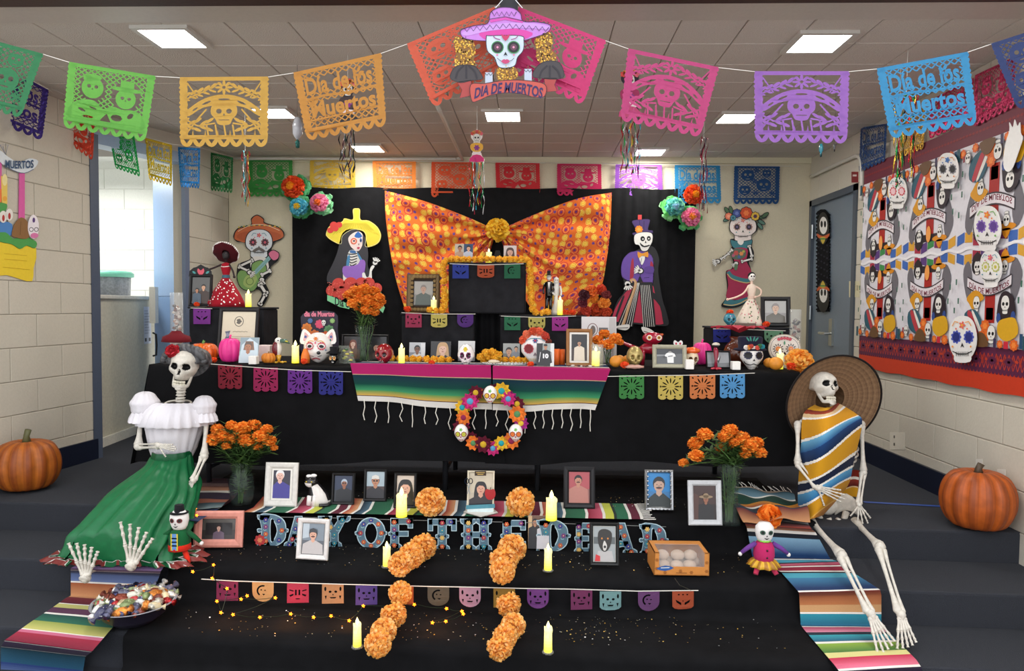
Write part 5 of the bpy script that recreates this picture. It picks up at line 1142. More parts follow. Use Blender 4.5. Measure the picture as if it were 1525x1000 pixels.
def frame(px0, py0, px1, py1, zs, fcol, bw, ph, label, y=None, lean=9, mt=None, mw=0, mcol='#e8e4da', yaw=0, name='framed_photo', d=.016, orn=None, grp=None, cat='photo frame', fm=None, stand=True):
 b, s = base((px0+px1)/2, py1, zs, y); w_ = (px1-px0)*s; h = (py1-py0)*s/cos(rad(lean)); bw *= s; mw *= s
 t = thing(name, label, cat, b, grp); M = LM(b+V((0,0,.002)), rad(yaw), -rad(lean)); X = w_/2
 if bw > 0:
  mb = MB(M)
  def rg(e, yy): return [(-X+e, yy, e),(X-e, yy, e),(X-e, yy, h-e),(-X+e, yy, h-e)]
  def shade(i, j): return mixc(fcol, '#000', .12) if i == 2 else fcol
  mb.loft([rg(0,.002), rg(0,-d*.7), rg(bw*.25,-d), rg(bw*.7,-d*.85), rg(bw, -d*.35)], fcol if not isinstance(fcol, list) else (lambda i, j: fcol[min(i, len(fcol)-1)]))
  if orn:
   for k in range(28):
    u = k/28*2*(w_+h)
    q = (-X+u, 0) if u < w_ else ((X, u-w_) if u < w_+h else ((X-(u-w_-h), h) if u < 2*w_+h else (-X, h-(u-2*w_-h))))
    q = (q[0]*(1-bw*.9/X), bw*.45+q[1]*(1-bw*.9/h)); mb.ball((q[0], -d, q[1]),(bw*.3,.004, bw*.3), 6,4, orn)
  mb.build('frame', fm or M_WOOD, t)
  mb = MB(M); mb.box(-X+bw*.5, X-bw*.5,-.001,.003, bw*.5, h-bw*.5, '#2a2420'); mb.build('backing', M_WOOD, t)
  if stand and h > .08: mb = MB(M); mb.box(-w_*.08, w_*.08,.003,.006,0, h*.7, '#1c1a1a'); mb.M = M @ Matrix.Translation((0,.003, h*.7)) @ Matrix.Rotation(rad(2*lean), 4, 'X'); mb.box(-w_*.07, w_*.07,0,.003,-h*.7/cos(rad(lean))*.98,0, '#1c1a1a'); mb.build('easel_back', M_WOOD, t)
 else:
  mb = MB(M); mb.box(-X, X, 0,.003,0, h, '#e8e6e0'); mb.build('backing', M_CARD, t)
 mb = MB(M @ Matrix.Translation((0,-.002 if bw else -.0004,0)))
 if mw:
  mb.shape(mcol, rct(-X+bw, bw, X-bw, h-bw)); mb.build('mat_board', M_CARD, t)
  mb = MB(M @ Matrix.Translation((0,-.0035,0)))
 e = bw+mw
 if callable(ph): ph(mb, -X+e, e, X-e, h-e)
 else: photo(mb, -X+e, e, X-e, h-e, *ph)
 mb.build('photograph', M_PHOTO, t); return t
def led(px, pt, pb, wpx, zs, label, y=None, lit=1, foot=0, grp='electric candles', name='electric_candle'):
 b, s = base(px, pb, zs, y); fl = (9 if wpx > 11 else 7); h = (pb-pt)*s; r = wpx*s/2; hf = min(h*.26, r*1.5); hb = h-hf*.9
 t = thing(name, label, 'candle', b, grp); z0 = .001
 if foot: mb = MB(); mb.lathe([(r*.5,0),(r*1.35,.001),(r*1.4,.006),(r*1.1,.010),(r*.9,.011)], 20, '#c8c8c4', b); mb.build('glass_foot', M_CLEARP, t, True); z0 = .006
 lo, hi = ('#f2e81e', '#eee4a0') if lit else ('#e8dcb8', '#ece2c8')
 def col(i, j): f = i/9; return mixc(lo, hi, min(1, max(0, f-.12)*1.5)) if lit else mixc(lo, hi, f)
 prof = [(.001, z0),(r*.97, z0),(r, z0+.003)]+[(r*(1-.01*k), z0+(hb-z0)*k/8) for k in range(1,8)]+[(r*.96, hb),(r*.8, hb-.002),(r*.5, hb-.006),(.001, hb-.006)]
 mb = MB(); mb.loft([[(b.x+rr*cos(a), b.y+rr*sin(a), b.z+zz+(hb*.035*sin(a*3+px) if zz > hb*.9 and rr > r*.7 else 0)) for a in (2*PI*k/20 for k in range(20))] for rr, zz in prof], col)
 for a, L in ((-1.2,.35),(-2.0,.22),(-.5,.18)): mb.tube([(b.x+r*cos(a), b.y+r*sin(a), b.z+hb),(b.x+r*1.03*cos(a), b.y+r*1.03*sin(a), b.z+hb*(1-L*.5)),(b.x+r*cos(a), b.y+r*sin(a), b.z+hb*(1-L))], [r*.12, r*.14, r*.08], 6, hi)
 mb.build('wax_body', M_WAX if lit else M_WAXLOW, t, True)
 mb = MB(); mb.lathe([(.001, hb-.006),(hf*.16, hb),(hf*.3, hb+hf*.22),(hf*.26, hb+hf*.5),(hf*.1, hb+hf*.85),(.001, hb+hf)], 12, '#fff2a8' if lit else '#f4efd8', b); mb.build('flame', mat('flame_lit', .4, emit=1.6) if lit else M_WAXLOW, t, True)
 return t
MARI = [pompart('bloom', (0,0,0), 1, ['#f28a24', '#f89a30', '#e87a1c', '#faa840'], 150, V((0,-.5,.8)), m=M_PETAL, w_=.2, cut_=-.75, ruff=.18, mesh=True, seed=k) for k in (1,2)]
MARI_G = pompart('bloom', (0,0,0), 1, ['#ffc638', '#ffd050', '#fab82c'], 90, V((0,-.3,1)), m=M_PETAL, w_=.24, cut_=-.9, mesh=True, seed=4)
MARI_R = pompart('bloom', (0,0,0), 1, ['#f2541c', '#f86a2c', '#e8481a'], 80, V((0,-.5,.8)), m=M_PETAL, w_=.24, cut_=-.8, mesh=True, seed=6)
def bloom(me, parent, c, r, name='bloom', flat=.8):
 return inst(name, me, parent, Matrix.Translation(c) @ Matrix.Rotation(random.uniform(0,6.28), 4, 'Z') @ Matrix.Rotation(random.uniform(-.35,.35), 4, 'X') @ Matrix.Diagonal((r, r, r*flat, 1)))
def smallflower(px, py, r, zs, label, me=None, y=None, grp='small orange flowers on the altar'):
 b, s = base(px, py+r, zs, y); R = r*s; t = thing('artificial_flower', label, 'flower', b, grp); bloom(me or MARI_R, t, b+V((0,0, R*.75)), R); return t
def leafs(mb, a, d, n, L, cols=('#4a6a34', '#5c7c40', '#3c5a2c')):
 for k in range(n):
  q = a+d*(k/n); th = random.uniform(0,6.28); e = V((cos(th), sin(th), random.uniform(-.1,.7))).normalized()*L*random.uniform(.6,1.1); n_ = e.cross(V((0,0,1))).normalized()*L*.1
  m_ = q+e*.55; c = jit(random.choice(cols), .2); mb.quad(q, m_-n_, q+e, m_+n_, c)
def bouquet(mouth, foot, specs, y, label, grp, sp_=.05, leafL=.05, cat='flower', meshes=MARI, nleaf=14, name='marigold'):
 rank = {q: k for k, q in enumerate(sorted(specs))}
 for i, (px, py, r) in enumerate(specs):
  k_ = rank[(px, py, r)]; lb_ = ORD[k_]+('' if k_ == 0 else ' from left')+' '+label; dy = random.uniform(-.05,.05); c = PY(px, py, y+dy-.02*(i % 3)); R = r*pxs(y)*1.17
  t = thing(name, lb_, cat, foot, grp); bloom(meshes[i % len(meshes)], t, c, R, flat=.78)
  m = V(mouth)+V((random.uniform(-.5,.5)*sp_, random.uniform(-.5,.5)*sp_, 0)); f = V(foot)+V((random.uniform(-.3,.3)*sp_, random.uniform(-.3,.3)*sp_, .012))
  P = [f, m.lerp(f, .4), m, m.lerp(c, .5)+V((0,0,.01)), c-V((0,0, R*.5))]; mb = MB(); mb.tube(sp([tuple(q) for q in P], 3, False), .0026,5, '#55783a'); mb.build('stem', M_LEAF, t, True)
  mb = MB(); leafs(mb, m, c-m, nleaf, leafL); leafs(mb, f.lerp(m, .3),(m-f)*.7, nleaf//2, leafL*.6); mb.build('leaves', M_LEAF, t)
def vase(b, prof, label, n=32, ribs_=0, name='glass_vase'):
 rf = (lambda t, r, z: 1+.04*cos(ribs_*t)) if ribs_ else None
 mb = MB(); inner = [(max(.001, r-.004), z+(.006 if i == 0 else 0)) for i, (r, z) in enumerate(prof)]
 mb.lathe([(.001,0)]+prof+inner[::-1]+[(.001,.008)], n, '#4a5a54', b, rf); o = mb.build(name, M_GLASS, None, True); tag(o, label, 'vase'); o.location = o.location; return o
def skull3d(name, px, py, hpx, zs, label, base_c='#f0ece4', eye='#1a1a1a', ring=None, nose='#1a1a1a', deco=(), y=None, teeth='#2a2a2a', wide=1.0, m=None, grp=None, cat='skull', hat=None, res=1, yaw=0):
 b, s = base(px, py, zs, y); R = hpx*s/2; t = thing(name, label, cat, b, grp)
 def disp(q):
  x, yy, z = q; lo = max(0,-.12-z)
  X = x*.76*wide*(1-.45*min(1, lo/.75)); Y = yy*(.86 if yy < 0 else 1.0-min(.6, lo*1.1)); Z = z*(1.0)
  if yy < 0:
   for sx in (-1,1):
    dd = math.hypot(x-sx*.38,(z-.0)*1.0); Y += .2*max(0,1-(dd/.27)**2); Y -= .07*math.exp(-((abs(x)-.58)**2+(z+.3)**2)/.02)
   Y += .12*max(0,1-(math.hypot(x, (z+.3)*.8)/.13)**2); Y -= .06*math.exp(-(x*x*3+(z+.66)**2)/.02)
  return V((X, Y, Z))
 def col(q):
  x, yy, z = q
  if yy < -.05:
   for sx in (-1,1):
    dd = math.hypot(x-sx*.38, z)
    if dd < .2: return H(eye)
    if ring and dd < .29: a = math.atan2(z, x-sx*.38); return H(ring[int(a*8/PI+20) % len(ring)])
   if abs(x) < .11*(1+(-.2-z)*2) and -.42 < z < -.2: return H(nose)
   if teeth and abs(x) < .34 and -.74 < z < -.56: return H(teeth) if (abs(z+.65) < .012*2 or int((x+2)*18) % 2 == 0) else H('#f8f6f0')
   for (dx, dz, r_, c) in deco:
    if math.hypot(abs(x)-dx, z-dz) < r_: return H(c)
  return H(base_c)
 M = LM(b+V((0,0, R*.98)), rad(yaw)); mb = MB(M); mb.ball((0,0,0), R, 64,44, col, disp); mb.build('skull_body', m or M_CERAM, t, True)
 return t
def ballthing(parts, name, label, cat, b, m=M_PLAST, grp=None):
 t = thing(name, label, cat, b, grp)
 for pn, f in parts: mb = MB(Matrix.Translation(b)); f(mb); mb.build(pn, m if not isinstance(f, tuple) else f[1], t, True)
 return t
def pumpkin(px, pt, pb, wpx, zs, cols, label, stem='#6a5a38', y=None, m=None, nrib=12, stemh=.25, flat=None, grp=None, name='pumpkin', lean=0):
 b, s = base(px, pb, zs, y); r = wpx*s/2; h = (pb-pt)*s; t = thing(name, label, 'pumpkin', b, grp)
 mb = MB(); pr = [(.01, h*.1),(.35, h*.02),(.7, h*.06),(.92, h*.25),(1, h*.48),(.95, h*.72),(.75, h*.92),(.4, h*1.0),(.15, h*.95),(.01, h*.9)]
 pr = sp(pr, 4, False)
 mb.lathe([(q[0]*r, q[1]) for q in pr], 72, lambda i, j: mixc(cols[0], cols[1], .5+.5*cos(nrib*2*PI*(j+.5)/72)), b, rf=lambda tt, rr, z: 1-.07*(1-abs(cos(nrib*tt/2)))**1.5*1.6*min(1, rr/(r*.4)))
 mb.build('flesh', m or M_PUMP, t, True)
 sh = h*stemh; mb = MB(); mb.tube([b+V((0,0, h*.88)), b+V((0,0, h+sh*.4)), b+V((r*.07+lean*r, 0, h+sh))], [r*.17, r*.09, r*.1], 8, stem); mb.build('stem', m or M_WOOD, t, True)
 return t
# ================================================================== ON THE ALTAR TABLE (left to right)
def jar(px, pt, pb, wpx, y, label, zs=None, cc='#6a3a30'):
 b, s = base(px, pb, ZTT if zs is None else zs, y); r = wpx*s/2; h = (PY(px, pt, y).z-b.z); t = thing('glass_jar', label, 'jar', b)
 mb = MB(); mb.lathe([(.001,.0),(r, .001),(r, h),(r-.003, h),(r-.003,.008),(.001,.008)], 24, '#eef2f2', b); mb.build('glass', M_GLASS, t, True)
 mb = MB(); rn = random.Random(px)
 for k in range(46): a = rn.uniform(0,6.28); q = rn.uniform(0, r*.7); mb.ball((b.x+q*cos(a), b.y+q*sin(a), b.z+.014+h*.78*k/46),(r*.3, r*.3, r*.24), 8,6, rn.choice([cc, '#8a5a48', '#d8ccc0', '#3c2420', '#a8806a']))
 mb.build('filling', M_PLAST, t, True, kind='stuff')
jar(264,436,535,19,4.40, 'tall glass jar of brown and white beads at the left altar end')
jar(1183,461,545,17,4.43, 'tall glass jar of dark beads at the right altar end', cc='#2a2420')
def plush(px, pt, pb, zs, y=None):
 b, s = base(px, pb, zs, y); h = (pb-pt)*s; t = thing('plush_doll', 'plush skull doll in a dark red hat at the left altar end', 'doll', b)
 mb = MB(LM(b)); mb.lathe([(.001,0),(h*.24,.004),(h*.22, h*.25),(h*.13, h*.48),(.001, h*.5)], 20, '#2c1418'); mb.build('body', M_CLOTH, t, True)
 mb = MB(LM(b)); mb.ball((0,-.01, h*.68),(h*.2, h*.18, h*.19), 18,12, '#ded8d2'); mb.build('head', M_CLOTH, t, True)
 mb = MB(LM(b)@Matrix.Translation((0,-h*.2-.01,0))); mb.shape('#1a1618', [(0, h*.74),(-h*.03, h*.66),(h*.03, h*.66)]); mb.shape('#8a1c24', ell(0, h*.55, h*.04, h*.02,8)); mb.build('face', M_CARD, t)
 mb = MB(LM(b));
 mb.lathe([(h*.12, h*.95),(h*.2, h*.85),(h*.36, h*.78),(h*.40, h*.62),(h*.3, h*.6),(h*.19, h*.76)], 28, '#6a1820', rf=lambda a, r, z: 1+.12*cos(2*a)); mb.build('hat', M_CLOTH, t, True)
 mb = MB(LM(b))
 for k in range(14): a = 2*PI*k/14; mb.ball((h*.15*cos(a), h*.15*sin(a), h*.48), h*.035,7,5, '#e0b83c')
 mb.build('collar', M_CLOTH, t, True)
 mb = MB(LM(b)); mb.ball((-.0,-h*.2, h*.2),(h*.17, h*.1, h*.13), 14,9, '#b8202c'); mb.build('heart', M_CLOTH, t, True, label='red plush heart')
plush(263,484,533, ZTT, 4.1)
pumpkin(303,508,536,43, ZTT, ('#e86a1c', '#d05a14'), 'orange ceramic pumpkin with a green stem at the left of the altar', '#5a8a3c', 4.12, m=M_CERAM, stemh=.14)
smallflower(318,532,6, ZTT, 'orange flower in front of the ceramic pumpkin', y=4.04)
def pinkp(px, pt, pb, wpx, label, y):
 pumpkin(px, pt, pb, wpx, ZTT, ('#ec3a92', '#e0308a'), label, '#e8388c', y, m=M_PLAST, nrib=10, stemh=.16)
pinkp(343,502,538,33, 'hot pink pumpkin ornament beside the framed certificate', 4.10)
pinkp(1045,512,545,29, 'hot pink pumpkin ornament right of the baseball photo', 4.30)
def cert(mb, x0, z0, x1, z1):
 w_, h = x1-x0, z1-z0; P = lambda a, b: (x0+a*w_, z0+b*h); mb.shape('#d8ccb2', rct(x0, z0, x1, z1))
 mb.strip('#4a463e', [P(.5+.13*cos(a), .78+.11*sin(a)) for a in (2*PI*k/20 for k in range(21))], w_*.02); mb.shape('#5a5448', [P(.5+.07*cos(a)*(1+.3*cos(5*a)), .78+.06*sin(a)) for a in (2*PI*k/20 for k in range(20))])
 mb.shape('#5a5a70', [P(.1,.55), P(.26,.57), P(.22,.47), P(.28,.38), P(.1,.38), P(.15,.47)]); mb.shape('#8a8aa0', [P(.18+.05*cos(a), .475+.045*sin(a)) for a in (2*PI*k/12 for k in range(12))])
 mb.strip('#6a6048', [P(.34+.055*k, .545+.012*(k % 2)) for k in range(9)], h*.008)
 for z in (.44,.4,.36,.3): mb.strip('#8a8068', [P(.3, z), P(.88, z+.005)], h*.006)
frame(322,457,383,534, ZTT, '#1c1a1c', 5, cert, 'tall black framed certificate with a round seal on the left of the altar', y=4.28, lean=10, cat='certificate', name='framed_certificate')
frame(355,500,384,538, ZTT, '#333', 0,(('#8fa0a8', '#a8b4b8'), [dict(x=.45, z=.62, r=.22, skin='#b07a5c', hair='#6a5a50', shirt='#c8d4dc')], [('#c8d6de', [(.0,.0),(.1,.7),(.5,.98),(.95,.75),(1,0)]),('#8a6a58', [(.2,.5),(.3,.85),(.7,.85),(.78,.5)])]), 'unframed photo of a baby wrapped in pale blue beside the pink pumpkin', y=4.05, lean=12, name='photo_print', cat='photo')
frame(281,408,316,456, Z_FL, '#18181a', 4,(('#5a5a58', '#3a3430'), [dict(x=.65, z=.62, r=.13, shirt='#3c2a20', skin=SK1), dict(x=.3, z=.5, r=.1, shirt='#4a5a6a')]), 'dark arched photo frame with a pink heart on top of the left riser', y=4.52, lean=6)
b0, s0 = base(298,456, Z_FL, 4.52); t0 = [o for o in bpy.data.objects if o.get('label', '').startswith('dark arched photo frame')][0]
mb = MB(fn=cut(4.53)); O = [(281,412),(282,404),(288,399),(292,398),(299,394),(306,398),(310,399),(315,404),(316,412)]; mb.back('#18181a', O, .01); mb.lay = 1; mb.shape('#d85a6a', sp([(299,411),(294,405),(295,400),(299,403),(303,400),(304,405)], 3)); mb.shape('#4a9a9a', ell(289,406,3,1.6,8,.6)); mb.shape('#4a9a9a', ell(309,406,3,1.6,8,-.6), step=False); mb.build('crest', M_WOOD, t0, label='arched crest with a heart')
smallflower(293,451,5, Z_FL, 'orange flower lying before the arched frame', y=4.48)
led(370,430,456,9, Z_FL, 'short electric candle on the left riser beside the polka dot figure', 4.52)
def dressdoll(px, pt, pb, zs, y, wsk, cols, label, hat=None, dots=None, armL=None, armR=None, name='catrina_figurine', hair=None, flowers=None):
 b, s = base(px, pb, zs, y); h = (pb-pt)*s; t = thing(name, label, 'figurine', b); M = LM(b); W = wsk*s/2
 mb = MB(M); n = 60
 def colf(i, j): return cols['skirt']
 mb.lathe([(.001,.002),(W, 0),(W*.96, h*.08),(W*.72, h*.22),(W*.42, h*.36),(W*.16, h*.46)], n, cols['skirt'], rf=lambda a, r, z: 1+.05*sin(9*a)*(r/W)); mb.build('skirt', M_CLOTH, t, True)
 if dots or flowers:
  mb = MB(M); rn = random.Random(int(px))
  for k in range(60):
   f = (k*.618) % 1; a = -PI/2+(rn.random()-.5)*2.9; z = h*(.02+.40*f); prof = [(0, W),(.17, W*.96),(.47, W*.72),(.78, W*.42),(1, W*.17)]
   q = [(z/h/.46)]; fz = q[0]; r = W
   for (a0, r0),(a1, r1) in zip(prof, prof[1:]):
    if a0 <= fz <= a1: r = r0+(r1-r0)*(fz-a0)/(a1-a0)
   r = r*(1+.05*sin(9*a))+.0015; rr = (W*.045 if dots else W*.06); c = dots if dots else rn.choice(flowers)
   C = V((r*cos(a), r*sin(a), z)); u = V((-sin(a), cos(a), 0)); v = V((-.3*cos(a), -.3*sin(a), 1)).normalized()
   mb.face([mb.p(C+u*rr*cos(g)*(1 if dots else .7+.5*cos(3*g))+v*rr*sin(g)) for g in (2*PI*m/10 for m in range(10))], c)
  mb.build('skirt_print', M_CARD, t)
 mb = MB(M); mb.lathe([(h*.045, h*.45),(h*.05, h*.5),(h*.075, h*.6),(h*.06, h*.66),(h*.02, h*.68),(h*.018, h*.73)], 18, lambda i, j: cols['top'] if i < 4 else cols['skin']); mb.build('bodice', M_CLOTH, t, True)
 mb = MB(M); mb.lathe([(h*.055, h*.44),(h*.06, h*.46),(h*.052, h*.49)], 18, cols.get('belt', '#4a6a7a')); mb.build('sash', M_CLOTH, t, True)
 for pts in (armL, armR):
  if pts: mb = MB(M); mb.tube(sp([(x*h, yy*h, z*h) for x, yy, z in pts], 4, False), h*.014,7, cols['skin']); mb.ball([k*h for k in pts[-1]], h*.022,8,6, cols['skin']); mb.build('arm', M_BONE, t, True)
 mb = MB(M); mb.ball((0,0, h*.79),(h*.055, h*.05, h*.068), 16,12, cols['face']); mb.build('head', M_BONE, t, True)
 mb = MB(M @ Matrix.Translation((0,-h*.052, h*.79)))
 for sx in (-1,1): mb.shape('#141414', ell(sx*h*.02, h*.01, h*.013, h*.014,10), step=False)
 mb.shape('#141414', [(0,-h*.005),(-h*.006,-h*.018),(h*.006,-h*.018)]); mb.strip('#141414', [(-h*.022,-h*.032),(h*.022,-h*.032)], h*.006); mb.build('face', M_CARD, t)
 if hat:
  mb = MB(LM(b+V((0,0, h*.83)), 0,-.9 if hat[1] else 0)); R = hat[2]*h
  mb.lathe([(.001, h*.07),(h*.05, h*.06),(h*.06,0.01),(R*.7,-.004),(R, .0),(R*.98,-.008),(h*.055,-.004)], 36, hat[0], rf=lambda a, r, z: 1+(.05*cos(8*a) if r > R*.6 else 0)); mb.build('hat', M_CLOTH, t, True)
  mb = MB(LM(b+V((0,0, h*.83)), 0,-.9 if hat[1] else 0))
  for k in range(40): a = 2*PI*k/40; mb.ball((R*cos(a), R*sin(a), 0), h*.014,6,4, '#f0e8e4')
  mb.build('hat_trim', M_CLOTH, t, True)
 if hair: mb = MB(M); mb.ball((0, h*.012, h*.81),(h*.062, h*.05, h*.062), 16,10, hair); mb.build('hair', M_CLOTH, t, True)
 if dots:
  mb = MB(M)
  for k in range(18): a = -PI+PI*k/17; mb.ball((h*.062*cos(a), h*.062*sin(a)-.002, h*.63-h*.02*abs(sin(a))), h*.009,6,4, '#f4f0ec')
  mb.build('necklace', M_CERAM, t, True)
 return t
dressdoll(337,358,456, Z_FL, 4.58,52, dict(skirt='#a01828', top='#a01828', skin='#2a1a1c', face='#2a2224'), 'papier mache catrina in a red dress with white polka dots and wide dark hat', hat=('#4a1018', 1,.19), dots='#f4eeea', armL=[(-.06,-.02,.65),(-.16,-.04,.6),(-.26,-.06,.565),(-.31,-.06,.57)], armR=[(.06,-.02,.65),(.12,-.03,.55),(.14,-.03,.46)])
def votive(px, pt, pb, wpx, y, label, c='#f0ece4', g='white votive candles'):
 b, s = base(px, pb, ZTT, y); w_ = wpx*s/2; h = (pb-pt)*s; mb = MB(); mb.bbox(b.x-w_, b.x+w_, b.y-w_, b.y+w_, b.z, b.z+h, c, .002); tag(mb.build('votive_candle', M_WAXLOW, None), label, 'candle', g)
votive(378,526,538,12,4.0, 'small white votive in front of the baby photo')
votive(1026,542,556,12,4.0, 'small white votive right of the baseball photo frame')
votive(1095,545,557,12,4.0, 'small white votive between the grey photo and the hatted skull mask')
votive(396,510,534,20,4.22, 'pink and white square pillar candle behind the small pumpkin', '#ecd8d4', None)
pumpkin(400,523,538,21, ZTT, ('#e08a2c', '#cc7420'), 'miniature orange pumpkin in front of the pink pillar candle', '#8a6a3a', 4.08, stemh=.15)
b, s = base(415,538, ZTT, 4.12); h = 38*s; t = thing('bird_figurine', 'carved toucan figurine with a dark red back and big striped bill', 'figurine', b); M = LM(b)
mb = MB(M); mb.ball((-.01,0, h*.55),(h*.2, h*.17, h*.32), 16,12, lambda q: H('#e8e0d8') if q.x > .2 and q.y < .3 else H('#6a1c24')); mb.build('body', M_CERAM, t, True)
mb = MB(M); mb.ball((.0,0, h*.86),(h*.15, h*.13, h*.14), 14,10, lambda q: H('#f0ece4') if q.y < 0 else H('#6a1c24')); mb.ball((0.004,-h*.13, h*.88), h*.03,8,6, '#141414'); mb.build('head', M_CERAM, t, True)
mb = MB(M); mb.tube([(h*.1,-h*.03, h*.86),(h*.3,-h*.04, h*.86),(h*.46,-h*.04, h*.76)], [h*.09, h*.08, h*.02], 10, '#4a6a5a'); mb.tube([(h*.3,-h*.1, h*.86),(h*.4,-h*.1, h*.84)], h*.03,8, '#c8c040'); mb.build('bill', M_CERAM, t, True)
mb = MB(M); mb.tube([(0,0, h*.3),(0,0,.0)], [h*.12, h*.04], 8, '#d8a028'); [mb.tube([(0,0,.004),(h*.3*cos(a), h*.3*sin(a), .003)], h*.035,5, '#e0ac34') for a in (-2.6,-1.6,-.6,.4)]; mb.build('foot', M_CERAM, t, True)
led(440,504,538,11, ZTT, 'lit electric pillar candle between the toucan and the dog mask', 4.08)
mb = MB(); b, s = base(455,538, ZTT, 4.1); mb.lathe([(.001,0),(.024,0),(.026,.03),(.022,.055),(.016,.07),(.012,.085),(.001,.086)], 18, '#e87a2c', b); tag(mb.build('orange_candle', M_WAXLOW, None, True), 'small orange gourd candle beside the dog mask', 'candle')
smallflower(453,536,6, ZTT, 'red orange flower left of the dog mask', y=4.02)
t = thing('festive_card', 'dark paper scene with pink lettering and pumpkins standing behind the dog mask', 'card', base(473,530, ZTT, 4.40)[0])
mb = MB(fn=cut(4.40)); O = sp([(452,467),(498,465),(503,490),(500,528),(450,528),(449,490)], 3); mb.back('#2a2234', O, .004); mb.lay = 1; text(mb, 'dia de Muertos', 453,472,498,464, '#e07a90', .05)
for x, z, r, c in ((457,489,8, '#d87a2c'),(476,483,7, '#d84a6a'),(490,492,8, '#5a8a5a'),(468,500,9, '#c8682c'),(485,503,10, '#c85a2c'),(462,478,4, '#4a6a9a'),(495,478,4, '#8ab06a')): mb.shape(c, flo(x, z, r, r*.8,8)); mb.shape(jit(c, .3), ell(x, z, r*.5, r*.6,10))
skull2(mb, 482,481,8,-1, ring=None, deco=None); mb.build('printed_scene', M_CARD, t)
def dome(px, py, RXp, RZp, RY, y):
 c = PY(px, py, y); s = pxs(y)
 def f(a, b, lay):
  dx = (a-px)*s; dz = -(b-py)*s; q = 1-(dx/(RXp*s))**2-(dz/(RZp*s))**2
  return c+V((dx, -RY*math.sqrt(max(.0, q))-.0012-lay*EPS*.7, dz))
 return c, s, f
t = thing('dog_mask', 'white painted dog skull mask with pointed ears standing on the altar', 'mask', base(474,541, ZTT, 4.12)[0])
c, s, f = dome(474,518,23,24,.05,4.14)
mb = MB(LM(c)); mb.ball((0,0,0),(22*s, .05,23*s), 32,20, '#eee8e0', lambda q: V((q.x*(1 if q.z > -.3 else 1-(-.3-q.z)*.55), q.y*(1+.25*math.exp(-((q.x)**2+(q.z+.3)**2)/.06)) if q.y < 0 else q.y*.15, q.z))); mb.build('shell', M_CERAM, t, True)
for sx in (-1,1):
 mb = MB(fn=cut(4.13)); x = 474+sx*17; O = sp([(x-9,512),(x-8+sx*1,500),(x+sx*4,490),(x+8+sx*1,500),(x+8,512)], 3); mb.back('#eee8e0', O, .014); mb.lay = 1; mb.shape('#d8a0a0', sp([(x-5,508),(x-3+sx, 501),(x+sx*3,495),(x+4+sx, 501),(x+4,508)], 3)); mb.shape('#3a4a8a', flo(x+sx*2,502,2.5,1.2,5)); mb.shape('#2a6a5a', ell(x+1,507,1.5,2,8)); mb.build('ear', M_CERAM, t)
mb = MB(fn=lambda a, b, l: f(a, b, l+14));
for sx in (-1,1):
 mb.shape('#c84a5a', flo(474+sx*9,515,6.3,5.2,10)); mb.shape('#eee8e0', ell(474+sx*9,515,4.9,3.6)); mb.shape('#141418', ell(474+sx*9,515.5,3.5,2.3,14, sx*.2)); mb.strip('#d8a030', sp([(474+sx*3,508),(474+sx*8,507),(474+sx*13,510)], 3, False), 1); mb.shape('#3a6a9a', ell(474+sx*15,521,1,1,8)); mb.strip('#141418', [(474+sx*3,531),(474+sx*9,529)], .7)
mb.shape('#d8782c', flo(474,504,3.4,1.6,6)); mb.shape('#d84a6a', ell(474,510,1,2,8)); mb.build('painted_marks', M_CARD, t)
mb = MB(LM(PY(474,526,4.05))); mb.ball((0,.005,0),(.012,.010,.010), 12,8, '#101014'); mb.build('nose', M_CERAM, t, True)
mb = MB(fn=lambda a, b, l: f(a, b, l+26)); mb.strip('#a82838', sp([(468,535),(474,533),(480,535)], 3, False), 1.6); mb.build('mouth', M_CARD, t)
t = skull3d('sugar_skull', 497,540,19, ZTT, 'small black skull in a black top hat with gold ringed eyes', base_c='#1c1c20', eye='#c8782c', ring=('#e8b050', '#e8d8b0'), teeth='#e8e4dc', y=4.06, deco=((0,.3,.08, '#e8e0d0'),(.6,-.3,.06, '#c8782c')))
b, s = base(497,540, ZTT, 4.06); mb = MB(LM(b)); z = 17*s; mb.lathe([(.001, z+9*s),(6*s, z+9*s),(5.5*s, z+3*s),(11*s, z),(11*s, z-1*s),(5*s, z-1*s)], 24, '#141418'); mb.build('hat', M_CLOTH, t, True)
b, s = base(518,540, ZTT, 4.1); t = thing('snack_bag', 'crinkled clear bag of green and yellow sweets beside the black skull', 'bag', b); M = LM(b, .0,.0)
mb = MB(M); mb.grid(lambda u, v: V(((u-.5)*26*s*(1-.4*v)-(v)*6*s, -.018*sin(PI*u)*(1-v)+.004*nz(u*9, v*9), v*27*s)), 12,12, lambda u, v: '#9aa090'); mb.grid(lambda u, v: V(((u-.5)*26*s*(1-.4*v)-(v)*6*s, .014*sin(PI*u)*(1-v), v*27*s)), 12,12, '#9aa090'); mb.build('wrapper', M_CLEARP, t, True)
for k in range(9): mb = MB(M); mb.ball(((-.5+random.random())*.06, random.uniform(-.006,.006), .012+.009*k),(.013,.007,.006), 8,6, random.choice(['#b8b84a', '#4a6a4a', '#6a4a2c', '#d8c860'])); mb.build('sweet', M_PLAST, t, True)
frame(508,496,542,535, ZTT, '#141416', 3,(('#2a2426', '#3a2a24'), [dict(x=.5, z=.66, r=.16, skin='#e0b8a0', hair='#7a3a24', long=1.1, shirt='#6a4a30')]), 'black photo frame of a person with long auburn hair under the tall bouquet', y=4.30)
frame(543,496,578,535, ZTT, '#141416', 3,(('#1e1c20', '#2a2420'), [dict(x=.5, z=.5, r=.2, skin='#c89880', hair='#1c1614', long=.8, shirt='#4a3a34')]), 'black photo frame of a dark haired person behind the red skull', y=4.30)
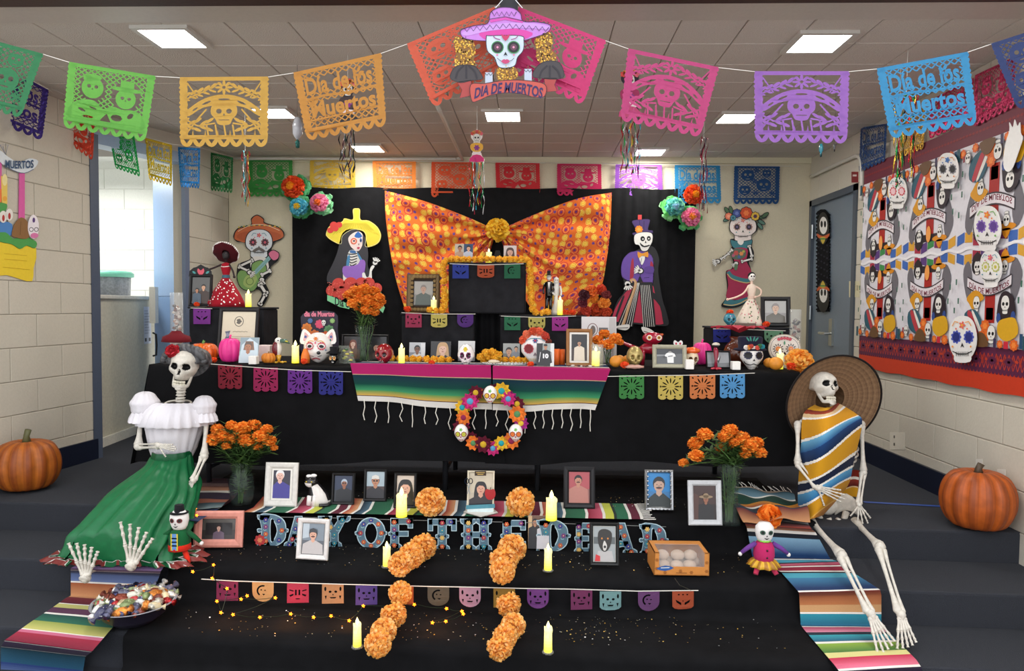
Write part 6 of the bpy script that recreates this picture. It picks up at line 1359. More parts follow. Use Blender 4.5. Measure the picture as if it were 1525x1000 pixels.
skull3d('sugar_skull', 572,541,32, ZTT, 'glossy dark red ceramic skull with white teeth near the left serape', base_c='#8c141c', eye='#1c0a0c', nose='#1c0a0c', y=4.06, wide=1.15, teeth='#5a1014', deco=((0,.5,.05, '#e8c8a0'),(.25,.62,.04, '#e8c8a0'),(.45,.4,.04, '#e8c8a0'),(.62,-.1,.04, '#e8c8a0')), yaw=-12)
led(598,509,540,10, ZTT, 'lit electric candle right of the red skull', 4.10)
frame(609,500,633,527, ZTT, '#222', 0,(('#c8ccd0', '#8a9098'), [dict(x=.5, z=.62, r=.2, skin=SK3, shirt='#e4e4e4', glasses=1)], [('#e8eaec', [(.75,.1),(.98,.1),(.98,.95),(.72,.95)])]), 'photo of a person in a white shirt and sunglasses above the marigold garland', y=4.36, name='photo_print', cat='photo')
def blonde(mb, x0, z0, x1, z1): photo(mb, x0, z0, x1, z1,('#1c1a1e',), [dict(x=.6, z=.6, r=.24, skin='#e4b8a0', hair='#c8a070', long=1.3, shirt='#1a181c')])
frame(641,499,671,528, ZTT, '#222', 0, blonde, 'photo of a smiling person with long blond hair above the marigold garland', y=4.36, name='photo_print', cat='photo')
frame(682,500,707,530, ZTT, '#222', 0,(('#d8d8d6', '#9a9a98'), [dict(x=.3, z=.66, r=.12, shirt='#444'), dict(x=.68, z=.66, r=.12, shirt='#777'), dict(x=.5, z=.3, r=.12, shirt='#555')]), 'black and white group photo behind the white sugar skull', y=4.36, name='photo_print', cat='photo')
frame(749,503,774,530, ZTT, '#222', 0,(('#a8aca8', '#787c78'), [dict(x=.35, z=.55, r=.2, skin=SK1, shirt='#2a2a2e'), dict(x=.78, z=.7, r=.12, skin=SK1, shirt='#8a9098')]), 'photo of two young persons above the orange flowers', y=4.36, name='photo_print', cat='photo')
skull3d('sugar_skull', 694,543,33, ZTT, 'white sugar skull with purple ringed eyes and yellow crown on the altar centre', base_c='#f0ece8', eye='#2a1420', ring=('#8a2a5a', '#6a2a6a'), y=4.04, teeth='#4a4a4a', deco=((0,.55,.22, '#d8c040'),(.12,.45,.08, '#5a9a4a'),(.3,.5,.05, '#e08ab0'),(.62,-.12,.05, '#5aa0c0')))
def garland(name, pts, label, r=.026, me=MARI_G, step=.034):
 P = sp([tuple(p) for p in pts], 8, False); t = thing(name, label, 'garland', P[0]); d = 0; last = V(P[0]); bloom(me, t, last, r)
 for p in P[1:]:
  p = V(p)
  if (p-last).length >= step: bloom(me, t, p, r*random.uniform(.9,1.12), flat=.9); last = p
 mb = MB(); mb.tube([tuple(V(p)) for p in P[::4]]+[P[-1]], .004,5, '#c87a1c'); mb.build('cord', M_CLOTH, t, True)
zg = ZTT+.022
garland('marigold_garland', [base(584,538, zg, 4.26)[0], base(620,538, zg, 4.22)[0], base(650,538, zg, 4.20)[0], base(676,538, zg, 4.2)[0]], 'yellow marigold garland lying along the left half of the altar table')
garland('marigold_garland', [base(744,538, zg, 4.24)[0], base(770,538, zg, 4.2)[0], base(784,538, zg, 4.2)[0]], 'short yellow marigold garland left of the big crowned skull')
b, s = base(728,536, ZTT, 4.22); t = thing('marigold_cluster', 'mound of yellow orange marigolds at the altar centre', 'flower', b, None)
for dx, dz, r in ((-.05,.02,.03),(-.02,.045,.032),(.02,.05,.032),(.055,.035,.03),(.0,.02,.034),(.035,.015,.03),(-.03,.0,.03)): bloom(MARI_G, t, b+V((dx, random.uniform(-.02,.02), .02+dz)), r)
smallflower(643,537,6, ZTT, 'red orange flower lying on the left serape edge', y=4.02); smallflower(790,541,6, ZTT, 'red orange flower at the base of the big crowned skull', y=4.0)
b, s = base(757,542, ZTT, 4.08); t = thing('silver_tray', 'shiny oval silver tray with a scalloped rim on the altar centre', 'tray', b)
mb = MB(LM(b)); mb.loft([[(x*cos(a)*(1+.01*cos(20*a)), y_*sin(a), z) for a in (2*PI*k/60 for k in range(60))] for x, y_, z in ((.001,.001,.004),(.1,.05,.004),(.14,.065,.012),(.155,.075,.014),(.15,.07,.010),(.1,.05,0.001))], '#d8dadc'); mb.build('tray_body', M_METAL, t, True)
mb = MB(LM(b)); [mb.ball((.15*cos(a), .072*sin(a), .014), .004,6,4, '#e8eaea') for a in (2*PI*k/44 for k in range(44))]; mb.build('beaded_rim', M_METAL, t, True)
b, s = base(735,538, ZTT+.016,4.06); mb = MB(LM(b)); mb.ball((0,0,.008),(.035,.02,.012), 14,8, '#e0cfb0', lambda q: q*(1+.1*sin(q.x*9))); tag(mb.build('tamale', M_CLOTH, None, True), 'pale husk wrapped tamale on the silver tray', 'food')
c, s, f = dome(797,519,22,25,.06,4.16); t = thing('skull_planter', 'large white skull with dark red eyes and a crown of coral flowers', 'skull', base(797,544, ZTT, 4.16)[0])
mb = MB(LM(c)); mb.ball((0,0,0),(21*s, .058,24*s), 40,26, '#eeeae6', lambda q: V((q.x*(1-.35*max(0,-.25-q.z)/.75*1.3), q.y, q.z))); mb.build('skull_body', M_CERAM, t, True)
mb = MB(fn=lambda a, b, l: f(a, b, l+4))
for sx in (-1,1): mb.shape('#c85a6a', flo(797+sx*9.5,519,7.5,6.6,10)); mb.shape('#7c1420', ell(797+sx*9.5,519,6,6.4,18))
mb.shape('#3a4a8a', flo(797,507,4,2,6)); mb.shape('#b02838', ell(797,507,1.6,1.6,8)); mb.shape('#8a7a80', [(797,524),(794,529),(800,529)]);
for k in range(-4,5): mb.strip('#c8b87a', [(797+k*2.4,533),(797+k*2.2,538)], .8, step=False)
mb.strip('#4a8a9a', sp([(783,508),(790,504),(804,504),(811,508)], 3, False), .9); mb.build('painted_marks', M_CARD, t)
for k, (dx, dz, r, cc) in enumerate(((-18,-12,7, '#e8704a'),(-12,-20,8, '#ee8a64'),(-3,-25,8, '#e0603c'),(6,-24,8, '#ea7a58'),(14,-18,8, '#d85a48'),(19,-10,6, '#8a4a3c'),(2,-20,6, '#f0a080'))): pompart('flower', c+V((dx*s, -.02,-dz*s)), r*s, [cc, jit(cc, .2)], 60, parent=t, m=M_PAPER, w_=.3, cut_=-.4, seed=k)
def jersey(mb, x0, z0, x1, z1):
 w_, h = x1-x0, z1-z0; P = lambda l: [(x0+a*w_, z0+b*h) for a, b in l]; mb.clip = (x0, x1, z0, z1)
 mb.shape('#9aa4a0', rct(x0, z0, x1, z1)); mb.shape('#18181c', P([(0,.9),(0,1),(.35,1),(.3,0),(0,0)])); mb.shape('#d8dcd8', P([(.75,0),(1,0),(1,1),(.8,1)]))
 mb.shape('#141418', P([(.2,.62),(.4,.72),(.62,.72),(.86,.62),(.92,.2),(.78,.15),(.78,.0),(.26,0),(.26,.15),(.12,.2)])); mb.strip('#e8e8e8', P([(.82,.62),(.9,.2)]), w_*.03); mb.strip('#e8e8e8', P([(.22,.62),(.14,.2)]), w_*.03)
 mb.shape('#b88060', P([(.46,.72),(.56,.72),(.56,.8),(.46,.8)])); mb.shape('#b88060', ell(x0+.51*w_, z0+.86*h, .1*w_, .08*h, 12)); mb.shape('#141214', ell(x0+.51*w_, z0+.92*h, .11*w_, .05*h, 10)); mb.clip = None
 text(mb, '10', x0+.36*w_, z0+.36*h, x0+.68*w_, z0+.56*h, '#f4f4f4', .05)
frame(799,513,825,548, ZTT, '#2a2a2a', 0, jersey, 'photo of a player in a black jersey with number 10 leaning before the crowned skull', y=4.0, name='photo_print', cat='photo')
for i, (x, pt) in enumerate(((829,521),(837,522))):
 b, s = base(x, 546, ZTT, 4.12+.02*i); mb = MB(); mb.lathe([(.001,0),(4.2*s, 0),(4.2*s, (546-pt)*s),(3.4*s, (546-pt)*s),(3.2*s, (540-pt)*s),(.001,(540-pt)*s)], 18, '#ec6a22', b, rf=lambda a, r, z: 1+.03*cos(9*a)); tag(mb.build('orange_candle', M_WAXLOW, None, True), 'orange pillar candle %s' % ('standing just right of the number ten photo' if i == 0 else 'standing against the wooden photo frame'), 'candle')
frame(843,493,882,548, ZTT, '#9a6a3c', 5,(('#1c1e22', '#3a2c28'), [dict(x=.5, z=.66, r=.14, skin='#c49474', hair='#1c1614', shirt='#d8ccb8', beard=1, hat=('cap', '#1a1a1e'))]), 'light wood photo frame of a person in a cream shirt and dark cap', y=4.08, mw=3, lean=8)
def sheet(mb, x0, z0, x1, z1):
 w_, h = x1-x0, z1-z0; P = lambda l: [(x0+a*w_, z0+b*h) for a, b in l]; mb.shape('#d4d0ce', rct(x0, z0, x1, z1)); mb.strip('#6a3a34', [(x0+.32*w_+.14*w_*cos(a), z0+.72*h+.13*h*sin(a)) for a in (2*PI*k/24 for k in range(25))], w_*.02); mb.shape('#5a4a40', sp(P([(.24,.68),(.3,.8),(.38,.78),(.4,.68),(.32,.6)]), 3)); mb.shape('#55504c', P([(.5,.76),(.76,.76),(.76,.52),(.5,.56)]))
 mb.shape('#b8b4b0', P([(.76,.1),(.98,.1),(.98,.98),(.8,.98)]))
frame(866,477,918,545, ZTT, '#ccc', 0, sheet, 'white printed sheet with a round drawing leaning behind the orange marigolds', y=4.36, lean=10, name='printed_sheet', cat='sheet')
b, s = base(904,546, ZTT, 4.20); vase(b, [(10*s, .002),(10.5*s, .03),(10*s, 28*s)], 'short clear glass with marigold stems near the wooden photo frame')
bouquet(b+V((0,0,26*s)), b, [(889,507,9),(900,498,8),(906,513,9),(916,504,9),(923,510,6),(897,513,7)], 4.18, 'marigold in the short glass beside the wooden frame', 'marigolds in the short glass', .06,.03, nleaf=8)
b, s = base(889,548, ZTT, 4.04); mb = MB(); mb.lathe([(.001,0),(9.5*s, 0),(9.5*s, 34*s),(9*s, 34*s),(9*s, .006),(.001,.006)], 24, '#eef0e0', b); o = mb.build('candle_glass', M_GLASS, None, True); tag(o, 'straight clear candle glass in front of the marigolds', 'glass')
led(887,518,547,12, ZTT+.007, 'electric candle glowing inside the straight clear glass', 4.04)
b, s = base(866,548, ZTT, 4.02); t = thing('sweets_pile', 'low pile of wrapped dark sweets before the wooden frame', 'sweets', b)
for k in range(9): mb = MB(LM(b)); mb.ball(((k/8-.5)*.13, random.uniform(-.015,.015), .006+.003*(k % 2)),(.013,.009,.006), 8,6, ['#5a3a30', '#d8ccc4', '#8a5a4a'][k % 3]); mb.build('sweet', M_PLAST, t, True)
def orange(px, py, r, y, label, c='#e0902c'):
 b, s = base(px, py, ZTT, y); t = thing('tangerine', label, 'fruit', b, 'tangerines on the altar'); mb = MB(); mb.ball(b+V((0,0, r*s*.92)),(r*s, r*s, r*s*.92), 20,14, c); mb.build('fruit', M_PUMP, t, True)
 mb = MB(); mb.lathe([(.001,.004),(.004,.002),(.005,0)], 8, '#5a7a34', b+V((0,0, r*s*1.8))); mb.build('stem_end', M_WOOD, t, True)
orange(917,547,9.5,4.06, 'tangerine left of the gold skull, nearest the front'); orange(923,540,8,4.22, 'tangerine behind another one, left of the gold skull'); orange(935,541,8,4.24, 'tangerine half hidden behind the gold skull')
orange(1155,556,10.5,4.0, 'tangerine in front of the lit candle by the round skull plate'); orange(1145,549,8,4.14, 'tangerine just left of the lit candle by the round plate'); orange(1070,548,7,4.2, 'tangerine hidden behind the grey photograph', '#e09a3c')
smallflower(930,544,7, ZTT, 'red orange flower before the gold skull', y=4.0);
skull3d('sugar_skull', 945,550,32, ZTT, 'matte gold skull with hollow golden eyes', base_c='#b8a468', eye='#7a6a3a', nose='#5a4c28', teeth=None, y=4.06, m=mat('gold_paint', .35, metal=.5))
b, s = base(940,549, ZTT, 3.99); mb = MB(LM(b)); mb.ball((.02,0,.01),(.055,.018,.012), 16,8, '#c89a8a', lambda q: q*(1+.15*sin(q.x*12+q.z*5))); tag(mb.build('wrapped_bread', M_PLAST, None, True), 'pinkish wrapped bread lying before the gold skull', 'food')
b, s = base(960,545, ZTT, 4.26); t = thing('carved_animal', 'red carved animal figure with big ringed eyes standing behind the gold skull', 'figurine', b); M = LM(b); k = s
RD = '#a01830'
mb = MB(M); mb.tube([(-8*k, 0,20*k),(0,0,24*k),(14*k, 0,24*k),(26*k, 0,20*k)], [5*k, 8*k, 9*k, 6*k], 14, RD); mb.build('body', M_CERAM, t, True)
for x, y_ in ((-4,-5),(-4,5),(24,-5),(24,5)): mb = MB(M); mb.tube([(x*k, y_*k, 22*k),((x+1)*k, y_*k, 10*k),(x*k, y_*k, 0)], [4*k, 2.5*k, 3*k], 8, RD); mb.build('leg', M_CERAM, t, True)
mb = MB(M); mb.tube([(-8*k, 0,22*k),(-22*k, 0,28*k),(-36*k, 0,34*k),(-40*k, 0,38*k)], [4*k, 3*k, 2*k, .5*k], 8, RD); mb.build('tail', M_CERAM, t, True)
mb = MB(M); mb.tube([(8*k, -2*k, 28*k),(8*k, -4*k, 36*k)], [5*k, 6*k], 10, RD); mb.ball((10*k, -6*k, 40*k),(15*k, 9*k, 9*k), 20,14, RD); mb.build('head', M_CERAM, t, True)
for x in (4,18): mb = MB(M @ Matrix.Translation((x*k, -14.6*k, 41*k))); mb.shape('#e8e0d0', ell(0,0,4*k, 4*k, 16)); mb.shape('#d8902c', ell(0,0,2.6*k, 2.6*k, 12)); mb.shape('#2a1418', ell(0,0,1.2*k, 1.2*k, 8)); mb.build('eye', M_CARD, t)
mb = MB(M); mb.tube([(22*k, -4*k, 44*k),(26*k, -4*k, 46*k)], [3*k, 1*k], 7, '#c85a2c'); mb.build('ear', M_CERAM, t, True)
def baseball(mb, x0, z0, x1, z1):
 w_, h = x1-x0, z1-z0; P = lambda l: [(x0+a*w_, z0+b*h) for a, b in l]; mb.shape('#5a5c5e', rct(x0, z0, x1, z1)); mb.shape('#3a3c40', P([(0,.55),(1,.7),(1,1),(0,1)])); mb.shape('#8a8c8e', P([(0,.5),(.35,.55),(.35,.62),(0,.62)]))
 mb.shape('#e4e4e2', P([(.36,.68),(.45,.76),(.6,.76),(.7,.68),(.74,.5),(.66,.48),(.66,.08),(.42,.08),(.4,.48),(.3,.5)])); mb.shape('#8a8886', ell(x0+.52*w_, z0+.83*h, .06*w_, .08*h, 12)); mb.shape('#2a2a2c', P([(.43,.86),(.62,.86),(.6,.95),(.46,.95)])); mb.shape('#4a4a4c', ell(x0+.3*w_, z0+.46*h, .05*w_, .08*h, 10)); mb.strip('#5a5a5c', P([(.44,.5),(.62,.54)]), h*.05)
frame(972,519,1022,553, ZTT, '#a8a48e', 6, baseball, 'grey green frame with a black and white photo of a baseball player', y=4.02)
b, s = base(1010,530, ZTT, 4.24); t = thing('skull_pick', 'thin figure with a white heart shaped skull head behind the baseball photo', 'figurine', b)
mb = MB(LM(b)); mb.tube([(0,0,0),(0,0,26*s)], [.008,.003], 8, '#2a2a2e'); mb.build('body', M_PLAST, t, True)
mb = MB(fn=cut(4.23)); mb.back('#f0ece8', sp([(1010,521),(1003,512),(1005,507),(1010,510),(1014,507),(1017,512)], 3), .008); mb.lay = 1; mb.shape('#c83048', ell(1007,512,1.6,1.8,8)); mb.shape('#c83048', ell(1013,512,1.6,1.8,8), step=False); mb.shape('#141414', [(1010,514),(1009,517),(1011,517)]); mb.build('head', M_CERAM, t)
t = skull3d('sugar_skull', 1030,552,26, ZTT, 'cream sugar skull with bright orange hair and dark ringed eyes', base_c='#e4d0b0', eye='#6a4a2c', ring=('#3a2420', '#8a5a3a'), y=4.10, teeth='#3a2a24')
b, s = base(1030,552, ZTT, 4.10)
mb = MB(LM(b)); mb.ball((0,0,25*s),(11.5*s, 10*s, 5.5*s), 20,12, '#e8642a', lambda q: q*(1+.06*sin(8*q.x))); mb.build('hair', M_CERAM, t, True)
b, s = base(1066,551, ZTT, 4.02); t = thing('bird_figurine', 'slender dark red bird figure standing left of the grey photograph', 'figurine', b); M = LM(b)
mb = MB(M); mb.tube([(0,0,.0),(.0,0,12*s),(0,0,24*s),(-.004,0,32*s)], [3*s, 2*s, 4*s, 2.4*s], 10, '#8a1c34'); mb.build('body', M_CERAM, t, True)
mb = MB(M); mb.ball((-.002,0,36*s),(6*s, 4*s, 3.4*s), 14,9, lambda q: '#c8c0b0' if q.z > 0 else '#2a2a2c'); mb.build('head', M_CERAM, t, True)
mb = MB(M); [mb.tube([(0,0,.004),(8*s*cos(a), 8*s*sin(a), .003)], [2*s, 1.4*s], 6, '#c83a4a') for a in (-2.8,-1.6,-.4)]; mb.build('foot', M_CERAM, t, True)
def greyp(mb, x0, z0, x1, z1):
 w_, h = x1-x0, z1-z0; P = lambda l: [(x0+a*w_, z0+b*h) for a, b in l]; mb.shape('#8a8c8e', rct(x0, z0, x1, z1)); mb.shape('#6a6c6e', P([(0,0),(1,0),(1,.3),(0,.22)])); mb.shape('#2a2a2c', sp(P([(.38,.8),(.46,.4),(.5,.25),(.56,.4),(.64,.82),(.56,.6),(.46,.6)]), 3)); mb.shape('#d8d8d8', P([(.44,.7),(.48,.45),(.52,.45),(.58,.72),(.52,.6)]))
frame(1052,527,1088,552, ZTT, '#161618', 2, greyp, 'thin black frame with a grey photograph lying between red bird and hatted mask', y=4.04, lean=18)
b, s = base(1100,545, ZTT, 4.34); t = thing('potted_flower', 'brown glossy pot with one wide open coral red blossom behind the hatted mask', 'plant', b); M = LM(b)
mb = MB(M); mb.lathe([(.001,0),(18*s, 0),(24*s, 14*s),(20*s, 28*s),(12*s, 36*s),(15*s, 42*s),(10*s, 41*s)], 30, '#5a2c1c'); mb.build('pot', M_CERAM, t, True)
mb = MB(M);
for k in range(9):
 a = 2*PI*k/9+.3; L = random.uniform(34,44)*s; e = V((cos(a), sin(a)*.6,0)); n_ = V((-sin(a), cos(a)*.6,0)); z0 = 49*s
 R = [(0,3,0),(.35,11,6),(.7,10,9),(1,1,5+(k % 3)*2)]
 I = [(mb.p(e*L*u+n_*w_*s+V((0,0, z0+zz*s))), mb.p(e*L*u+V((0,0, z0+(zz-2)*s))), mb.p(e*L*u-n_*w_*s+V((0,0, z0+zz*s)))) for u, w_, zz in R]
 for q in range(3):
  for m_ in (0,1): mb.face([I[q][m_], I[q+1][m_], I[q+1][m_+1], I[q][m_+1]], jit('#d8465a', .12))
mb.build('blossom', M_PAPER, t, True)
c, s, f = dome(1119,531,17,24,.05,4.10); t = thing('skull_mask', 'white pointed skull mask with a moustache and a black flowered hat', 'mask', base(1119,557, ZTT, 4.1)[0])
mb = MB(LM(c)); mb.ball((0,0,0),(17*s, .048,23*s), 32,22, '#eeeae4', lambda q: V((q.x*(1 if q.z > -.1 else 1-(-.1-q.z)*.75), q.y if q.y < 0 else q.y*.2, q.z*(1 if q.z < 0 else .8)))); mb.build('shell', M_CERAM, t, True)
mb = MB(fn=lambda a, b, l: f(a, b, l+3))
for sx in (-1,1): mb.shape('#3a3a5a', flo(1119+sx*8,529,6,5.2,10)); mb.shape('#141418', ell(1119+sx*8,529,4.8,4.2,14)); mb.strip('#141418', sp([(1119,541),(1119+sx*5,543),(1119+sx*11,541),(1119+sx*13,538)], 3, False), 1.1)
mb.shape('#141418', [(1119,534),(1117,537),(1121,537)]); mb.strip('#8a8a8a', [(1112,546),(1126,546)], .7); mb.shape('#141418', [(1119,548),(1116,553),(1122,553)]); mb.build('painted_marks', M_CARD, t)
mb = MB(LM(c)); z = 10*s; mb.loft([[(x*cos(a)*s, .03+y_*sin(a)*s, z+zz*s) for a in (2*PI*k/32 for k in range(32))] for x, y_, zz in ((17,14,-3),(24,20,-1),(23,19,1),(17,14,2),(18,15,17),(16,13,19),(.01,.01,19))], '#1c1c30'); mb.build('hat', M_CLOTH, t, True)
for k, (dx, cc) in enumerate(((-12, '#f0ece8'),(-5, '#d85a50'),(4, '#e86a5a'),(11, '#3a9aa8'),(-9, '#e8a040'),(8, '#4a8a5a'))): pompart('flower', c+V((dx*s, -.055, z+3.5*s+(k % 2)*2*s)), 4*s, [cc, jit(cc, .2)], 26, parent=t, m=M_PAPER, w_=.4, seed=k)
mb = MB(fn=cut(4.02));
for a in (-.6,-.2,.3,.7): mb.shape('#2a7a6a', ell(1120+a*10,508-3*cos(a), 1.3,4,8, a));
mb.build('leaf_print', M_CARD, t)
t = thing('skull_plate', 'round headed flat skull plaque with orange flower eyes and red petals on top', 'plaque', base(1168,543, ZTT, 4.28)[0])
mb = MB(fn=cut(4.28)); O = sp([(1144,518),(1149,505),(1160,499),(1175,499),(1188,506),(1193,518),(1189,530),(1182,536),(1180,543),(1156,543),(1154,536),(1147,530)], 4); mb.back('#b8ac98', O, .012); mb.lay = 1; mb.shape('#e6ddd0', [(1168.5+(x-1168.5)*.93,521+(z-521)*.93) for x, z in O]); mb.strip('#2a2420', [(1168.5+(x-1168.5)*.86,521+(z-521)*.86) for x, z in O], .6, True)
for sx in (-1,1):
 x = 1168.5+sx*9.5
 for k in range(12): a = 2*PI*k/12; mb.shape('#24202a', ell(x+6.3*cos(a), 520+6.3*sin(a), 2.1,.7,8, a), step=(k == 0))
 mb.shape('#e88a4a', flo(x, 520,4.2,3.2,8)); mb.shape('#f0b080', ell(x, 520,1.6,1.6,8))
for k in range(5): mb.shape('#b8283c', ell(1160+k*4.2,505.5-1.6*sin(k*.8), 2.6,2.4,10))
mb.shape('#3a8a5a', ell(1168.5,511,1.2,3,8)); mb.shape('#1c1820', sp([(1168.5,524),(1166,529),(1168.5,528),(1171,529)], 2)); mb.build('painted_board', M_CERAM, t)
led(1161,521,551,10, ZTT, 'lit electric candle in front of the round skull plaque', 4.06)
b, s = base(1190,556, ZTT, 4.12); t = thing('tissue_flower', 'wide yellow orange tissue flower lying at the right end of the altar', 'paper flower', b)
pompart('petals', b+V((0,0,.03)), .088, ['#ffb84a', '#ffc868', '#fcae3c'], 200, V((-.1,-.8,.6)), parent=t, m=M_PAPER, w_=.2, cut_=-.1, seed=31)
smallflower(1178,550,8, ZTT, 'coral flower below the wide tissue flower at the right end', y=3.99)
t = skull3d('sugar_skull', 1087,483,21, Z_FR, 'turquoise ceramic skull on the right riser', base_c='#3a8a9c', eye='#14343c', nose='#14343c', teeth='#14343c', y=4.54, wide=1.15, deco=((.2,.5,.08, '#a84a8a'),(0,.25,.05, '#e8d060')))
b, s = base(1087,463, Z_FR, 4.54); bloom(MARI_R, t, b+V((0,0,21*s)), 6*s, 'flower')
dressdoll(1118,394,486, Z_FR, 4.60,44, dict(skirt='#e8dac8', top='#ecd8c4', skin='#e8c8b4', face='#f4efe6', belt='#e0c4b0'), 'paper catrina in a cream dress printed with pink roses on the right riser', flowers=['#c85a6a', '#6a7a3c', '#d87a84', '#4a6a3a'], armL=[(-.06,-.02,.64),(-.14,-.05,.53),(-.28,-.08,.46),(-.4,-.08,.43)], armR=[(.06,-.02,.64),(.14,-.03,.58),(.12,-.05,.5),(.04,-.07,.47)], hair='#141214')
frame(1134,441,1176,485, Z_FR, '#141416', 6,(('#a8a8a4', '#8a8886'), [dict(x=.5, z=.66, r=.19, skin='#c8a890', hair='#8a8480', shirt='#4a4438', glasses=0)]), 'black photo frame of an elderly person on the right riser', y=4.52, yaw=-6, lean=8)
smallflower(1141,482,6, Z_FR, 'orange flower before the black frame on the right riser', y=4.49)
mb = MB(); b, s = base(1104,486, Z_FR, 4.47); mb.bbox(b.x-.04, b.x+.09, b.y-.012, b.y+.012, b.z, b.z+.025, '#6a5a50', .003); tag(mb.build('wooden_block', M_WOOD, None), 'small brown block lying before the cream dressed figure', 'block')
def pattern(mb, x0, z0, x1, z1): photo(mb, x0, z0, x1, z1,('#a8a49c', '#8f8c86'), [dict(x=.5, z=.68, r=.17, skin='#c09a84', hair='#8a8078', shirt='#55605a')])
frame(605,406,655,463, Z_CL, ['#3c2c1c', '#5a4428', '#7a6038', '#3c2c1c'], 9, pattern, 'ornate dark bronze picture frame on the left central riser', y=4.60, lean=8, orn='#8a7040', mw=2, mcol='#2a2018')
smallflower(607,459,7, Z_CL, 'orange flower beside the ornate bronze frame', y=4.50)
led(646,433,458,9, Z_CL, 'short lit electric candle right of the ornate bronze frame', 4.52)
TOPP = [(640,461,4.44, Z_CL),(660,462,4.46, Z_CL),(662,440,4.47, None),(660,400,4.47, None),(668,389,4.52, None),(690,388,4.5, None),(725,386,4.5, None),(760,387,4.5, None),(784,391,4.5, None),(790,410,4.47, None),(791,440,4.47, None),(796,461,4.46, Z_CR),(820,467,4.48, Z_CR)]
pts = []
for x, yy, y_, zz in TOPP:
 q = PY(x, yy, y_); z = q.z if zz is None else zz+.02
 pts.append((q.x, y_, max(z, Z_TOP+.018) if yy < 395 else z))
garland('marigold_garland', pts, 'long yellow marigold garland framing the raised black box', .027, step=.03)
def couple(mb, x0, z0, x1, z1): photo(mb, x0, z0, x1, z1,('#c8bca8', '#c8bca8'), [dict(x=.28, z=.76, r=.13, skin=SK2, shirt='#c8a080'), dict(x=.76, z=.76, r=.12, skin='#e0b090', shirt='#c8d0e0')], [('#24446a', [(.5,0),(1,0),(1,1),(.5,1)])])
frame(677,356,704,385, Z_TOP, '#333', 0, couple, 'photo of two standing persons on the top box at the left', y=4.60, name='photo_print', cat='photo')
frame(750,357,769,384, Z_TOP, '#333', 0,(('#d8ccc8',), [dict(x=.5, z=.62, r=.27, skin='#dcae98', hair='#5a4038', long=1.3, shirt='#8a6a6a')]), 'photo of a smiling person with long brown hair on the top box at the right', y=4.60, name='photo_print', cat='photo')
led(728,362,384,9, Z_TOP, 'electric candle with a pale upper half standing on the top box', 4.58)
mb = MB(); b, s = base(741,386, Z_TOP, 4.62); a_ = 20*s; mb.loft([[(b.x-8*s, b.y-.03, b.z),(b.x+8*s, b.y-.03, b.z),(b.x+8*s, b.y+.02, b.z),(b.x-8*s, b.y+.02, b.z)], [(b.x-3*s, b.y-.006, b.z+a_),(b.x+3*s, b.y-.006, b.z+a_),(b.x+3*s, b.y+.006, b.z+a_),(b.x-3*s, b.y+.006, b.z+a_)]], '#141414', caps=True); tag(mb.build('easel_stand', M_WOOD, None), 'small black easel back on the top box beside the candle', 'stand')
for nm, px, pt, c1, c2, hat, lb, dr in (('groom', 817,404, '#141418', '#f0eee8', 1, 'skeleton groom figurine in a black suit and top hat', 0),('bride', 828,409, '#e0dcd4', '#e0dcd4', 0, 'skeleton bride figurine in a long white gown', 1)):
 b, s = base(px, 467, Z_CR, 4.56); h = (467-pt)*s; t = thing('wedding_figurine', lb, 'figurine', b); M = LM(b)
 if dr: mb = MB(M); mb.lathe([(.001,0),(h*.16,0),(h*.13, h*.1),(h*.06, h*.3),(h*.05, h*.5),(h*.055, h*.6),(h*.08, h*.72),(h*.02, h*.8)], 18, c1, rf=lambda a, r, z: 1+.05*sin(8*a)); mb.build('gown', M_CERAM, t, True)
 else:
  for sx in (-1,1): mb = MB(M); mb.tube([(sx*h*.04,0, h*.5),(sx*h*.045,0, h*.25),(sx*h*.05,0,.01)], [h*.05, h*.04, h*.035], 8, c1); mb.build('leg', M_CERAM, t, True)
  mb = MB(M); mb.lathe([(h*.07, h*.45),(h*.085, h*.55),(h*.09, h*.68),(h*.1, h*.76),(h*.03, h*.8)], 16, c1); mb.build('jacket', M_CERAM, t, True)
  mb = MB(M @ Matrix.Translation((0,-h*.1,0))); mb.shape('#f0eee8', [(-h*.03, h*.77),(h*.03, h*.77),(0, h*.6)]); mb.build('shirt_front', M_CARD, t)
 for sx in (-1,1): mb = MB(M); mb.tube([(sx*h*.1,0, h*.74),(sx*h*.13,-.005, h*.6),(sx*h*(.12 if sx*(1-2*dr) < 0 else .02), -h*.08, h*.5)], h*.025,7, c1 if not dr else '#ece8e0'); mb.build('arm', M_CERAM, t, True)
 mb = MB(M); mb.ball((0,0, h*.88),(h*.055, h*.055, h*.07), 14,10, '#eeeae2'); [mb.ball((sx*h*.02,-h*.05, h*.89), h*.014,6,4, '#141414') for sx in (-1,1)]; mb.build('head', M_CERAM, t, True)
 mb = MB(M)
 if hat: mb.lathe([(.001, h*1.03),(h*.05, h*1.03),(h*.045, h*.95),(h*.09, h*.94),(h*.09, h*.93),(.001, h*.93)], 16, '#141418')
 else: mb.M = M @ Matrix.Translation((0, h*.06,0)); mb.lathe([(.001, h*.98),(h*.06, h*.94),(h*.075, h*.8),(h*.1, h*.5),(h*.095, h*.5),(h*.07, h*.8)], 16, '#d8d4cc')
 mb.build('top_hat' if hat else 'veil', M_CERAM, t, True)
led(834,440,468,8, Z_CR, 'tall lit electric candle right of the bride and groom', 4.50)
for x, r, l in ((843,6, 'orange flower right of the candle on the right central riser'),(853,6, 'orange flower second right of the candle on the riser')): smallflower(x, 461, r, Z_CR, l, y=4.50)
b, s = base(888,474, Z_CR, 4.56); t = thing('autumn_bouquet', 'silk bouquet in orange, rust and wine red beside the right central riser', 'flower', b)
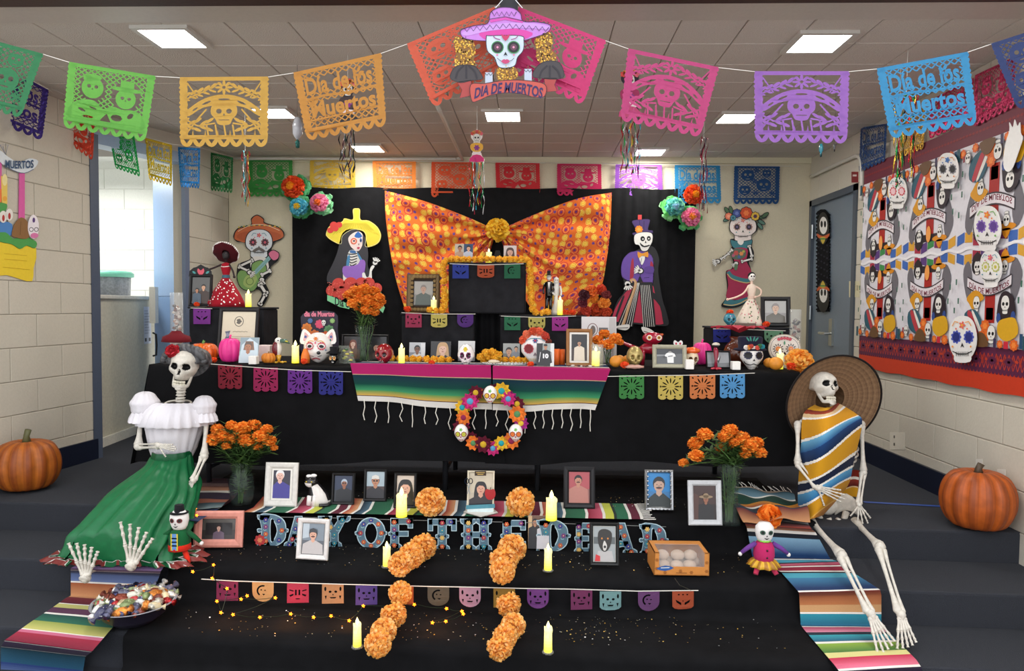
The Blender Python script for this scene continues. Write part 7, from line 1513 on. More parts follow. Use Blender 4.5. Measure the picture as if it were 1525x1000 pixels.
for k, (x, z, r, cc) in enumerate(((870,440,9, '#4a1824'),(880,434,10, '#e8722c'),(895,432,9, '#d84a2c'),(903,440,8, '#7a2a2c'),(868,452,8, '#6a1c2c'),(885,445,8, '#f0902c'),(900,452,10, '#e88a2c'),(872,464,9, '#b83a24'),(889,462,12, '#c84a20'),(903,465,9, '#b8401e'),(864,471,7, '#8a2c1c'),(896,473,8, '#a8381c'))):
 pompart('blossom', PY(x, z, 4.50+.03*(k % 3)), r*s, [cc, jit(cc, .25), jit(cc, .2)], 70, V((0,-1,.3)), parent=t, m=M_PETAL, w_=.28, cut_=-.3, seed=50+k)
mb = MB(); mb.tube([PY(888,455,4.56),(b.x, 4.56, Z_CR-.0),(b.x, 4.56, ZTT)], .012,8, '#5a4a30'); leafs(mb, PY(880,450,4.55), V((.1,0,0)), 18,.05,('#7a5a2c', '#5a3a24')); mb.build('stem', M_LEAF, t)
b, s = base(543,536, ZTT, 4.20)
vase(b, [(13*s, .002),(12*s, 12*s),(11*s, 30*s),(15*s, 56*s)], 'tall clear glass vase with marigolds at the left of the altar', ribs_=0)
bouquet(b+V((0,0,54*s)), b, [(520,440,10),(530,434,10),(543,432,11),(556,435,10),(565,443,8),(525,452,8),(537,446,11),(550,448,11),(562,454,9),(535,459,8),(546,462,9),(557,464,8),(569,450,6)], 4.18, 'marigold in the tall glass vase on the altar', 'marigolds in the tall altar vase', .1,.06, nleaf=20)
def holes_for(kind, rn):
 if kind == 'round':
  Hs = [ell(.5+.27*cos(a), .46+.24*sin(a), .11,.028,8, a*1.0) for a in (2*PI*k/12 for k in range(12))]
  Hs += [ell(x, z, .045,.03,8, r) for x, z, r in ((.12,.14,.6),(.88,.14,-.6),(.12,.8,-.6),(.88,.8,.6),(.1,.46,1.57),(.9,.46,1.57),(.33,.07,0),(.67,.07,0),(.33,.85,0),(.67,.85,0))]
  return Hs
 if kind == 'face': return [ell(.37,.4,.07,.06,8), ell(.63,.4,.07,.06,8), [(.5,.5),(.46,.58),(.54,.58)], [(.34,.68),(.66,.68),(.6,.75),(.4,.75)], ell(.15,.25,.05,.12,8), ell(.85,.25,.05,.12,8), [(.12,.6),(.22,.6),(.17,.8)], [(.78,.6),(.88,.6),(.83,.8)]]
 if kind == 'face2': return [ell(.3,.2,.05,.04,6), ell(.5,.2,.05,.04,6), ell(.7,.2,.05,.04,6), [(.15,.45),(.42,.62),(.42,.75),(.2,.6)], [(.85,.45),(.58,.62),(.58,.75),(.8,.6)], [(.47,.5),(.53,.5),(.5,.6)]]
 if kind == 'text': return [[(.1,.3),(.3,.36),(.3,.42),(.1,.36)], [(.9,.3),(.7,.36),(.7,.42),(.9,.36)], rct(.37,.32,.45,.6), rct(.53,.32,.61,.6), [(.1,.6),(.3,.52),(.3,.6),(.16,.68)], [(.9,.6),(.7,.52),(.7,.6),(.84,.68)], ell(.5,.78,.12,.03,8)]
 if kind == 'swirl': return [[(.5+.3*cos(a), .45+.3*sin(a)) for a in (2.2+k*.35 for k in range(9))]+[(.5+.22*cos(a), .45+.22*sin(a)) for a in (2.2+k*.35 for k in range(8,-1,-1))], ell(.42,.4,.04,.04,6), ell(.6,.42,.05,.03,6), [(.45,.6),(.62,.6),(.54,.68)]]
def miniflag(parent, x0, z0, x1, z1, fn_, c, kind='face', shape='sq', label=None, rn=None):
 mb = MB(fn=lambda u, v, lay: fn_(x0+(x1-x0)*u, z0+(z1-z0)*v)+V((0,-.004*sin(u*3.2+x0)*v-.003,0)))
 if shape == 'sq': O = [(0,0),(1,0),(1,1),(0,1)]
 elif shape == 'round': O = [(0,0),(1,0),(1,.55)]+[(.5+.5*cos(a), .55+.45*sin(a)) for a in (PI*k/10 for k in range(1,10))]+[(0,.55)]
 elif shape == 'scal': O = [(0,0),(1,0),(1,.86)]+[(1-(i+.5)/3-.0-.1667*-cos(a), .88+.11*sin(a)) for i in range(3) for a in (PI*k/5 for k in range(0,6))]+[(0,.86)]
 else: O = [(0,0),(1,0),(1,.8),(.9,.9),(.7,.95),(.3,.95),(.1,.9),(0,.8)]
 mb.shape(c, O, holes_for(kind, rn)); return mb.build('flag', M_PAPER, parent, label=label)
def minibunting(label, y, flags, strpts, name='small_bunting'):
 t = thing(name, label, 'bunting', PY(*strpts[0], y))
 f = lambda a, b: PY(a, b, y)
 for (x0, z0, x1, z1, c, kind, shape, lb) in flags: miniflag(t, x0, z0, x1, z1, f, c, kind, shape, lb)
 mb = MB(); mb.tube([PY(a, b, y-.003) for a, b in strpts], .0022,5, '#dcd8ce'); mb.build('ribbon', M_CLOTH, t); return t
yb = YT0-.04
minibunting('small dark tissue flags on a white ribbon across the left of the altar front', yb, [(325,544,361,580, '#8a1c30', 'round', 'scal', 'burgundy flag'),(378,548,414,584, '#a01c54', 'round', 'scal', 'berry pink flag'),(429,551,465,587, '#6a2a8c', 'round', 'scal', 'violet flag'),(475,553,511,589, '#2a2c84', 'round', 'scal', 'indigo flag')], [(310,542),(345,545),(400,549),(450,552),(523,554)])
minibunting('small bright tissue flags on a white ribbon across the right of the altar front', yb, [(922,559,959,595, '#3f8a44', 'round', 'scal', 'green flag'),(980,559,1017,596, '#d8c060', 'round', 'scal', 'yellow flag'),(1027,558,1065,595, '#e0844a', 'round', 'scal', 'orange flag'),(1072,557,1109,594, '#5aa0d8', 'round', 'scal', 'light blue flag')], [(905,561),(960,560),(1040,559),(1124,556)])
minibunting('three small flags hanging from the left central riser', 4.44, [(604,467,628,488, '#b03a5c', 'face', 'sq', 'rose flag'),(642,468,666,489, '#d8c868', 'text', 'cut', 'yellow flag'),(681,468,705,488, '#5a2f82', 'swirl', 'round', 'purple flag')], [(598,466),(640,468),(708,468)])
minibunting('three small flags hanging from the right central riser', 4.44, [(751,471,775,492, '#2f7a54', 'face2', 'sq', 'green flag'),(787,473,812,493, '#d0c468', 'face', 'round', 'pale yellow flag'),(822,472,846,493, '#b03a9a', 'face2', 'sq', 'magenta flag')], [(746,471),(800,473),(858,471)])
minibunting('three small flags on the face of the raised black box', 4.46, [(674,393,698,415, '#2c3f9c', 'face2', 'sq', 'blue flag'),(711,394,736,415, '#b8502c', 'text', 'cut', 'rust orange flag'),(751,394,775,415, '#226a48', 'swirl', 'sq', 'dark green flag')], [(670,393),(720,395),(780,393)])
minibunting('purple flag hanging from the tall left riser', 4.44, [(288,460,314,483, '#8a3a9c', 'face2', 'sq', None)], [(284,459),(316,460)])
minibunting('blue and green flags hanging from the right riser', 4.44, [(1062,490,1088,510, '#24308c', 'face2', 'sq', 'blue flag'),(1138,493,1166,512, '#6a9a78', 'face', 'round', 'sage green flag')], [(1062,490),(1110,491),(1170,493)])
b = PY(731,623, YT0-.07); t = thing('flower_wreath', 'round wreath of felt flowers with three small skulls on the altar front', 'wreath', b); s = pxs(YT0-.07)
mb = MB(LM(b)); mb.tube([(43*s*cos(a), .012,42*s*sin(a)) for a in (2*PI*k/40 for k in range(41))], .014,10, '#5a2a34'); mb.build('ring', M_CLOTH, t, True)
FC = [('#d8a82c', '#2a9aa0'),('#b82a6a', '#5a9ac0'),('#5a1428', '#c8a02c'),('#e0742c', '#5a8a5a'),('#9a2a7a', '#d8b83c'),('#5a1428', '#c89a2c'),('#d8702c', '#8a2a4a')]
def feltflower(c, r, c1, c2, parent, sd):
 rn = random.Random(sd); mb = MB(LM(c));
 for ring_, (rr, n, yy) in enumerate(((1,9,0),(.72,8,-.12))):
  for k in range(n):
   a = 2*PI*k/n+ring_*.35+rn.uniform(-.05,.05); e = V((cos(a), 0, sin(a))); nn = V((-sin(a), 0, cos(a))); L = r*rr; W = r*rr*.34; o_ = V((0, yy*r, 0))
   mb.face([mb.p(o_), mb.p(o_+e*L*.6-nn*W+V((0,-.08*r, 0))), mb.p(o_+e*L+V((0,-.2*r*rn.uniform(.2,1.6), 0))), mb.p(o_+e*L*.6+nn*W+V((0,-.08*r, 0)))], jit(c1,.18))
 mb.build('felt_flower', M_CLOTH, parent); mb = MB(LM(c)); mb.ball((0,-.18*r, 0),(r*.36, r*.18, r*.36), 12,8, c2); o = mb.build('flower_centre', M_CLOTH, parent, True)
for k in range(17):
 a = PI/2-.36-k*2*PI/18.6;
 if min(abs((a-x+PI) % (2*PI)-PI) for x in (PI/2, PI/2+2.17, PI/2-2.17)) < .13: continue
 c1, c2 = FC[k % 7]; feltflower(b+V((43*s*cos(a)*(1+.06*(-1)**k), -.018-.008*(k % 2), 42*s*sin(a)*(1+.06*(-1)**k))),(12 if k % 3 else 14)*s, c1, c2, t, k)
for k in range(10): a = k*2*PI/10+.2; c1, c2 = FC[(k+3) % 7]; feltflower(b+V((43*s*cos(a), .004,42*s*sin(a))), 11*s, c1, c2, t, 40+k)
for (x, z, ec) in ((730,588, '#d8b03c'),(687,645, '#b8b83c'),(768,645, '#d8702c')):
 c, s_, f = dome(x, z, 11,14,.03, YT0-.10); mb = MB(LM(c)); mb.ball((0,0,0),(10.5*s_, .03,13.5*s_), 24,16, '#eeeae4', lambda q: V((q.x*(1-.4*max(0,-.1-q.z)), q.y, q.z))); sk = mb.build('small_skull', M_CERAM, t, True)
 mb = MB(fn=f)
 for sx in (-1,1): mb.shape('#8a2a2c', flo(x+sx*4.5, z+1,4.2,3.6,8)); mb.shape(ec, ell(x+sx*4.5, z+1,2.8,3.2,12))
 mb.shape('#b83a4a', [(x, z+3),(x-1.4, z+6),(x+1.4, z+6)]); [mb.shape('#b8404a', ell(x+k*2.4, z+9.5,.8,1.2,6), step=False) for k in (-1,0,1)]; mb.shape('#6ab04a', flo(x, z-6,2.6,1.2,5)); mb.build('painted_marks', M_CARD, t)
# ================================================================== ON THE PLATFORM AND THE STEPS
ZPC, ZAC, ZBC = ZP+.024, ZA+.024, ZB+.024
def vasepx(px, pb, zs, prof, label, n=36, rb=0):
 b, s = base(px, pb, zs); vase(b, [(r*s, z*s) for r, z in prof], label, n, rb); return b, s
b, s = vasepx(360,752, ZPC, [(14,.5),(17,10),(19,24),(17,42),(13,52),(12,58),(16,66)], 'cut glass vase of marigolds beside the green skirted skeleton', 40,10)
bouquet(b+V((0,0,60*s)), b, [(324,640,10),(318,655,11),(334,650,10),(345,634,9),(361,639,13),(378,634,11),(350,655,12),(368,656,13),(388,650,11),(397,640,9),(401,657,10),(383,664,9),(408,667,6),(338,664,8)], b.y, 'marigold in the cut glass vase near the green skirt', 'marigolds in the left glass vase', .06,.085, nleaf=44)
b, s = vasepx(1086,780, ZPC, [(17,.5),(16,6),(12,40),(14,70),(20,92)], 'clear flared glass vase of marigolds behind the silver framed photo', 32)
bouquet(b+V((0,0,88*s)), b, [(1050,648,12),(1036,661,12),(1037,679,11),(1018,690,8),(1080,650,11),(1087,642,12),(1078,667,12),(1105,652,11),(1115,664,12),(1126,660,11),(1132,675,10),(1109,676,9),(1096,660,10)], b.y, 'marigold in the flared glass vase on the right', 'marigolds in the right glass vase', .07,.08, nleaf=36)
def ph(bg, ppl, ex=()): return (bg, ppl, ex)
frame(393,690,443,755, ZPC, '#d8d4cc', 9, ph(('#2c2838',), [dict(x=.4, z=.8, r=.27, skin='#dcb0a0', hair='#e4e2e0', shirt='#3a3488')]), 'wide white photo frame of a white haired person in blue', mw=3)
frame(493,706,528,752, ZPC, '#141416', 4, ph(('#24304a', '#2a3038'), [dict(x=.55, z=.7, r=.19, skin=SK3, hair='#a8b4c0', shirt='#16181e', glasses=1)], [('#c8c8c4', [(.3,0),(.4,.3),(.5,.1),(.6,.3),(.75,.0)])]), 'black photo frame of a person with sunglasses right of the cat figurine')
frame(541,700,576,747, ZPC, '#141416', 4, ph(('#a8b8c0', '#4a3a38'), [dict(x=.5, z=.64, r=.24, skin=SK2, hair='#8a4a3c', shirt='#26242a', glasses=1, hat=('cap', '#d8d4cc'))]), 'black photo frame of a person in a light cap, between two other black frames')
frame(586,706,620,757, ZPC, '#141416', 4, ph(('#c8b8a8', '#8a7468'), [dict(x=.5, z=.56, r=.36, skin='#d8a488', hair='#1c1614', long=1.0, shirt='#2a2428')]), 'black photo frame of a dark haired person half behind the tall lit candle')
frame(839,697,886,758, ZPC, '#16161a', 8, ph(('#a84a50', '#8a5a54'), [dict(x=.45, z=.72, r=.2, skin='#b88068', hair='#1a1416', shirt='#b07468', beard=1)]), 'broad black frame of a person with a moustache before a red background')
frame(960,702,1003,761, ZPC, '#aeb0b2', 5, ph(('#2c86c8', '#3a7ab0'), [dict(x=.5, z=.64, r=.29, skin='#c8a490', hair='#2a2a2c', shirt='#2c3434', beard=1)]), 'silver beaded frame of a grey haired person before a bright blue background', fm=M_METAL, orn='#c8cacc')
frame(1025,718,1075,783, ZPC, '#c4c6c8', 8, ph(('#3a2420', '#241a18'), [dict(x=.55, z=.6, r=.14, skin=SK3, hair='#1a1416', shirt='#1c1a1c', hat=('wide', '#8a7458'))], [('#4a2c24', [(0,0),(.2,0),(.25,.7),(0,.8)])]), 'broad silver white frame of a person in a wide charro hat', yaw=3)
def teach(mb, x0, z0, x1, z1):
 photo(mb, x0, z0, x1, z1,('#c8bca4', '#b8ac98'), [dict(x=.5, z=.56, r=.22, skin='#d09a80', hair='#1a1416', long=1.0, shirt='#241c22')]); w_, h = x1-x0, z1-z0
frame(695,703,736,763, ZPC, '#e0d8c0', 3, teach, 'novelty frame with scissors, an apple and stacked books around a portrait')
tf = bpy.data.objects[[o.name for o in bpy.data.objects if str(o.get('label', '')).startswith('novelty frame')][0]]; ty = tf.location.y-.02
mb = MB(fn=cut(ty)); mb.back('#4a8a9a', [(694,753),(737,751),(737,757),(694,759)], .02); mb.back('#c8d8d8', [(696,759),(735,757),(735,763),(696,765)], .02); mb.build('books', M_WOOD, tf)
mb = MB(fn=cut(ty)); mb.back('#a81c24', sp([(722,736),(724,729),(730,730),(736,729),(738,737),(734,744),(726,744)], 3), .012); mb.lay = 1; mb.strip('#4a3a20', [(730,730),(731,726)], 1); mb.build('apple', M_CERAM, tf, label='red apple')
mb = MB(fn=cut(ty)); mb.lay = 1
for x in (695,701): mb.strip('#1a2434', ell(x, 717,2.8,4,12), 1.2, True)
mb.strip('#aab0b4', [(696,721),(700,736)], 1.4); mb.strip('#aab0b4', [(700,721),(696,736)], 1.4); mb.build('scissors', M_METAL, tf)
mb = MB(fn=cut(ty-.001)); mb.lay = 1; mb.shape('#3a2c20', rct(707,702,724,709)); mb.strip('#c8a860', [(709,704.5),(722,704.5)], 1); mb.strip('#c8a860', [(711,707),(720,707)], 1); mb.build('sign', M_WOOD, tf)
mb = MB(); q = [PZ(x, z, ZPC+.006) for x, z in ((698,756),(733,756),(742,764),(716,770),(690,763))]; mb.face([mb.p(a) for a in q], '#dcd8ce'); mb.face([mb.p(a+V((0,0,-.003))) for a in q], '#c8c4ba'); tag(mb.build('envelope', M_CARD, None), 'small white envelope lying before the novelty frame', 'envelope')
b, s = base(472,752, ZPC); t = thing('cat_figurine', 'black and white sitting cat figurine with a white bow on its head', 'figurine', b); M = LM(b)
mb = MB(M); mb.loft([[(cx*s+rx*s*cos(a), ry*s*sin(a), z*s) for a in (2*PI*k/24 for k in range(24))] for cx, rx, ry, z in ((2,.1,.1,0),(2,18,13,.5),(3,18,13,8),(2,15,12,18),(-2,11,9,27),(-5,9,8,32),(-6,.1,.1,34))], lambda i, j: H('#dcd6d0') if (16 < j < 22 or (i < 2 and j % 7 < 4)) else H('#1c1a1c')); mb.build('body', M_CERAM, t, True)
mb = MB(M); mb.ball((-8*s, -2*s, 35*s),(10*s, 9*s, 8.5*s), 20,14, lambda q: H('#e8e2dc') if q.z < -.1 and q.y < 0 and q.x < .2 else H('#1c1a1c')); mb.build('head', M_CERAM, t, True)
for dx in (-14,-3): mb = MB(M); mb.lathe([(3.4*s, 0),(2*s, 4*s),(.1*s, 7*s)], 8, '#1c1a1c', (dx*s, -1*s, 40*s)); mb.build('ear', M_CERAM, t)
mb = MB(M); mb.ball((-11*s, -2*s, 44*s),(5*s, 2.5*s, 2.6*s), 10,7, '#ece8e4'); mb.ball((-4*s, -2*s, 45*s),(5*s, 2.5*s, 2.6*s), 10,7, '#ece8e4'); mb.ball((-7.5*s, -3*s, 44*s), 1.8*s, 8,6, '#d8d4d0'); mb.build('bow', M_CERAM, t, True)
for dx in (-8,0): mb = MB(M); mb.tube([(dx*s, -9*s, 16*s),((dx-1)*s, -12*s, 2*s)], [4*s, 3.4*s], 10, '#e4deda'); mb.build('leg', M_CERAM, t, True)
for dx in (-13,-5): mb = MB(M); mb.ball((dx*s, -9.6*s, 37*s), 1.3*s, 8,6, '#c8b040'); mb.build('eye', M_CERAM, t, True)
mb = MB(M); mb.tube(sp([(16*s, -2*s, 4*s),(22*s, -6*s, 3*s),(18*s, -13*s, 3*s),(8*s, -15*s, 3*s)], 3, False), 2.6*s, 8, '#1c1a1c'); mb.build('tail', M_CERAM, t, True)
led(598,726,770,17, ZPC, 'tall glowing pillar candle left of the centre on the platform edge'); led(821,731,775,17, ZPC, 'tall glowing pillar candle before the broad black frame')
led(576,806,845,12, ZAC, 'electric candle on the middle step left of the tissue flowers', foot=1); led(816,810,851,12, ZAC, 'electric candle on the middle step below the letter D', foot=1)
led(532,919,965,13, ZBC, 'electric candle on the lowest step left of the tissue flowers', foot=1); led(816,925,973,13, ZBC, 'electric candle on the lowest step right of the tissue flowers', foot=1)
TF = [pompart('petals', (0,0,0), 1, ['#ffbe60', '#ffc870', '#ffb450', '#ffd088'], 330, V((0,-.75,.65)), m=M_PAPER, w_=.16, cut_=-.55, mesh=True, seed=k, ruff=.2) for k in (11,12,13)]
def tissue(px, py, rp, zs, label, k=0, sx=1, dz=0, grp='orange tissue flowers on the steps'):
 b, s = base(px, py+rp, zs); r = rp*s; t = thing('tissue_flower', label, 'paper flower', b, grp)
 inst('petals', TF[k % 3], t, Matrix.Translation(b+V((0,0, r*.92+dz*s))) @ Matrix.Rotation(k*1.3,4, 'Y') @ Matrix.Diagonal((r*sx, r, r, 1))); return t
tissue(641,745,23, ZPC, 'tissue flower on the platform edge right of the left tall candle', 0,1.05); tissue(775,746,23, ZPC, 'tissue flower on the platform edge left of the right tall candle', 1)
tissue(630,812,22, ZAC, 'tissue flower highest of the left cluster on the middle step', 2,.95,0); tissue(612,826,21, ZAC, 'tissue flower middle of the left cluster on the middle step', 1); tissue(596,838,20, ZAC, 'tissue flower lowest of the left cluster on the middle step', 0)
tissue(762,815,23, ZAC, 'tissue flower highest of the right cluster on the middle step', 0); tissue(750,832,23, ZAC, 'tissue flower middle of the right cluster on the middle step', 2); tissue(748,848,21, ZAC, 'tissue flower lowest of the right cluster on the middle step', 1)
tissue(596,897,19, ZBC, 'tissue flower topmost of the left chain on the lowest step', 1,1,16); tissue(586,918,21, ZBC, 'tissue flower second from top of the left chain, lowest step', 2,1,4); tissue(571,938,21, ZBC, 'tissue flower second from bottom of the left chain, lowest step', 0); tissue(563,956,22, ZBC, 'tissue flower bottommost of the left chain on the lowest step', 1)
tissue(757,910,20, ZBC, 'tissue flower topmost of the right chain on the lowest step', 2,1,12); tissue(764,930,20, ZBC, 'tissue flower second from top of the right chain, lowest step', 0); tissue(752,946,20, ZBC, 'tissue flower second from bottom of the right chain, lowest step', 1); tissue(744,962,21, ZBC, 'tissue flower bottommost of the right chain on the lowest step', 2)
b, s = base(1146,782, ZPC); t = thing('tissue_flower', 'bright orange loose tissue flower behind the pink skull doll', 'paper flower', b); pompart('petals', b+V((0,0,12*s)), 19*s, ['#f4821c', '#f89430', '#ee7814'], 60, V((-.2,-.7,.7)), parent=t, m=M_PAPER, w_=.45, cut_=0, seed=9, ruff=.1)
frame(288,757,362,811, ZAC, '#d89080', 12, ph(('#54504c', '#3a3634'), [dict(x=.5, z=.55, r=.07, skin='#c8a090', hair='#3a2a2a', shirt='#6a5a6a')], [('#2c2a2c', [(.1,.2),(.9,.2),(.9,.8),(.1,.8)]),('#6a6460', [(.44,.1),(.56,.1),(.55,.5),(.45,.5)])]), 'wide pink frame with a small dark photo beside the green charro doll', y=3.44, yaw=4)
frame(440,774,490,834, ZAC, '#d8d6d2', 7, ph(('#7a8690', '#5a6068'), [dict(x=.5, z=.64, r=.2, skin='#d4a48c', hair='#26201e', shirt='#b8b4b2', hat=('cap', '#3a3c40'), beard=1)], [('#b0bcc4', [(0,.5),(.3,.55),(.3,1),(0,1)])]), 'white frame leaning on the letters, person in grey with a cap', yaw=-6, mw=1, mcol='#8a8a8a')
def dogp(mb, x0, z0, x1, z1):
 w_, h = x1-x0, z1-z0; P = lambda l: [(x0+a*w_, z0+b*h) for a, b in l]; mb.shape('#9aa0a0', rct(x0, z0, x1, z1)); mb.shape('#5a6060', P([(0,.5),(1,.5),(1,.7),(0,.7)])); mb.shape('#b4b0ae', P([(.1,0),(.2,.3),(.85,.3),(.95,0)])); mb.shape('#c8282c', P([(.05,.0),(.3,0),(.3,.15),(.1,.2)]))
 mb.shape('#26221e', sp(P([(.2,.8),(.35,.92),(.65,.92),(.85,.8),(.8,.5),(.62,.3),(.4,.3),(.22,.5)]), 3)); mb.shape('#c8c4be', sp(P([(.42,.45),(.5,.6),(.62,.45),(.56,.32),(.46,.32)]), 3)); mb.shape('#141210', ell(x0+.52*w_, z0+.42*h, .06*w_, .04*h, 8)); [mb.shape('#c87a2c', ell(x0+q*w_, z0+.66*h, .04*w_, .03*h, 8), step=False) for q in (.38,.66)]
frame(878,781,922,843, ZAC, '#141616', 5, dogp, 'black frame with a light edge, picture of a black dog, by the letters', mw=1, mcol='#c8c8c0')
def twop(mb, x0, z0, x1, z1): photo(mb, x0, z0, x1, z1,('#6a4a38', '#7a6450'), [dict(x=.32, z=.8, r=.13, skin=SK2, shirt='#16141a'), dict(x=.7, z=.76, r=.12, skin='#d8b090', shirt='#c8c4c8')], [('#c8a87a', [(0,0),(.18,0),(.18,1),(0,1)])])
frame(786,778,818,826, ZAC, '#333', 0, twop, 'unframed photo of two standing persons between the letters', y=YP-.09, name='photo_print', cat='photo')
yL = YP-.085; t = thing('letter_banner', 'card letters reading DAY OF THE DEAD hung along the upper riser', 'banner', PY(690,825, yL))
LET = [('D', 384,426,768,813),('A', 425,464,770,815),('Y', 478,518,770,815),('O', 532,573,772,817),('F', 577,616,773,818),('T', 637,680,774,820),('H', 687,731,774,820),('E', 744,784,776,821),('D', 800,846,776,821),('E', 855,882,780,825),('A', 902,947,780,826),('D', 953,992,782,828)]
def letter(c, x0, x1, z0, z1):
 """slab-serif letter as rectangles and rings in its box"""
 w_, h = x1-x0, z1-z0; bw = .26; S = []
 def R(a, b_, c_, d): S.append([(x0+a*w_, z0+b_*h),(x0+c_*w_, z0+b_*h),(x0+c_*w_, z0+d*h),(x0+a*w_, z0+d*h)])
 def serif(a, c_, zz, up):
  e = .1*up; S.append(sp([(x0+(a-.13)*w_, z0+zz*h),(x0+(c_+.13)*w_, z0+zz*h),(x0+(c_+.1)*w_, z0+(zz+e)*h),(x0+c_*w_, z0+(zz+e*1.6)*h),(x0+a*w_, z0+(zz+e*1.6)*h),(x0+(a-.1)*w_, z0+(zz+e)*h)], 1))
 def nub(x, z): S.append(ell(x0+x*w_, z0+z*h, .07*w_, .05*h, 8))
 if c in 'DO':
  out, inn = ([(x0+w_*(.5+.5*cos(a)), z0+h*(.5+.5*sin(a))) for a in (2*PI*k/28 for k in range(28))], [(x0+w_*(.5+.24*cos(a)), z0+h*(.5+.36*sin(a))) for a in (2*PI*k/28 for k in range(28))]) if c == 'O' else (sp([(x0+.08*w_, z0),(x0+.6*w_, z0),(x0+.92*w_, z0+.2*h),(x0+.98*w_, z0+.5*h),(x0+.92*w_, z0+.8*h),(x0+.6*w_, z0+h),(x0+.08*w_, z0+h),(x0+.16*w_, z0+.5*h)], 3), sp([(x0+.44*w_, z0+.14*h),(x0+.6*w_, z0+.2*h),(x0+.7*w_, z0+.5*h),(x0+.6*w_, z0+.8*h),(x0+.44*w_, z0+.86*h)], 3))
  nub(.06 if c == 'D' else 0,.5); nub(1,.5)
  if c == 'D': serif(.12,.3,0,1); serif(.12,.3,1,-1)
  return S, (out, inn)
 if c == 'A': S.append([(x0+.38*w_, z0),(x0+.62*w_, z0),(x0+w_*.95, z0+h),(x0+w_*.68, z0+h),(x0+.5*w_, z0+.3*h),(x0+.32*w_, z0+h),(x0+.05*w_, z0+h)]); R(.25,.58,.75,.74); serif(.08,.3,1,-1); serif(.7,.92,1,-1)
 if c == 'Y': S.append([(x0+.02*w_, z0),(x0+.3*w_, z0),(x0+.5*w_, z0+.34*h),(x0+.7*w_, z0),(x0+.98*w_, z0),(x0+.63*w_, z0+.55*h),(x0+.63*w_, z0+h),(x0+.37*w_, z0+h),(x0+.37*w_, z0+.55*h)]); serif(.36,.64,1,-1); serif(.04,.26,0,1); serif(.74,.96,0,1)
 if c in 'FE': R(.14,0,.42,1); R(.14,0,.95,.17); R(.3,.43,.78,.57); serif(.14,.42,1,-1); R(.8,0,.95,.3); nub(.12,.5)
 if c == 'E': R(.14,.83,.95,1); R(.8,.7,.95,1)
 if c == 'T': R(.37,0,.63,1); R(.04,0,.96,.17); R(.02,0,.16,.36); R(.84,0,.98,.36); serif(.37,.63,1,-1); nub(.35,.55); nub(.65,.55)
 if c == 'H': R(.1,0,.37,1); R(.63,0,.9,1); R(.3,.42,.7,.58); [serif(a, b_, zz, u) for a, b_ in ((.1,.37),(.63,.9)) for zz, u in ((0,1),(1,-1))]; nub(.08,.5); nub(.92,.5)
 return S, None
rn = random.Random(4)
for c, x0, x1, z0, z1 in LET:
 S, ring_ = letter(c, x0, x1, z0, z1); mb = MB(fn=lambda a, b, lay: PY(a, b, yL-lay*.0006));
 def grow(p, k, cx=(x0+x1)/2, cz=(z0+z1)/2):
  mx_ = sum(q[0] for q in p)/len(p); mz_ = sum(q[1] for q in p)/len(p); return [(x+(1 if x > mx_ else -1)*k, z+(1 if z > mz_ else -1)*k) for x, z in p]
 mb.lay = 0
 for p in S: mb.shape('#b8d0d8', grow(p, 1.1), step=False)
 if ring_: mb.shape('#b8d0d8', grow(ring_[0], 1.1), [grow(ring_[1], -1.1)], step=False)
 mb.lay = 1
 for p in S: mb.shape('#5a7888', p, step=False)
 if ring_: mb.shape('#5a7888', ring_[0], [ring_[1]], step=False)
 pts = [(sum(q[0] for q in p)/len(p), sum(q[1] for q in p)/len(p)) for p in S if c not in 'Y']
 if c in 'DO': pts = [(x0+(x1-x0)*(.5+.38*cos(a)), z0+(z1-z0)*(.5+.42*sin(a))) for a in (k*PI/4 for k in range(8))] if c == 'O' else [(x0+(x1-x0)*.28, z0+(z1-z0)*q) for q in (.15,.38,.62,.85)]+[(x0+(x1-x0)*.75, z0+(z1-z0)*.18),(x0+(x1-x0)*.85, z0+(z1-z0)*.5),(x0+(x1-x0)*.75, z0+(z1-z0)*.82)]
 elif c in 'TFEH': pts = [(x0+(x1-x0)*q, z0+(z1-z0)*r) for q in ((.5,) if c == 'T' else ((.26,) if c in 'FE' else (.24,.76))) for r in (.12,.36,.6,.88)]+([(x0+(x1-x0)*.8, z0+4)] if c != 'H' else [])
 elif c == 'A': pts = [(x0+(x1-x0)*q, z0+(z1-z0)*r) for q, r in ((.5,.12),(.38,.4),(.62,.4),(.26,.75),(.75,.75),(.15,.93),(.85,.93),(.5,.66))]
 else: pts = [(x0+(x1-x0)*q, z0+(z1-z0)*r) for q, r in ((.2,.12),(.8,.12),(.35,.35),(.66,.35),(.5,.6),(.5,.88))]
 for i, (x, z) in enumerate(pts): cc = ['#a8384a', '#3c3c8a', '#c8603c', '#7a3a7a', '#d8b060', '#3a8a9a'][(i+rn.randint(0,5)) % 6]; mb.lay = 2; mb.shape(cc, flo(x, z, 3.8,2.4,6), step=True); mb.shape('#e8c880', ell(x, z, 1,1,6)); mb.lay = 2; mb.strip('#a8d4dc', [(x-4, z+4),(x-2, z+5.5),(x+1, z+4.6)], .7, step=True)
 mb.build('letter', M_CARD, t, label='floral card letter '+c)
mb = MB(fn=cut(yL-.006)); mb.back('#b83a3a', flo(387,805,8.5,6.5,8), .003); mb.lay = 1; mb.shape('#e08a5a', flo(387,805,4,2.5,6)); mb.build('card_flower', M_CARD, t)
mb = MB(); mb.tube([PY(x, z, yL+.006) for x, z in ((382,770),(500,772),(600,775),(700,777),(800,779),(992,785))], .0015,4, '#8a8a88', False); mb.build('string', M_CLOTH, t)
y3 = YA-.085
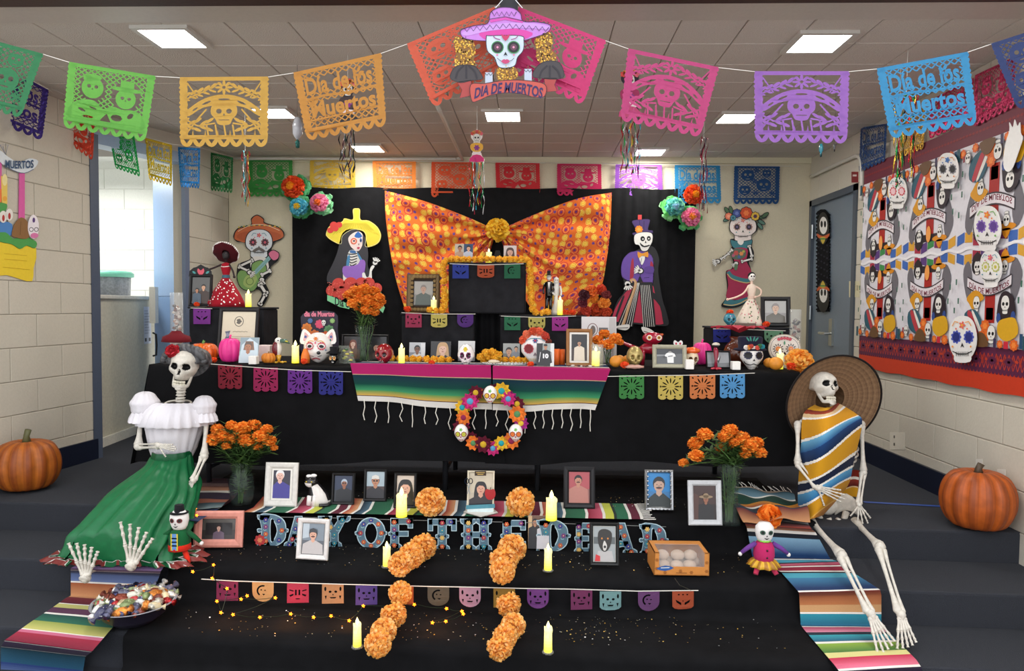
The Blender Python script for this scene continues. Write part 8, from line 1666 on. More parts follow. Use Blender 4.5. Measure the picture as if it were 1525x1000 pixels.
FL = [(323,866, '#8a2a5a', 'face', 'sq'),(376,867, '#f0b878', 'swirl', 'round'),(428,869, '#c83a5c', 'text', 'sq'),(480,870, '#d8a070', 'face', 'sq'),(530,872, '#5a48a0', 'face', 'sq'),(584,872, '#e8743c', 'face2', 'sq'),(637,874, '#5a5a50', 'swirl', 'round'),(684,875, '#d0a0b8', 'face', 'round'),(735,876, '#b8903c', 'face', 'sq'),(785,877, '#8a4a9a', 'face', 'round'),(850,879, '#8a3a6a', 'face', 'sq'),(893,881, '#8ab8b8', 'face', 'cut'),(950,881, '#7a4a80', 'swirl', 'round'),(1001,880, '#c85a34', 'face2', 'cut')]
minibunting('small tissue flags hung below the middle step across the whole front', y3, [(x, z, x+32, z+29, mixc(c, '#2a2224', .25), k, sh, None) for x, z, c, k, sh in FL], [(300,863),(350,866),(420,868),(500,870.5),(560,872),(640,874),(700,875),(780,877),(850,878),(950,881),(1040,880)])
LB = [(283,741),(291,758),(278,748),(293,768),(249,833),(297,831),(279,842),(287,852),(318,842),(316,862),(338,877),(329,913),(323,896),(368,888),(359,893),(410,891),(347,916),(387,920),(433,915),(467,920),(493,918),(520,925),(541,903),(617,901),(665,907),(688,911),(644,928),(664,926),(690,915)]
t = thing('string_lights', 'string of warm star shaped lights on a green wire over the left and lower steps', 'string lights', PY(420,930, YA-.09)); wp = []
st = MB();
for k in range(10): a = 2*PI*k/10;
sm = MB(); ri = [sm.p(((.0095 if k % 2 == 0 else .005)*cos(PI*k/5+.3), -.0,(.0095 if k % 2 == 0 else .005)*sin(PI*k/5+.3))) for k in range(10)]; f_ = sm.p((0,-.006,0)); g_ = sm.p((0,.006,0))
for k in range(10): sm.face([ri[k], ri[(k+1) % 10], f_], '#ff8418'); sm.face([ri[(k+1) % 10], ri[k], g_], '#ff8418')
sme = sm.mesh('bulb', M_BULB)
for x, z in LB:
 if z < 775: p = PZ(x, z, ZPC+.012)
 elif z < 866: p = PZ(x, z, ZAC+.008)
 elif z < 905: p = PY(x, z, y3-.03)
 else: p = PZ(x, z, ZBC+.012)
 wp.append(p); inst('bulb', sme, t, Matrix.Translation(p) @ Matrix.Rotation(random.uniform(0,1), 4, 'Y'))
mb = MB();
for a, b_ in zip(wp, wp[1:]):
 if (a-b_).length < .45: m_ = a.lerp(b_, .5)+V((0,.01,-.008)); mb.tube(sp([tuple(a+V((0,.008,0))), tuple(m_), tuple(b_+V((0,.008,0)))], 4, False), .0013,4, '#1c2a1c', False)
mb.build('wire', M_PLAST, t)
lt = bpy.data.lights.new('string_glow', 'POINT'); lt.energy = .35; lt.color = (1,.42,.12); lt.shadow_soft_size = .05
for p in (PY(340,890, y3-.1), PY(430,905, y3-.1), PY(280,840,3.3), PY(520,910, y3-.1), PY(650,905, y3-.1)): lo = bpy.data.objects.new('string_glow', lt); lo.location = p; COL.objects.link(lo)
b, s = base(1012,858, ZAC); a_ = PZ(974,857, ZAC); c_ = PZ(1056,858, ZAC); Wd = c_.x-a_.x; Dp = .17; Hh = .105; t = thing('bakery_box', 'brown patterned bakery box with a clear window showing round rolls', 'box', b); M = Matrix.Translation(a_) @ Matrix.Rotation(.02,4, 'Z')
BX = '#c8823c'
def win(mb, pts_o, pts_i): mb.shape(BX, pts_o, [pts_i])
mb = MB(M); g = .022; T_ = .004
mb.box(0, Wd, 0, Dp, 0, T_, BX); mb.box(0, Wd, Dp-T_, Dp, 0, Hh, BX); mb.box(0, T_, 0, Dp, 0, Hh, BX); mb.box(Wd-T_, Wd, 0, Dp, 0, Hh, BX)
mb.box(0, Wd, 0, T_, 0, Hh*.38, BX); mb.box(0, g, 0, T_, Hh*.38, Hh, BX); mb.box(Wd-g, Wd, 0, T_, Hh*.38, Hh, BX); mb.box(0, g, 0, Dp, Hh-T_, Hh, BX); mb.box(Wd-g, Wd, 0, Dp, Hh-T_, Hh, BX); mb.box(g, Wd-g, Dp*.72, Dp, Hh-T_, Hh, BX); mb.build('carton', M_CARD, t)
mb = MB(M @ Matrix.Translation((0,-.0006,0))); [mb.shape('#9a5c24', flo(x, z, .009,.005,6), step=False) for x, z in ((.012,.03),(.012,.07),(Wd-.012,.06),(Wd-.012,.02),(.05,.012),(.17,.014),(.12,.02))]; mb.shape('#2c5a9a', sp([(.01,.03),(.05,.045),(.09,.035),(.05,.02)], 2)); mb.strip('#e8e4da', [(.03,.034),(.07,.036)], .003); mb.strip('#7a4a1c', [(.1,.012),(.15,.012)], .003); mb.build('printed_marks', M_CARD, t)
mb = MB(M); mb.quad((g, .001, Hh*.38),(Wd-g, .001, Hh*.38),(Wd-g, .001, Hh),(g, .001, Hh), '#f4f4f0'); mb.quad((g, .001, Hh),(Wd-g, .001, Hh),(Wd-g, Dp*.72, Hh),(g, Dp*.72, Hh), '#f4f4f0'); mb.build('window', M_CLEARP, t)
for i, (x, y_, z) in enumerate(((.05,.04,.035),(.11,.035,.035),(.17,.04,.035),(.08,.09,.035),(.14,.095,.035),(.2,.09,.035),(.05,.07,.072),(.12,.065,.074),(.18,.07,.072))):
 r = thing('bread_roll', 'floury bread roll in the bakery box, '+['lower front left', 'lower front middle', 'lower front right', 'lower back left', 'lower back middle', 'lower back right', 'upper left', 'upper middle', 'upper right'][i], 'bread', M @ V((x, y_, z-.03)), 'rolls in the bakery box'); mb = MB(M); mb.ball((x, y_, z-.002),(.032,.03,.024), 16,10, jit('#b8a08c', .1)); mb.build('crust', M_CLOTH, r, True)
mb = MB(); mb.tube([PZ(1005,862, ZAC), PZ(1012,872, ZAC+.002), PY(1030,880, y3)], .0015,5, '#3a3a30'); tag(mb.build('wire_twig', M_PLAST, None), 'thin dark wire lying before the bakery box', 'wire')
def doll(px, pt, pb, label, cols, y=None, zs=ZAC, hat=None, wide=1, kind=0):
 b, s = base(px, pb, zs, y); h = (pb-pt)*s; t = thing('skull_doll', label, 'doll', b); M = LM(b)
 for sx in (-1,1):
  mb = MB(M); mb.tube([(sx*h*.08,0, h*.26),(sx*h*(.16 if kind else .2), -h*.1, h*.1),(sx*h*(.2 if kind else .24), -h*.16, h*.03)], [h*.05, h*.05, h*.045], 10, cols['leg']); mb.build('leg', M_CLOTH, t, True)
  mb = MB(M); mb.tube([(sx*h*.16,0, h*.58),(sx*h*.3*wide, -h*.03, h*.5),(sx*h*.42*wide, -h*.03, h*.40)], [h*.05, h*.045, h*.035], 10, cols['arm']); mb.build('arm', M_CLOTH, t, True)
  mb = MB(M); mb.ball((sx*h*.44*wide, -h*.03, h*.375), h*.04,10,7, '#e4e0dc'); mb.build('hand', M_CLOTH, t, True)
 mb = MB(M); mb.lathe([(.001, h*.22),(h*.17, h*.24),(h*.2, h*.36),(h*.19, h*.5),(h*.15, h*.6),(h*.06, h*.64),(.001, h*.64)], 26, cols['body'], rf=None); mb.build('body', M_CLOTH, t, True)
 mb = MB(M); mb.loft([[(q[0]*h*cos(a), q[0]*h*.8*sin(a), q[1]*h) for a in (2*PI*k/24 for k in range(24))] for q in ((.001,.62),(.12,.64),(.15,.7),(.18,.82),(.17,.91),(.11,.985),(.001,1.0))], '#e8e4e0'); mb.build('head', M_CLOTH, t, True)
 mb = MB(fn=lambda x, z, lay: b+V((x*h, -h*.8*math.sqrt(max(.001,.182**2*(1-((z-.83)/.24)**2)-x*x))-.003-lay*.0006, z*h)))
 for sx in (-1,1): mb.shape(cols['eye'], ell(sx*.075,.83,.048,.045,12)); mb.shape('#141414', ell(sx*.075,.83,.026,.026,8))
 mb.shape('#141414', [(0,.79),(-.02,.755),(.02,.755)]); mb.shape('#1a1416', sp([(-.05,.735),(0,.72),(.05,.735),(0,.695)], 3)); mb.build('face', M_CARD, t)
 if kind == 1:
  mb = MB(M); mb.lathe([(h*.15, h*.3),(h*.23, h*.24),(h*.3, h*.16),(h*.29, h*.155)], 48, lambda i, j: jit('#d8a82c' if j % 4 < 2 else '#a87428', .1), rf=lambda a, r, z: 1+.1*sin(11*a)*(r > h*.2)); mb.build('skirt', M_SATIN, t, True)
  for z in (.36,.5): mb = MB(M); mb.ball((0,-h*.195, h*z), h*.02,8,6, '#1c1418'); mb.build('button', M_PLAST, t, True)
  mb = MB(M); mb.lathe([(h*.1, h*.62),(h*.13, h*.64),(h*.1, h*.66)], 20, '#8ac84a', rf=lambda a, r, z: 1+.08*sin(9*a)); mb.build('collar', M_CLOTH, t, True)
 else:
  mb = MB(M @ Matrix.Translation((0,-h*.2,0))); mb.shape('#c8b83c', rct(-h*.07, h*.28, h*.07, h*.6)); mb.shape('#5a8ac8', rct(-h*.04, h*.28, h*.04, h*.6)); [mb.shape('#1a1a3a', rct(-h*.05, h*(.36+.07*k), h*.05, h*(.385+.07*k)), step=False) for k in range(3)]; mb.build('shirt_front', M_CARD, t)
  mb = MB(M); mb.lathe([(h*.05, h*.26),(h*.21, h*.25),(h*.2, h*.36),(h*.19, h*.38)], 24, '#d8301c'); mb.build('sash', M_CLOTH, t, True)
  mb = MB(M); mb.lathe([(.001, h*1.08),(h*.08, h*1.1),(h*.09, h*1.0),(h*.1, h*.97),(h*.17, h*.95),(h*.165, h*.94),(.001, h*.95)], 24, '#16161a', c=(0,0,0)); mb.build('hat', M_CLOTH, t, True)
 return t
doll(268,772,852, 'skull doll in a green charro jacket and black hat by the green skirt', dict(leg='#d8301c', arm='#14502c', body='#165a32', eye='#6a2a2c'), y=3.24, kind=0)
doll(1137,773,850, 'pink skull doll with purple arms and a gold skirt on the right', dict(leg='#c83a5a', arm='#6a3c8a', body='#b82a60', eye='#3a5a4a'), y=3.25, kind=1, wide=1.05)
b, s = base(201,941, ZBC, 2.955); t = thing('sweets_bowl', 'wide dark plastic bowl filled with wrapped sweets on the lower left step', 'bowl', b); R = 59*s
mb = MB(LM(b)); mb.lathe([(.001,0),(R*.5,0),(R*.75, R*.2),(R*.97, R*.5),(R*1.02, R*.52),(R*.95, R*.5),(R*.72, R*.24),(R*.48,.006),(.001,.006)], 56, '#2c2838', rf=None); mb.build('bowl_shell', M_PLAST, t, True)
mb = MB(LM(b)); mb.lathe([(R*.97, R*.5),(R*1.04, R*.525),(R*1.03, R*.54),(R*.95, R*.52)], 56, '#8a8a90'); mb.build('rim', M_CERAM, t, True)
CC = ['#d8d6d0', '#b0282c', '#d8d4c4', '#e08a3c', '#5a5a70', '#8a9a6a', '#d8c8a0', '#7a3a2c', '#3a3a5a']
sw = []
for k in range(64):
 a = k*2.39996; q = R*.88*math.sqrt((k+.5)/64); hz = R*.43+R*.2*(1-(q/R)**2)+R*.08*random.random(); c = CC[k % 9]; p = b+V((q*cos(a), q*sin(a), hz))
 o = thing('wrapped_sweet', 'shiny wrapped sweet in the dark bowl on the lower left step', 'sweet', p, 'wrapped sweets in the bowl')
 mb = MB(Matrix.Translation(p) @ Euler((random.uniform(-.5,.5), random.uniform(-.5,.5), random.uniform(0,6))).to_matrix().to_4x4()); L = random.uniform(.018,.031)
 mb.tube([(-L*1.9,0,0),(-L*1.2,0,0),(-L, 0,0),(0,0,0),(L, 0,0),(L*1.2,0,0),(L*1.9,0,0)], [L*.6, L*.15, L*.6, L*.85, L*.6, L*.15, L*.6], 8, lambda i, j, c=c: jit(c, .3)); mb.build('wrapper', M_FOIL if k % 2 else M_CERAM, o, True)
mb = MB(); q0 = b; mb.grid(lambda u, v: q0+V((R*(.2+.7*u), R*(-.5+.6*v), R*(.6+.12*sin(u*7+v*5)))), 12,8, '#c0c4c0'); tag(mb.build('cellophane', M_CLEARP, None, True), 'crumpled clear cellophane over the sweets in the bowl', 'wrap')
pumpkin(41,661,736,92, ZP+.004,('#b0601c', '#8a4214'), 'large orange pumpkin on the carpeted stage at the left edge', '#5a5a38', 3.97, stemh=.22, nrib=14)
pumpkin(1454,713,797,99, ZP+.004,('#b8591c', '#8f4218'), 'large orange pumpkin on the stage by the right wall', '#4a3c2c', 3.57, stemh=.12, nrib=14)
def plate(px, py, w_, h_, c, label, name='outlet_plate', cat='outlet', marks=()):
 mb = MB(fn=lambda a, b_, lay: PX(a, b_, XR-.008)+V((-lay*EPS, 0,0))); mb.back(c, rct(px-w_/2, py-h_/2, px+w_/2, py+h_/2), .006); mb.lay = 1
 for m_ in marks: mb.shape(m_[0], rct(px+m_[1], py+m_[2], px+m_[3], py+m_[4]))
 tag(mb.build(name, M_PLAST, None), label, cat)
plate(1272,431,15,24, '#d0c8a4', 'cream three switch plate between grey door and print cloth', 'switch_plate', 'switch', [('#a8a080', -4,-6,-2,2),('#a8a080', 0,-6,2,2),('#a8a080', 4,-6,6,2)])
plate(1273,264,10,16, '#8a2a2c', 'small red fire alarm pull box beside the blue foil flag', 'fire_alarm', 'alarm', [('#d8c8c0', -3,-4,3,-1)])
plate(1336,657,22,26, '#ddd6c6', 'white outlet plate low on the right wall above the baseboard', marks=[('#6a665c', -5,-8,-3,-4),('#6a665c', -5,3,-3,7)])
plate(1458,700,10,32, '#ddd8cc', 'narrow white plate on the right wall behind the pumpkin'); plate(1491,712,12,26, '#ddd8cc', 'narrow white plate right of the pumpkin stem on the wall')
# ================================================================== THE TWO SITTING SKELETONS
BN1 = '#cfc9bd'
def bone(mb, a, b, r, n=10, k=1.9, c=BN1):
 a, b = V(a), V(b); T = [0,.05,.12,.25,.5,.75,.88,.95,1]; W = [.9, k, k*.8,1.05,.85,1.05, k*.8, k, .9]
 mb.tube([a.lerp(b, t) for t in T], [r*w_ for w_ in W], n, c)
def handfoot(name, wrist, dir_, spread_, L, r, parent, foot=False, curl=0, th=None, fan=.32):
 """palm or foot of five metacarpals, each finger its own chain"""
 w0 = V(wrist); d = V(dir_).normalized(); sdv = V(spread_); sdv = (sdv-d*sdv.dot(d)).normalized(); up = d.cross(sdv).normalized()
 if up.z < 0: up = -up
 mb = MB(BN0); mb.ball(w0+d*L*.06, L*.12,10,7, BN1)
 for i in range(3): mb.ball(w0+d*L*.13+sdv*(i-1)*L*.09, L*.075,8,6, BN1)
 lens = (.78,.93,1.0,.94,.76) if not foot else (1.0,.95,.9,.84,.76)
 for i in range(5):
  f = (i-2)*fan; e = (d*cos(f)+sdv*sin(f)).normalized(); ln = L*lens[i]; q0 = w0+d*L*.12+sdv*(i-2)*L*.05
  if i == 0 and not foot: e = (d*cos(-.85)+sdv*sin(-.85)).normalized(); ln = L*.62
  P = [q0]; c_ = e.copy()
  for s_ in (.42,.26,.18,.14): P.append(P[-1]+c_*ln*s_); c_ = (c_-up*curl).normalized()
  for a, b in zip(P, P[1:]): bone(mb, a, b, r*(.85 if a is P[0] else .72), 7,1.5)
 return mb.build(name, M_BONE, parent, True)
BN0 = Matrix.Identity(4)
def skull(c, h, R_, parent):
 """anatomical skull: braincase with sockets, nose opening, cheekbones and upper jaw; teeth; separate lower jaw. -Y is its front, h its full height"""
 M = Matrix.Translation(c) @ R_ @ Matrix.Scale(h, 4)
 G = lambda a, b, s_: math.exp(-(a*a+b*b)/(s_*s_))
 def disp(q):
  x, y, z = q; fr = max(0,-y)
  Z = .16+z*.36; lo = max(0,-z-.2)
  X = x*(.345 if z > 0 else .345*(1-.42*min(1, lo*1.25))); Y = y*(.40 if y < 0 else .50)
  if y > 0: k_ = min(1, max(0,-z)); k_ = k_*k_*(3-2*k_); Y *= 1-.72*k_; Z += .13*k_*min(1, y*3)
  if z < -.3: f = min(2.2, max(.05,1-z*z)**-.30); f = 1+(f-1)*min(1,(-z-.3)*4); X *= f; Y *= (f if y < 0 else 1)
  X *= 1-.10*G(abs(x)-.95, z-.05,.3)
  if fr > 0:
   ax = abs(x)
   Y += .15*max(0,1-((ax-.40)/.27)**2-((z+.12)/.25)**2)                # sockets
   Y -= .035*G(ax-.38, z-.20,.22)+.02*G(x, z-.0,.14)                   # brow and bridge
   Y -= .05*G(ax-.72, z+.44,.2); X += (.035 if x > 0 else -.035)*G(ax-.85, z+.42,.25)   # cheekbones
   Y += .07*G(ax-.62, z+.78,.22)                                         # hollow below them
   Y += .10*max(0,1-(x/.13)**2-((z+.47)/.19)**2)                         # nose
   Y -= .09*G(x*.75, z+.85,.35)
   Z -= .055*max(0,-z-.5)
  return V((X, Y, Z))
 def col(q):
  ax = abs(q.x)
  if q.y < 0:
   if ((ax-.40)/.25)**2+((q.z+.12)/.23)**2 < 1: return H('#0c0a0a')
   t_ = (-.30-q.z)/.34
   if 0 < t_ < 1 and ax < .035+.085*t_: return H('#100c0c')
  return H('#c8c2b6')
 mb = MB(M); mb.ball((0,0,0), 1,90,66, col, disp); mb.build('skull', M_BONE, parent, True)
 mb = MB(M)
 for row, z, hh in ((0,-.262,.036),(1,-.325,.032)):
  for k in range(10):
   a = (k-4.5)*.24; mb.ball((.135*sin(a)*1.05,-.225-.09*cos(a)+row*.012, z),(.0165,.018, hh), 8,6, '#d6cfba' if k % 2 else '#ddd8c6')
 mb.build('teeth', M_BONE, parent, True)
 def jr(t):      # lower jaw: from one hinge round the chin to the other
  a = (t*2-1)*PI*.5; u = abs(t*2-1); up_ = max(0, u-.68)/.32
  return V((.16*sin(a)*(1+.75*up_*0+.28*u), -.02-.275*cos(a)+.04*up_, -.385+.05*u+.30*up_**1.1)), .055-.012*u, .026+.012*(1-u)
 mb = MB(M); R = []
 for k in range(33):
  p_, hh, th = jr(k/32); t0 = jr(max(0, k-1)/32)[0]; t1 = jr(min(32, k+1)/32)[0]; d_ = (t1-t0).normalized(); n_ = V((d_.y, -d_.x, 0)); n_ = n_.normalized() if n_.length > .01 else V((1,0,0)); u_ = d_.cross(n_).normalized()
  R.append([p_+n_*th*cos(g)+u_*hh*sin(g) for g in (2*PI*m_/12 for m_ in range(12))])
 mb.loft(R, '#c4beb2', caps=True); mb.ball((0,-.295,-.425),(.075,.035,.05), 14,9, '#c6c0b4'); mb.build('jaw', M_BONE, parent, True)
def spine(P, r, parent):
 P = sp([tuple(p) for p in P], 5, False); mb = MB()
 for i, p in enumerate(P):
  mb.ball(p, (r, r, r*.62), 10,6, BN1)
  if i % 2 == 0: mb.tube([V(p), V(p)+V((0, r*1.8,-r*.4))], [r*.4, r*.2], 5, BN1)
 mb.tube(P, r*.6,8, BN1); mb.build('spine', M_BONE, parent, True)
def ribcage(M, w_, h, parent):
 for i in range(8):
  f = i/7; a = w_*(.62+.5*sin(PI*min(1, f*.8+.12))); z = -h*f; d = a*.62; mb = MB(M)
  for sx in (-1,1): mb.tube([(sx*a*sin(t), d*cos(t)*1.0, z-.16*a*(1-cos(t))) for t in (PI*k/14 for k in range(15))], .0055,6, BN1)
  mb.build('rib', M_BONE, parent, True)
 mb = MB(M); mb.tube([(0,-w_*.6,-.01),(0,-w_*.72,-h*.6)], [.012,.009], 8, BN1); mb.build('sternum', M_BONE, parent, True)
def pelvis(c, w_, parent):
 mb = MB(Matrix.Translation(c))
 for sx in (-1,1):
  mb.loft([[(sx*(w_*(.12+.36*u)), .03-.05*u+.012*sin(a), .06*sin(a*.5)*(1-u*.3)+.05*u*cos(a)) if 0 else (sx*w_*(.14+.34*u)+.0,.035-.07*u+.010*sin(a),(.055-.02*u)*cos(a)+.03*sin(u*3)) for a in (2*PI*k/14 for k in range(14))] for u in (0,.25,.5,.75,1)], BN1, caps=True)
  mb.tube([(sx*w_*.3,-.01,-.02),(sx*w_*.2,-.03,-.07),(sx*w_*.05,-.05,-.05)], [.018,.016,.012], 8, BN1)
 mb.ball((0,.03,0),(w_*.2,.02,.05), 12,8, BN1); mb.build('pelvis', M_BONE, parent, True)
def limb(name, a, b, r, parent, two=False):
 mb = MB(); a, b = V(a), V(b)
 if two: s_ = (b-a).cross(V((0,1,0))).normalized()*r*1.1; bone(mb, a-s_, b-s_*.8, r*.85); bone(mb, a+s_, b+s_*.9, r*.6)
 else: bone(mb, a, b, r)
 mb.ball(b, r*1.75,10,7, BN1); mb.ball(a, r*1.9,10,7, BN1); return mb.build(name, M_BONE, parent, True)
YS_ = 3.64
sk = thing('skeleton', 'plastic skeleton in a straw sombrero and yellow striped serape sitting at the right', 'skeleton', PY(1240,778,3.74))
Pp = lambda x, z, y: PY(x, z, y)
hipc = Pp(1237,756,3.72); pelvis(hipc, .26, sk); nk = Pp(1240,598,3.80)
spine([hipc+V((0,.04,0)), Pp(1243,700,3.80), Pp(1245,655,3.83), Pp(1243,622,3.82), nk], .018, sk)
ribcage(LM(Pp(1243,636,3.80), 0,0), .11,.21, sk)
skull(Pp(1227,582,3.72), 48*pxs(3.72)*1.12, Matrix.Rotation(rad(13), 4, 'Z') @ Matrix.Rotation(rad(-20), 4, 'X') @ Matrix.Rotation(rad(4), 4, 'Y'), sk)
LS, RS = Pp(1188,632,3.74), Pp(1283,632,3.76)
mb = MB(); bone(mb, LS+V((.01,0,.01)), nk+V((0,0,-.07)), .007); bone(mb, RS+V((-.01,0,.01)), nk+V((0,0,-.07)), .007); mb.build('collarbones', M_BONE, sk, True)
e1 = Pp(1188,690,3.66); w1 = Pp(1217,727,3.57); limb('upper_arm', LS, e1,.0105, sk); limb('forearm', e1, w1,.0085, sk, True); handfoot('hand', w1, Pp(1245,739,3.55)-w1,(0,0,1), .125,.0052, sk, fan=.12, curl=.12)
e2 = Pp(1286,704,3.72); w2 = Pp(1279,752,3.62); limb('upper_arm', RS, e2,.0105, sk); limb('forearm', e2, w2,.0085, sk, True); handfoot('hand', w2, Pp(1285,778,3.60)-w2,(1,0,0), .095,.005, sk, fan=.26, curl=.1)
h1, h2 = Pp(1206,775,3.66), Pp(1274,778,3.66); k1 = Pp(1254,828,3.18); k2 = Pp(1311,815,3.2); a1 = Pp(1297,915,2.93); a2 = Pp(1342,916,2.94)
for h_, kk, aa, fd, fp in ((h1, k1, a1,(1322,966), 0),(h2, k2, a2,(1352,963), 0)):
 limb('thigh_bone', h_, kk, .0135, sk); limb('shin_bones', kk, aa, .011, sk, True)
 tgt = PZ(fd[0], fd[1], ZB+.03); handfoot('foot', aa, tgt-aa, (1,0,.05),(tgt-aa).length*1.02,.0065, sk, True, fan=.13)
SY = [(3, '#c8901c'),(3,('#6a2418', '#9a4028')),(2, '#d8b88a'),(1, WH),(7, '#c88c1c'),(1, WH),(4,('#6aa8c8', '#2a5a8c')),(4,('#1c3c6a', '#14284a')),(1, WH),(6, '#c8901c'),(1, WH),(3, '#162038'),(1, WH),(4,('#5aa0c8', '#2a6aa0')),(1, WH),(7, '#c48a1c'),(1, '#d8a850'),(3, '#b87a2c')]
cf = stripes(SY)
Lp = sp([(1213,603),(1196,618),(1193,660),(1190,700),(1188,740),(1191,779)], 5, False); Rp = sp([(1248,600),(1276,617),(1284,632),(1271,690),(1262,725),(1226,768)], 5, False)
def sf(u, v):
 k = v*(len(Lp)-1); i = min(int(k), len(Lp)-2); t_ = k-i; l = (Lp[i][0]*(1-t_)+Lp[i+1][0]*t_, Lp[i][1]*(1-t_)+Lp[i+1][1]*t_); r = (Rp[i][0]*(1-t_)+Rp[i+1][0]*t_, Rp[i][1]*(1-t_)+Rp[i+1][1]*t_)
 x = l[0]*(1-u)+r[0]*u; z = l[1]*(1-u)+r[1]*u+6*sin(u*3.1)*(1-v)
 y = 3.76-.16*sin(PI*u)*(.6+.5*v)-.04*v+.012*sin(u*9+v*4)-.05*sin(PI*min(1, v*1.2))
 return PY(x, z, y)
mb = MB(); mb.grid(sf, 70,190, lambda u, v: cf(min(.999, max(0, v*.97+(u-.5)*.13-.02*sin(u*5)))))
serp = mb.build('serape', M_CLOTH, sk, True, label='yellow serape with blue and maroon stripes')
mb = MB(); cb = stripes([(3, '#7a2418'),(1, WH),(3,('#9a3c2c', '#5a1c18')),(1, '#d8b88a'),(4, '#c8901c')])
mb.grid(lambda u, v: PY(1248+32*u-3*v, 702+40*v+2*sin(u*6), 3.80-.02*sin(u*5)), 12,20, lambda u, v: cb(v)); mb.build('serape_back', M_CLOTH, sk, True, label='maroon striped lower edge of the serape')
hc = Pp(1236,594,3.80); s = pxs(3.80)
HM = Matrix.Translation(hc) @ Matrix.Rotation(rad(14), 4, 'Y') @ Matrix.Rotation(rad(-62), 4, 'X').inverted() if 0 else Matrix.Translation(hc) @ Matrix.Rotation(rad(-24), 4, 'Y') @ Matrix.Rotation(rad(-74), 4, 'X')
R = 71*s; prof = [(R*.30,.02)]
HB = [(R*(.31+.69*k/22), .012*sin(k*2.2)*.12-.010*((k/22)**2)*0+(.045*(k/22)**2)*-1) for k in range(23)]
ht = thing('straw_sombrero', 'wide brown woven straw sombrero worn by the skeleton on the right', 'hat', hc)
mb = MB(HM); mb.lathe(HB+[(R*1.0, HB[-1][1]+.006)]+[(r, z+.008) for r, z in HB[::-1]], 90, lambda i, j: mixc('#8a6c50', '#6e543e', (i*7 % 3)/2*.7+(j % 2)*.25)); mb.build('brim', mat('woven_straw', .8, bump=.5, bscale=220, var=.15), ht, True)
mb = MB(HM); mb.lathe([(R*.31,.006),(R*.29, R*.35),(R*.2, R*.6),(R*.08, R*.68),(.001, R*.68)], 48, lambda i, j: jit('#7a5e44', .15)); mb.build('crown', mat('woven_straw'), ht, True)
mb = MB(HM); ri = [(R*cos(a), R*sin(a), HB[-1][1]+.003) for a in (2*PI*k/72 for k in range(73))]; mb.tube(ri, .0055,6, '#1a1412'); mb.build('edge_binding', M_CLOTH, ht, True)
sl = thing('skeleton', 'plastic skeleton in a white blouse and long green skirt sitting at the left', 'skeleton', PY(255,700,3.72))
YL = 3.70; skull(Pp(274,553,3.60), 61*pxs(3.60), Matrix.Rotation(rad(10), 4, 'Z') @ Matrix.Rotation(rad(-4), 4, 'X') @ Matrix.Rotation(rad(6), 4, 'Y'), sl)
spine([Pp(262,690,3.74), Pp(262,650,3.76), Pp(265,620,3.74), Pp(270,582,3.68)], .022, sl)
for k in range(6): mb = MB(); c = Pp(270-k*.4,580+k*4.4,3.67); mb.lathe([(.016,-.006),(.026,0),(.016,.006)], 14, BN1, c); mb.build('neck_vertebra', M_BONE, sl, True)
ribcage(LM(Pp(265,598,3.70)), .085,.16, sl)
ls, rs = Pp(211,606,3.68), Pp(308,618,3.68)
el = Pp(206,665,3.62); wl = Pp(236,664,3.52); limb('upper_arm', ls, el, .013, sl); limb('forearm', el, wl, .0085, sl, True); handfoot('hand', wl, Pp(262,670,3.50)-wl, (0,0,1), .09,.005, sl, fan=.08, curl=.08)
er = Pp(304,680,3.60); wr = Pp(288,716,3.52); limb('upper_arm', rs, er, .0125, sl); limb('forearm', er, wr, .0095, sl, True); handfoot('hand', wr, Pp(275,733,3.50)-wr, (1,0,.3), .09,.005, sl, fan=.2, curl=.05)
for hx, hz, fx, fz in ((128,858,126,815),(196,840,206,790)):
 f0 = PY(hx, hz+4,3.11); f1 = PY(fx, fz, 3.10); handfoot('foot', f0, f1-f0,(1,0,0),(f1-f0).length*1.05,.0085, sl, True, fan=.19)
 mb = MB(); bone(mb, f0+V((0,-.02,0)), f0+V((0,.05,.03)), .012); mb.ball(f0,.022,10,7, BN1); mb.build('ankle', M_BONE, sl, True)
hb = Pp(277,541,3.63); s = pxs(3.62); mb = MB()
mb.ball(hb+V((.0,.03,.01)),(33*s, 30*s, 23*s), 40,24, lambda q: mixc('#3a3a3c', '#5a5a5c', .5+.5*sin(q.x*22+q.z*9)), lambda q: q*(1+.035*sin(q.x*24+q.z*14)) if q.z > -.15 else V((q.x*.95, max(q.y, .1), q.z*1.1)))
mb.build('hair', M_SATIN, sl, True)
mb = MB()
for st_ in (0,1,2):
 mb.tube([hb+V((31*s*cos(a), -16*s*sin(a)*.2-.012+.012*sin(9*a+st_*2.1),(20+4*cos(9*a+st_*2.1))*s*sin(a)+2*s)) for a in (PI*k/40 for k in range(41))], 5*s, 8, ['#48484a', '#3a3a3c', '#545456'][st_])
mb.build('braid', M_SATIN, sl, True)
pompart('hair_flower', Pp(257,523,3.56), 11*s, ['#b8202c', '#d03040', '#98141e'], 46, V((0,-1,.4)), parent=sl, m=M_PAPER, w_=.34, cut_=-.3, seed=3)
def ringpx(cx, cz, a, b_, y, n=64, ruf=0, k=14, ph=0, tilt=0, sag=0):
 c = PY(cx, cz, y); s_ = pxs(y); return [(c.x+(a*s_)*cos(t)*(1+ruf*sin(k*t+ph)), c.y+(b_*s_)*sin(t)*(1+ruf*sin(k*t+ph)), c.z+tilt*s_*cos(t)+sag*s_*sin(t)) for t in (2*PI*q/n for q in range(n))]
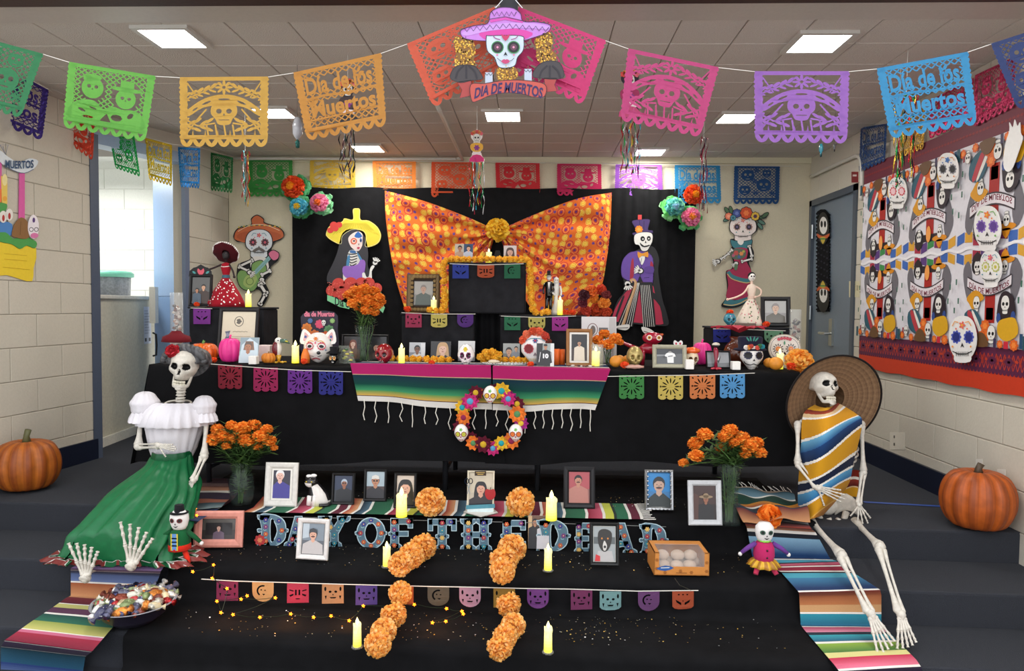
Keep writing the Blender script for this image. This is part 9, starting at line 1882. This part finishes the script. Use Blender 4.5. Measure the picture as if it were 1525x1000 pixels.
mb = MB(); mb.loft([ringpx(264,608,30,26,3.70, ruf=.06, k=18, sag=-2), ringpx(263,612,38,32,3.70, ruf=.08, k=18), ringpx(261,628,42,36,3.70, ruf=.06, k=16), ringpx(260,648,38,34,3.70, ruf=.04, k=16), ringpx(258,668,33,30,3.70, ruf=.05, k=18), ringpx(257,682,27,26,3.70, ruf=.05, k=18)], '#d8d4d8'); mb.build('blouse_body', M_CLOTH, sl, True)
mb = MB(); mb.loft([ringpx(266,600,31,24,3.69, ruf=.05, k=22, sag=-2), ringpx(265,603,41,32,3.69, ruf=.07, k=22, ph=1), ringpx(263,616,50,40,3.69, ruf=.06, k=22, ph=1), ringpx(262,630,54,43,3.69, ruf=.09, k=22, ph=1), ringpx(262,632,53,42,3.69, ruf=.1, k=22, ph=1)], '#e2dee2'); mb.build('neck_ruffle', M_CLOTH, sl, True)
for cx, cz, r in ((216,603,20),(304,606,17)):
 c = PY(cx, cz, 3.67); s_ = pxs(3.67); mb = MB(); mb.ball(c, (r*s_, r*s_, r*.95*s_), 36,20, '#dedade', lambda q: q*(1+.05*sin(14*math.atan2(q.y, q.x))+.04*sin(q.z*9))); mb.build('puffed_sleeve', M_CLOTH, sl, True)
 mb = MB(); mb.lathe([(r*.8*s_, 0),(r*1.05*s_, -r*.5*s_),(r*1.12*s_, -r*.85*s_)], 48, '#e4e0e4', c+V((0,0,-r*.45*s_)), rf=lambda a, rr, z: 1+.08*sin(13*a)); mb.build('sleeve_ruffle', M_CLOTH, sl, True)
GR = '#0f6438'
SR = [(256,677,27,22,3.66,0,.03),(254,692,34,30,3.62,0,.05),(246,712,45,38,3.55,-5,.07),(232,735,58,44,3.46,-8,.08),(217,760,66,48,3.38,-10,.09),(203,785,72,52,3.31,-12,.09),(190,806,80,56,3.26,-12,.09),(186,826,84,56,3.24,-8,.12),(187,836,90,60,3.24,-6,.14)]
def skr(i, c):
 cx, cz, a, b_, y, tl, rf = c; R_ = ringpx(cx, cz, a, b_, y, 120, rf, 15, i*.25, tl, 0); out = []
 for (x, yy, z) in R_:
  fl = (ZP+.012) if yy > YP-.02 else ZA+.028
  n_ = .018*nz(x*9, yy*9, z*9); out.append((x+n_, max(min(yy, 3.95)+n_, 3.165), max(z+n_, fl)))
 return out
mb = MB(); mb.loft([skr(i, c) for i, c in enumerate(sp([tuple(q) for q in SR], 4, False))], lambda i, j: jit(GR, .05)); mb.build('skirt', M_SATIN, sl, True)
def hem(k0, k1, col, name, off, th=.006):
 c = SR[-1]; n = 150; R1 = ringpx(c[0], c[1]-4+k0, c[2]+2+k0*.6, c[3]+k0*.4, c[4], n, .13,19,1, c[5], 0); R2 = ringpx(c[0], c[1]-4+k1, c[2]+6+k1*.8, c[3]+k1*.5, c[4], n, .15,19,1.4, c[5], 0)
 cl = lambda L, h_: [(x, max(y, 3.15-.01*sin(i*.7)), max(z, ZA+h_+.010*abs(sin(i*.9)))) for i, (x, y, z) in enumerate(L)]
 mb = MB(); mb.loft([cl(R1,.045+off), cl(R2,.022+off)], col); mb.build(name, M_SATIN, sl, True)
hem(0,12, '#0d5a32', 'hem_ruffle', 0); hem(12,15, '#d8d4cc', 'white_trim', .002); hem(15,19, '#7a2a24', 'red_trim', .001)
mb = MB(); mb.lathe([(26*s, -.02),(29*s, 0),(27*s, .03)], 48, '#0c5430', Pp(256,680,3.66), rf=lambda a, r, z: 1+.03*sin(12*a)); mb.build('waistband', M_SATIN, sl, True)
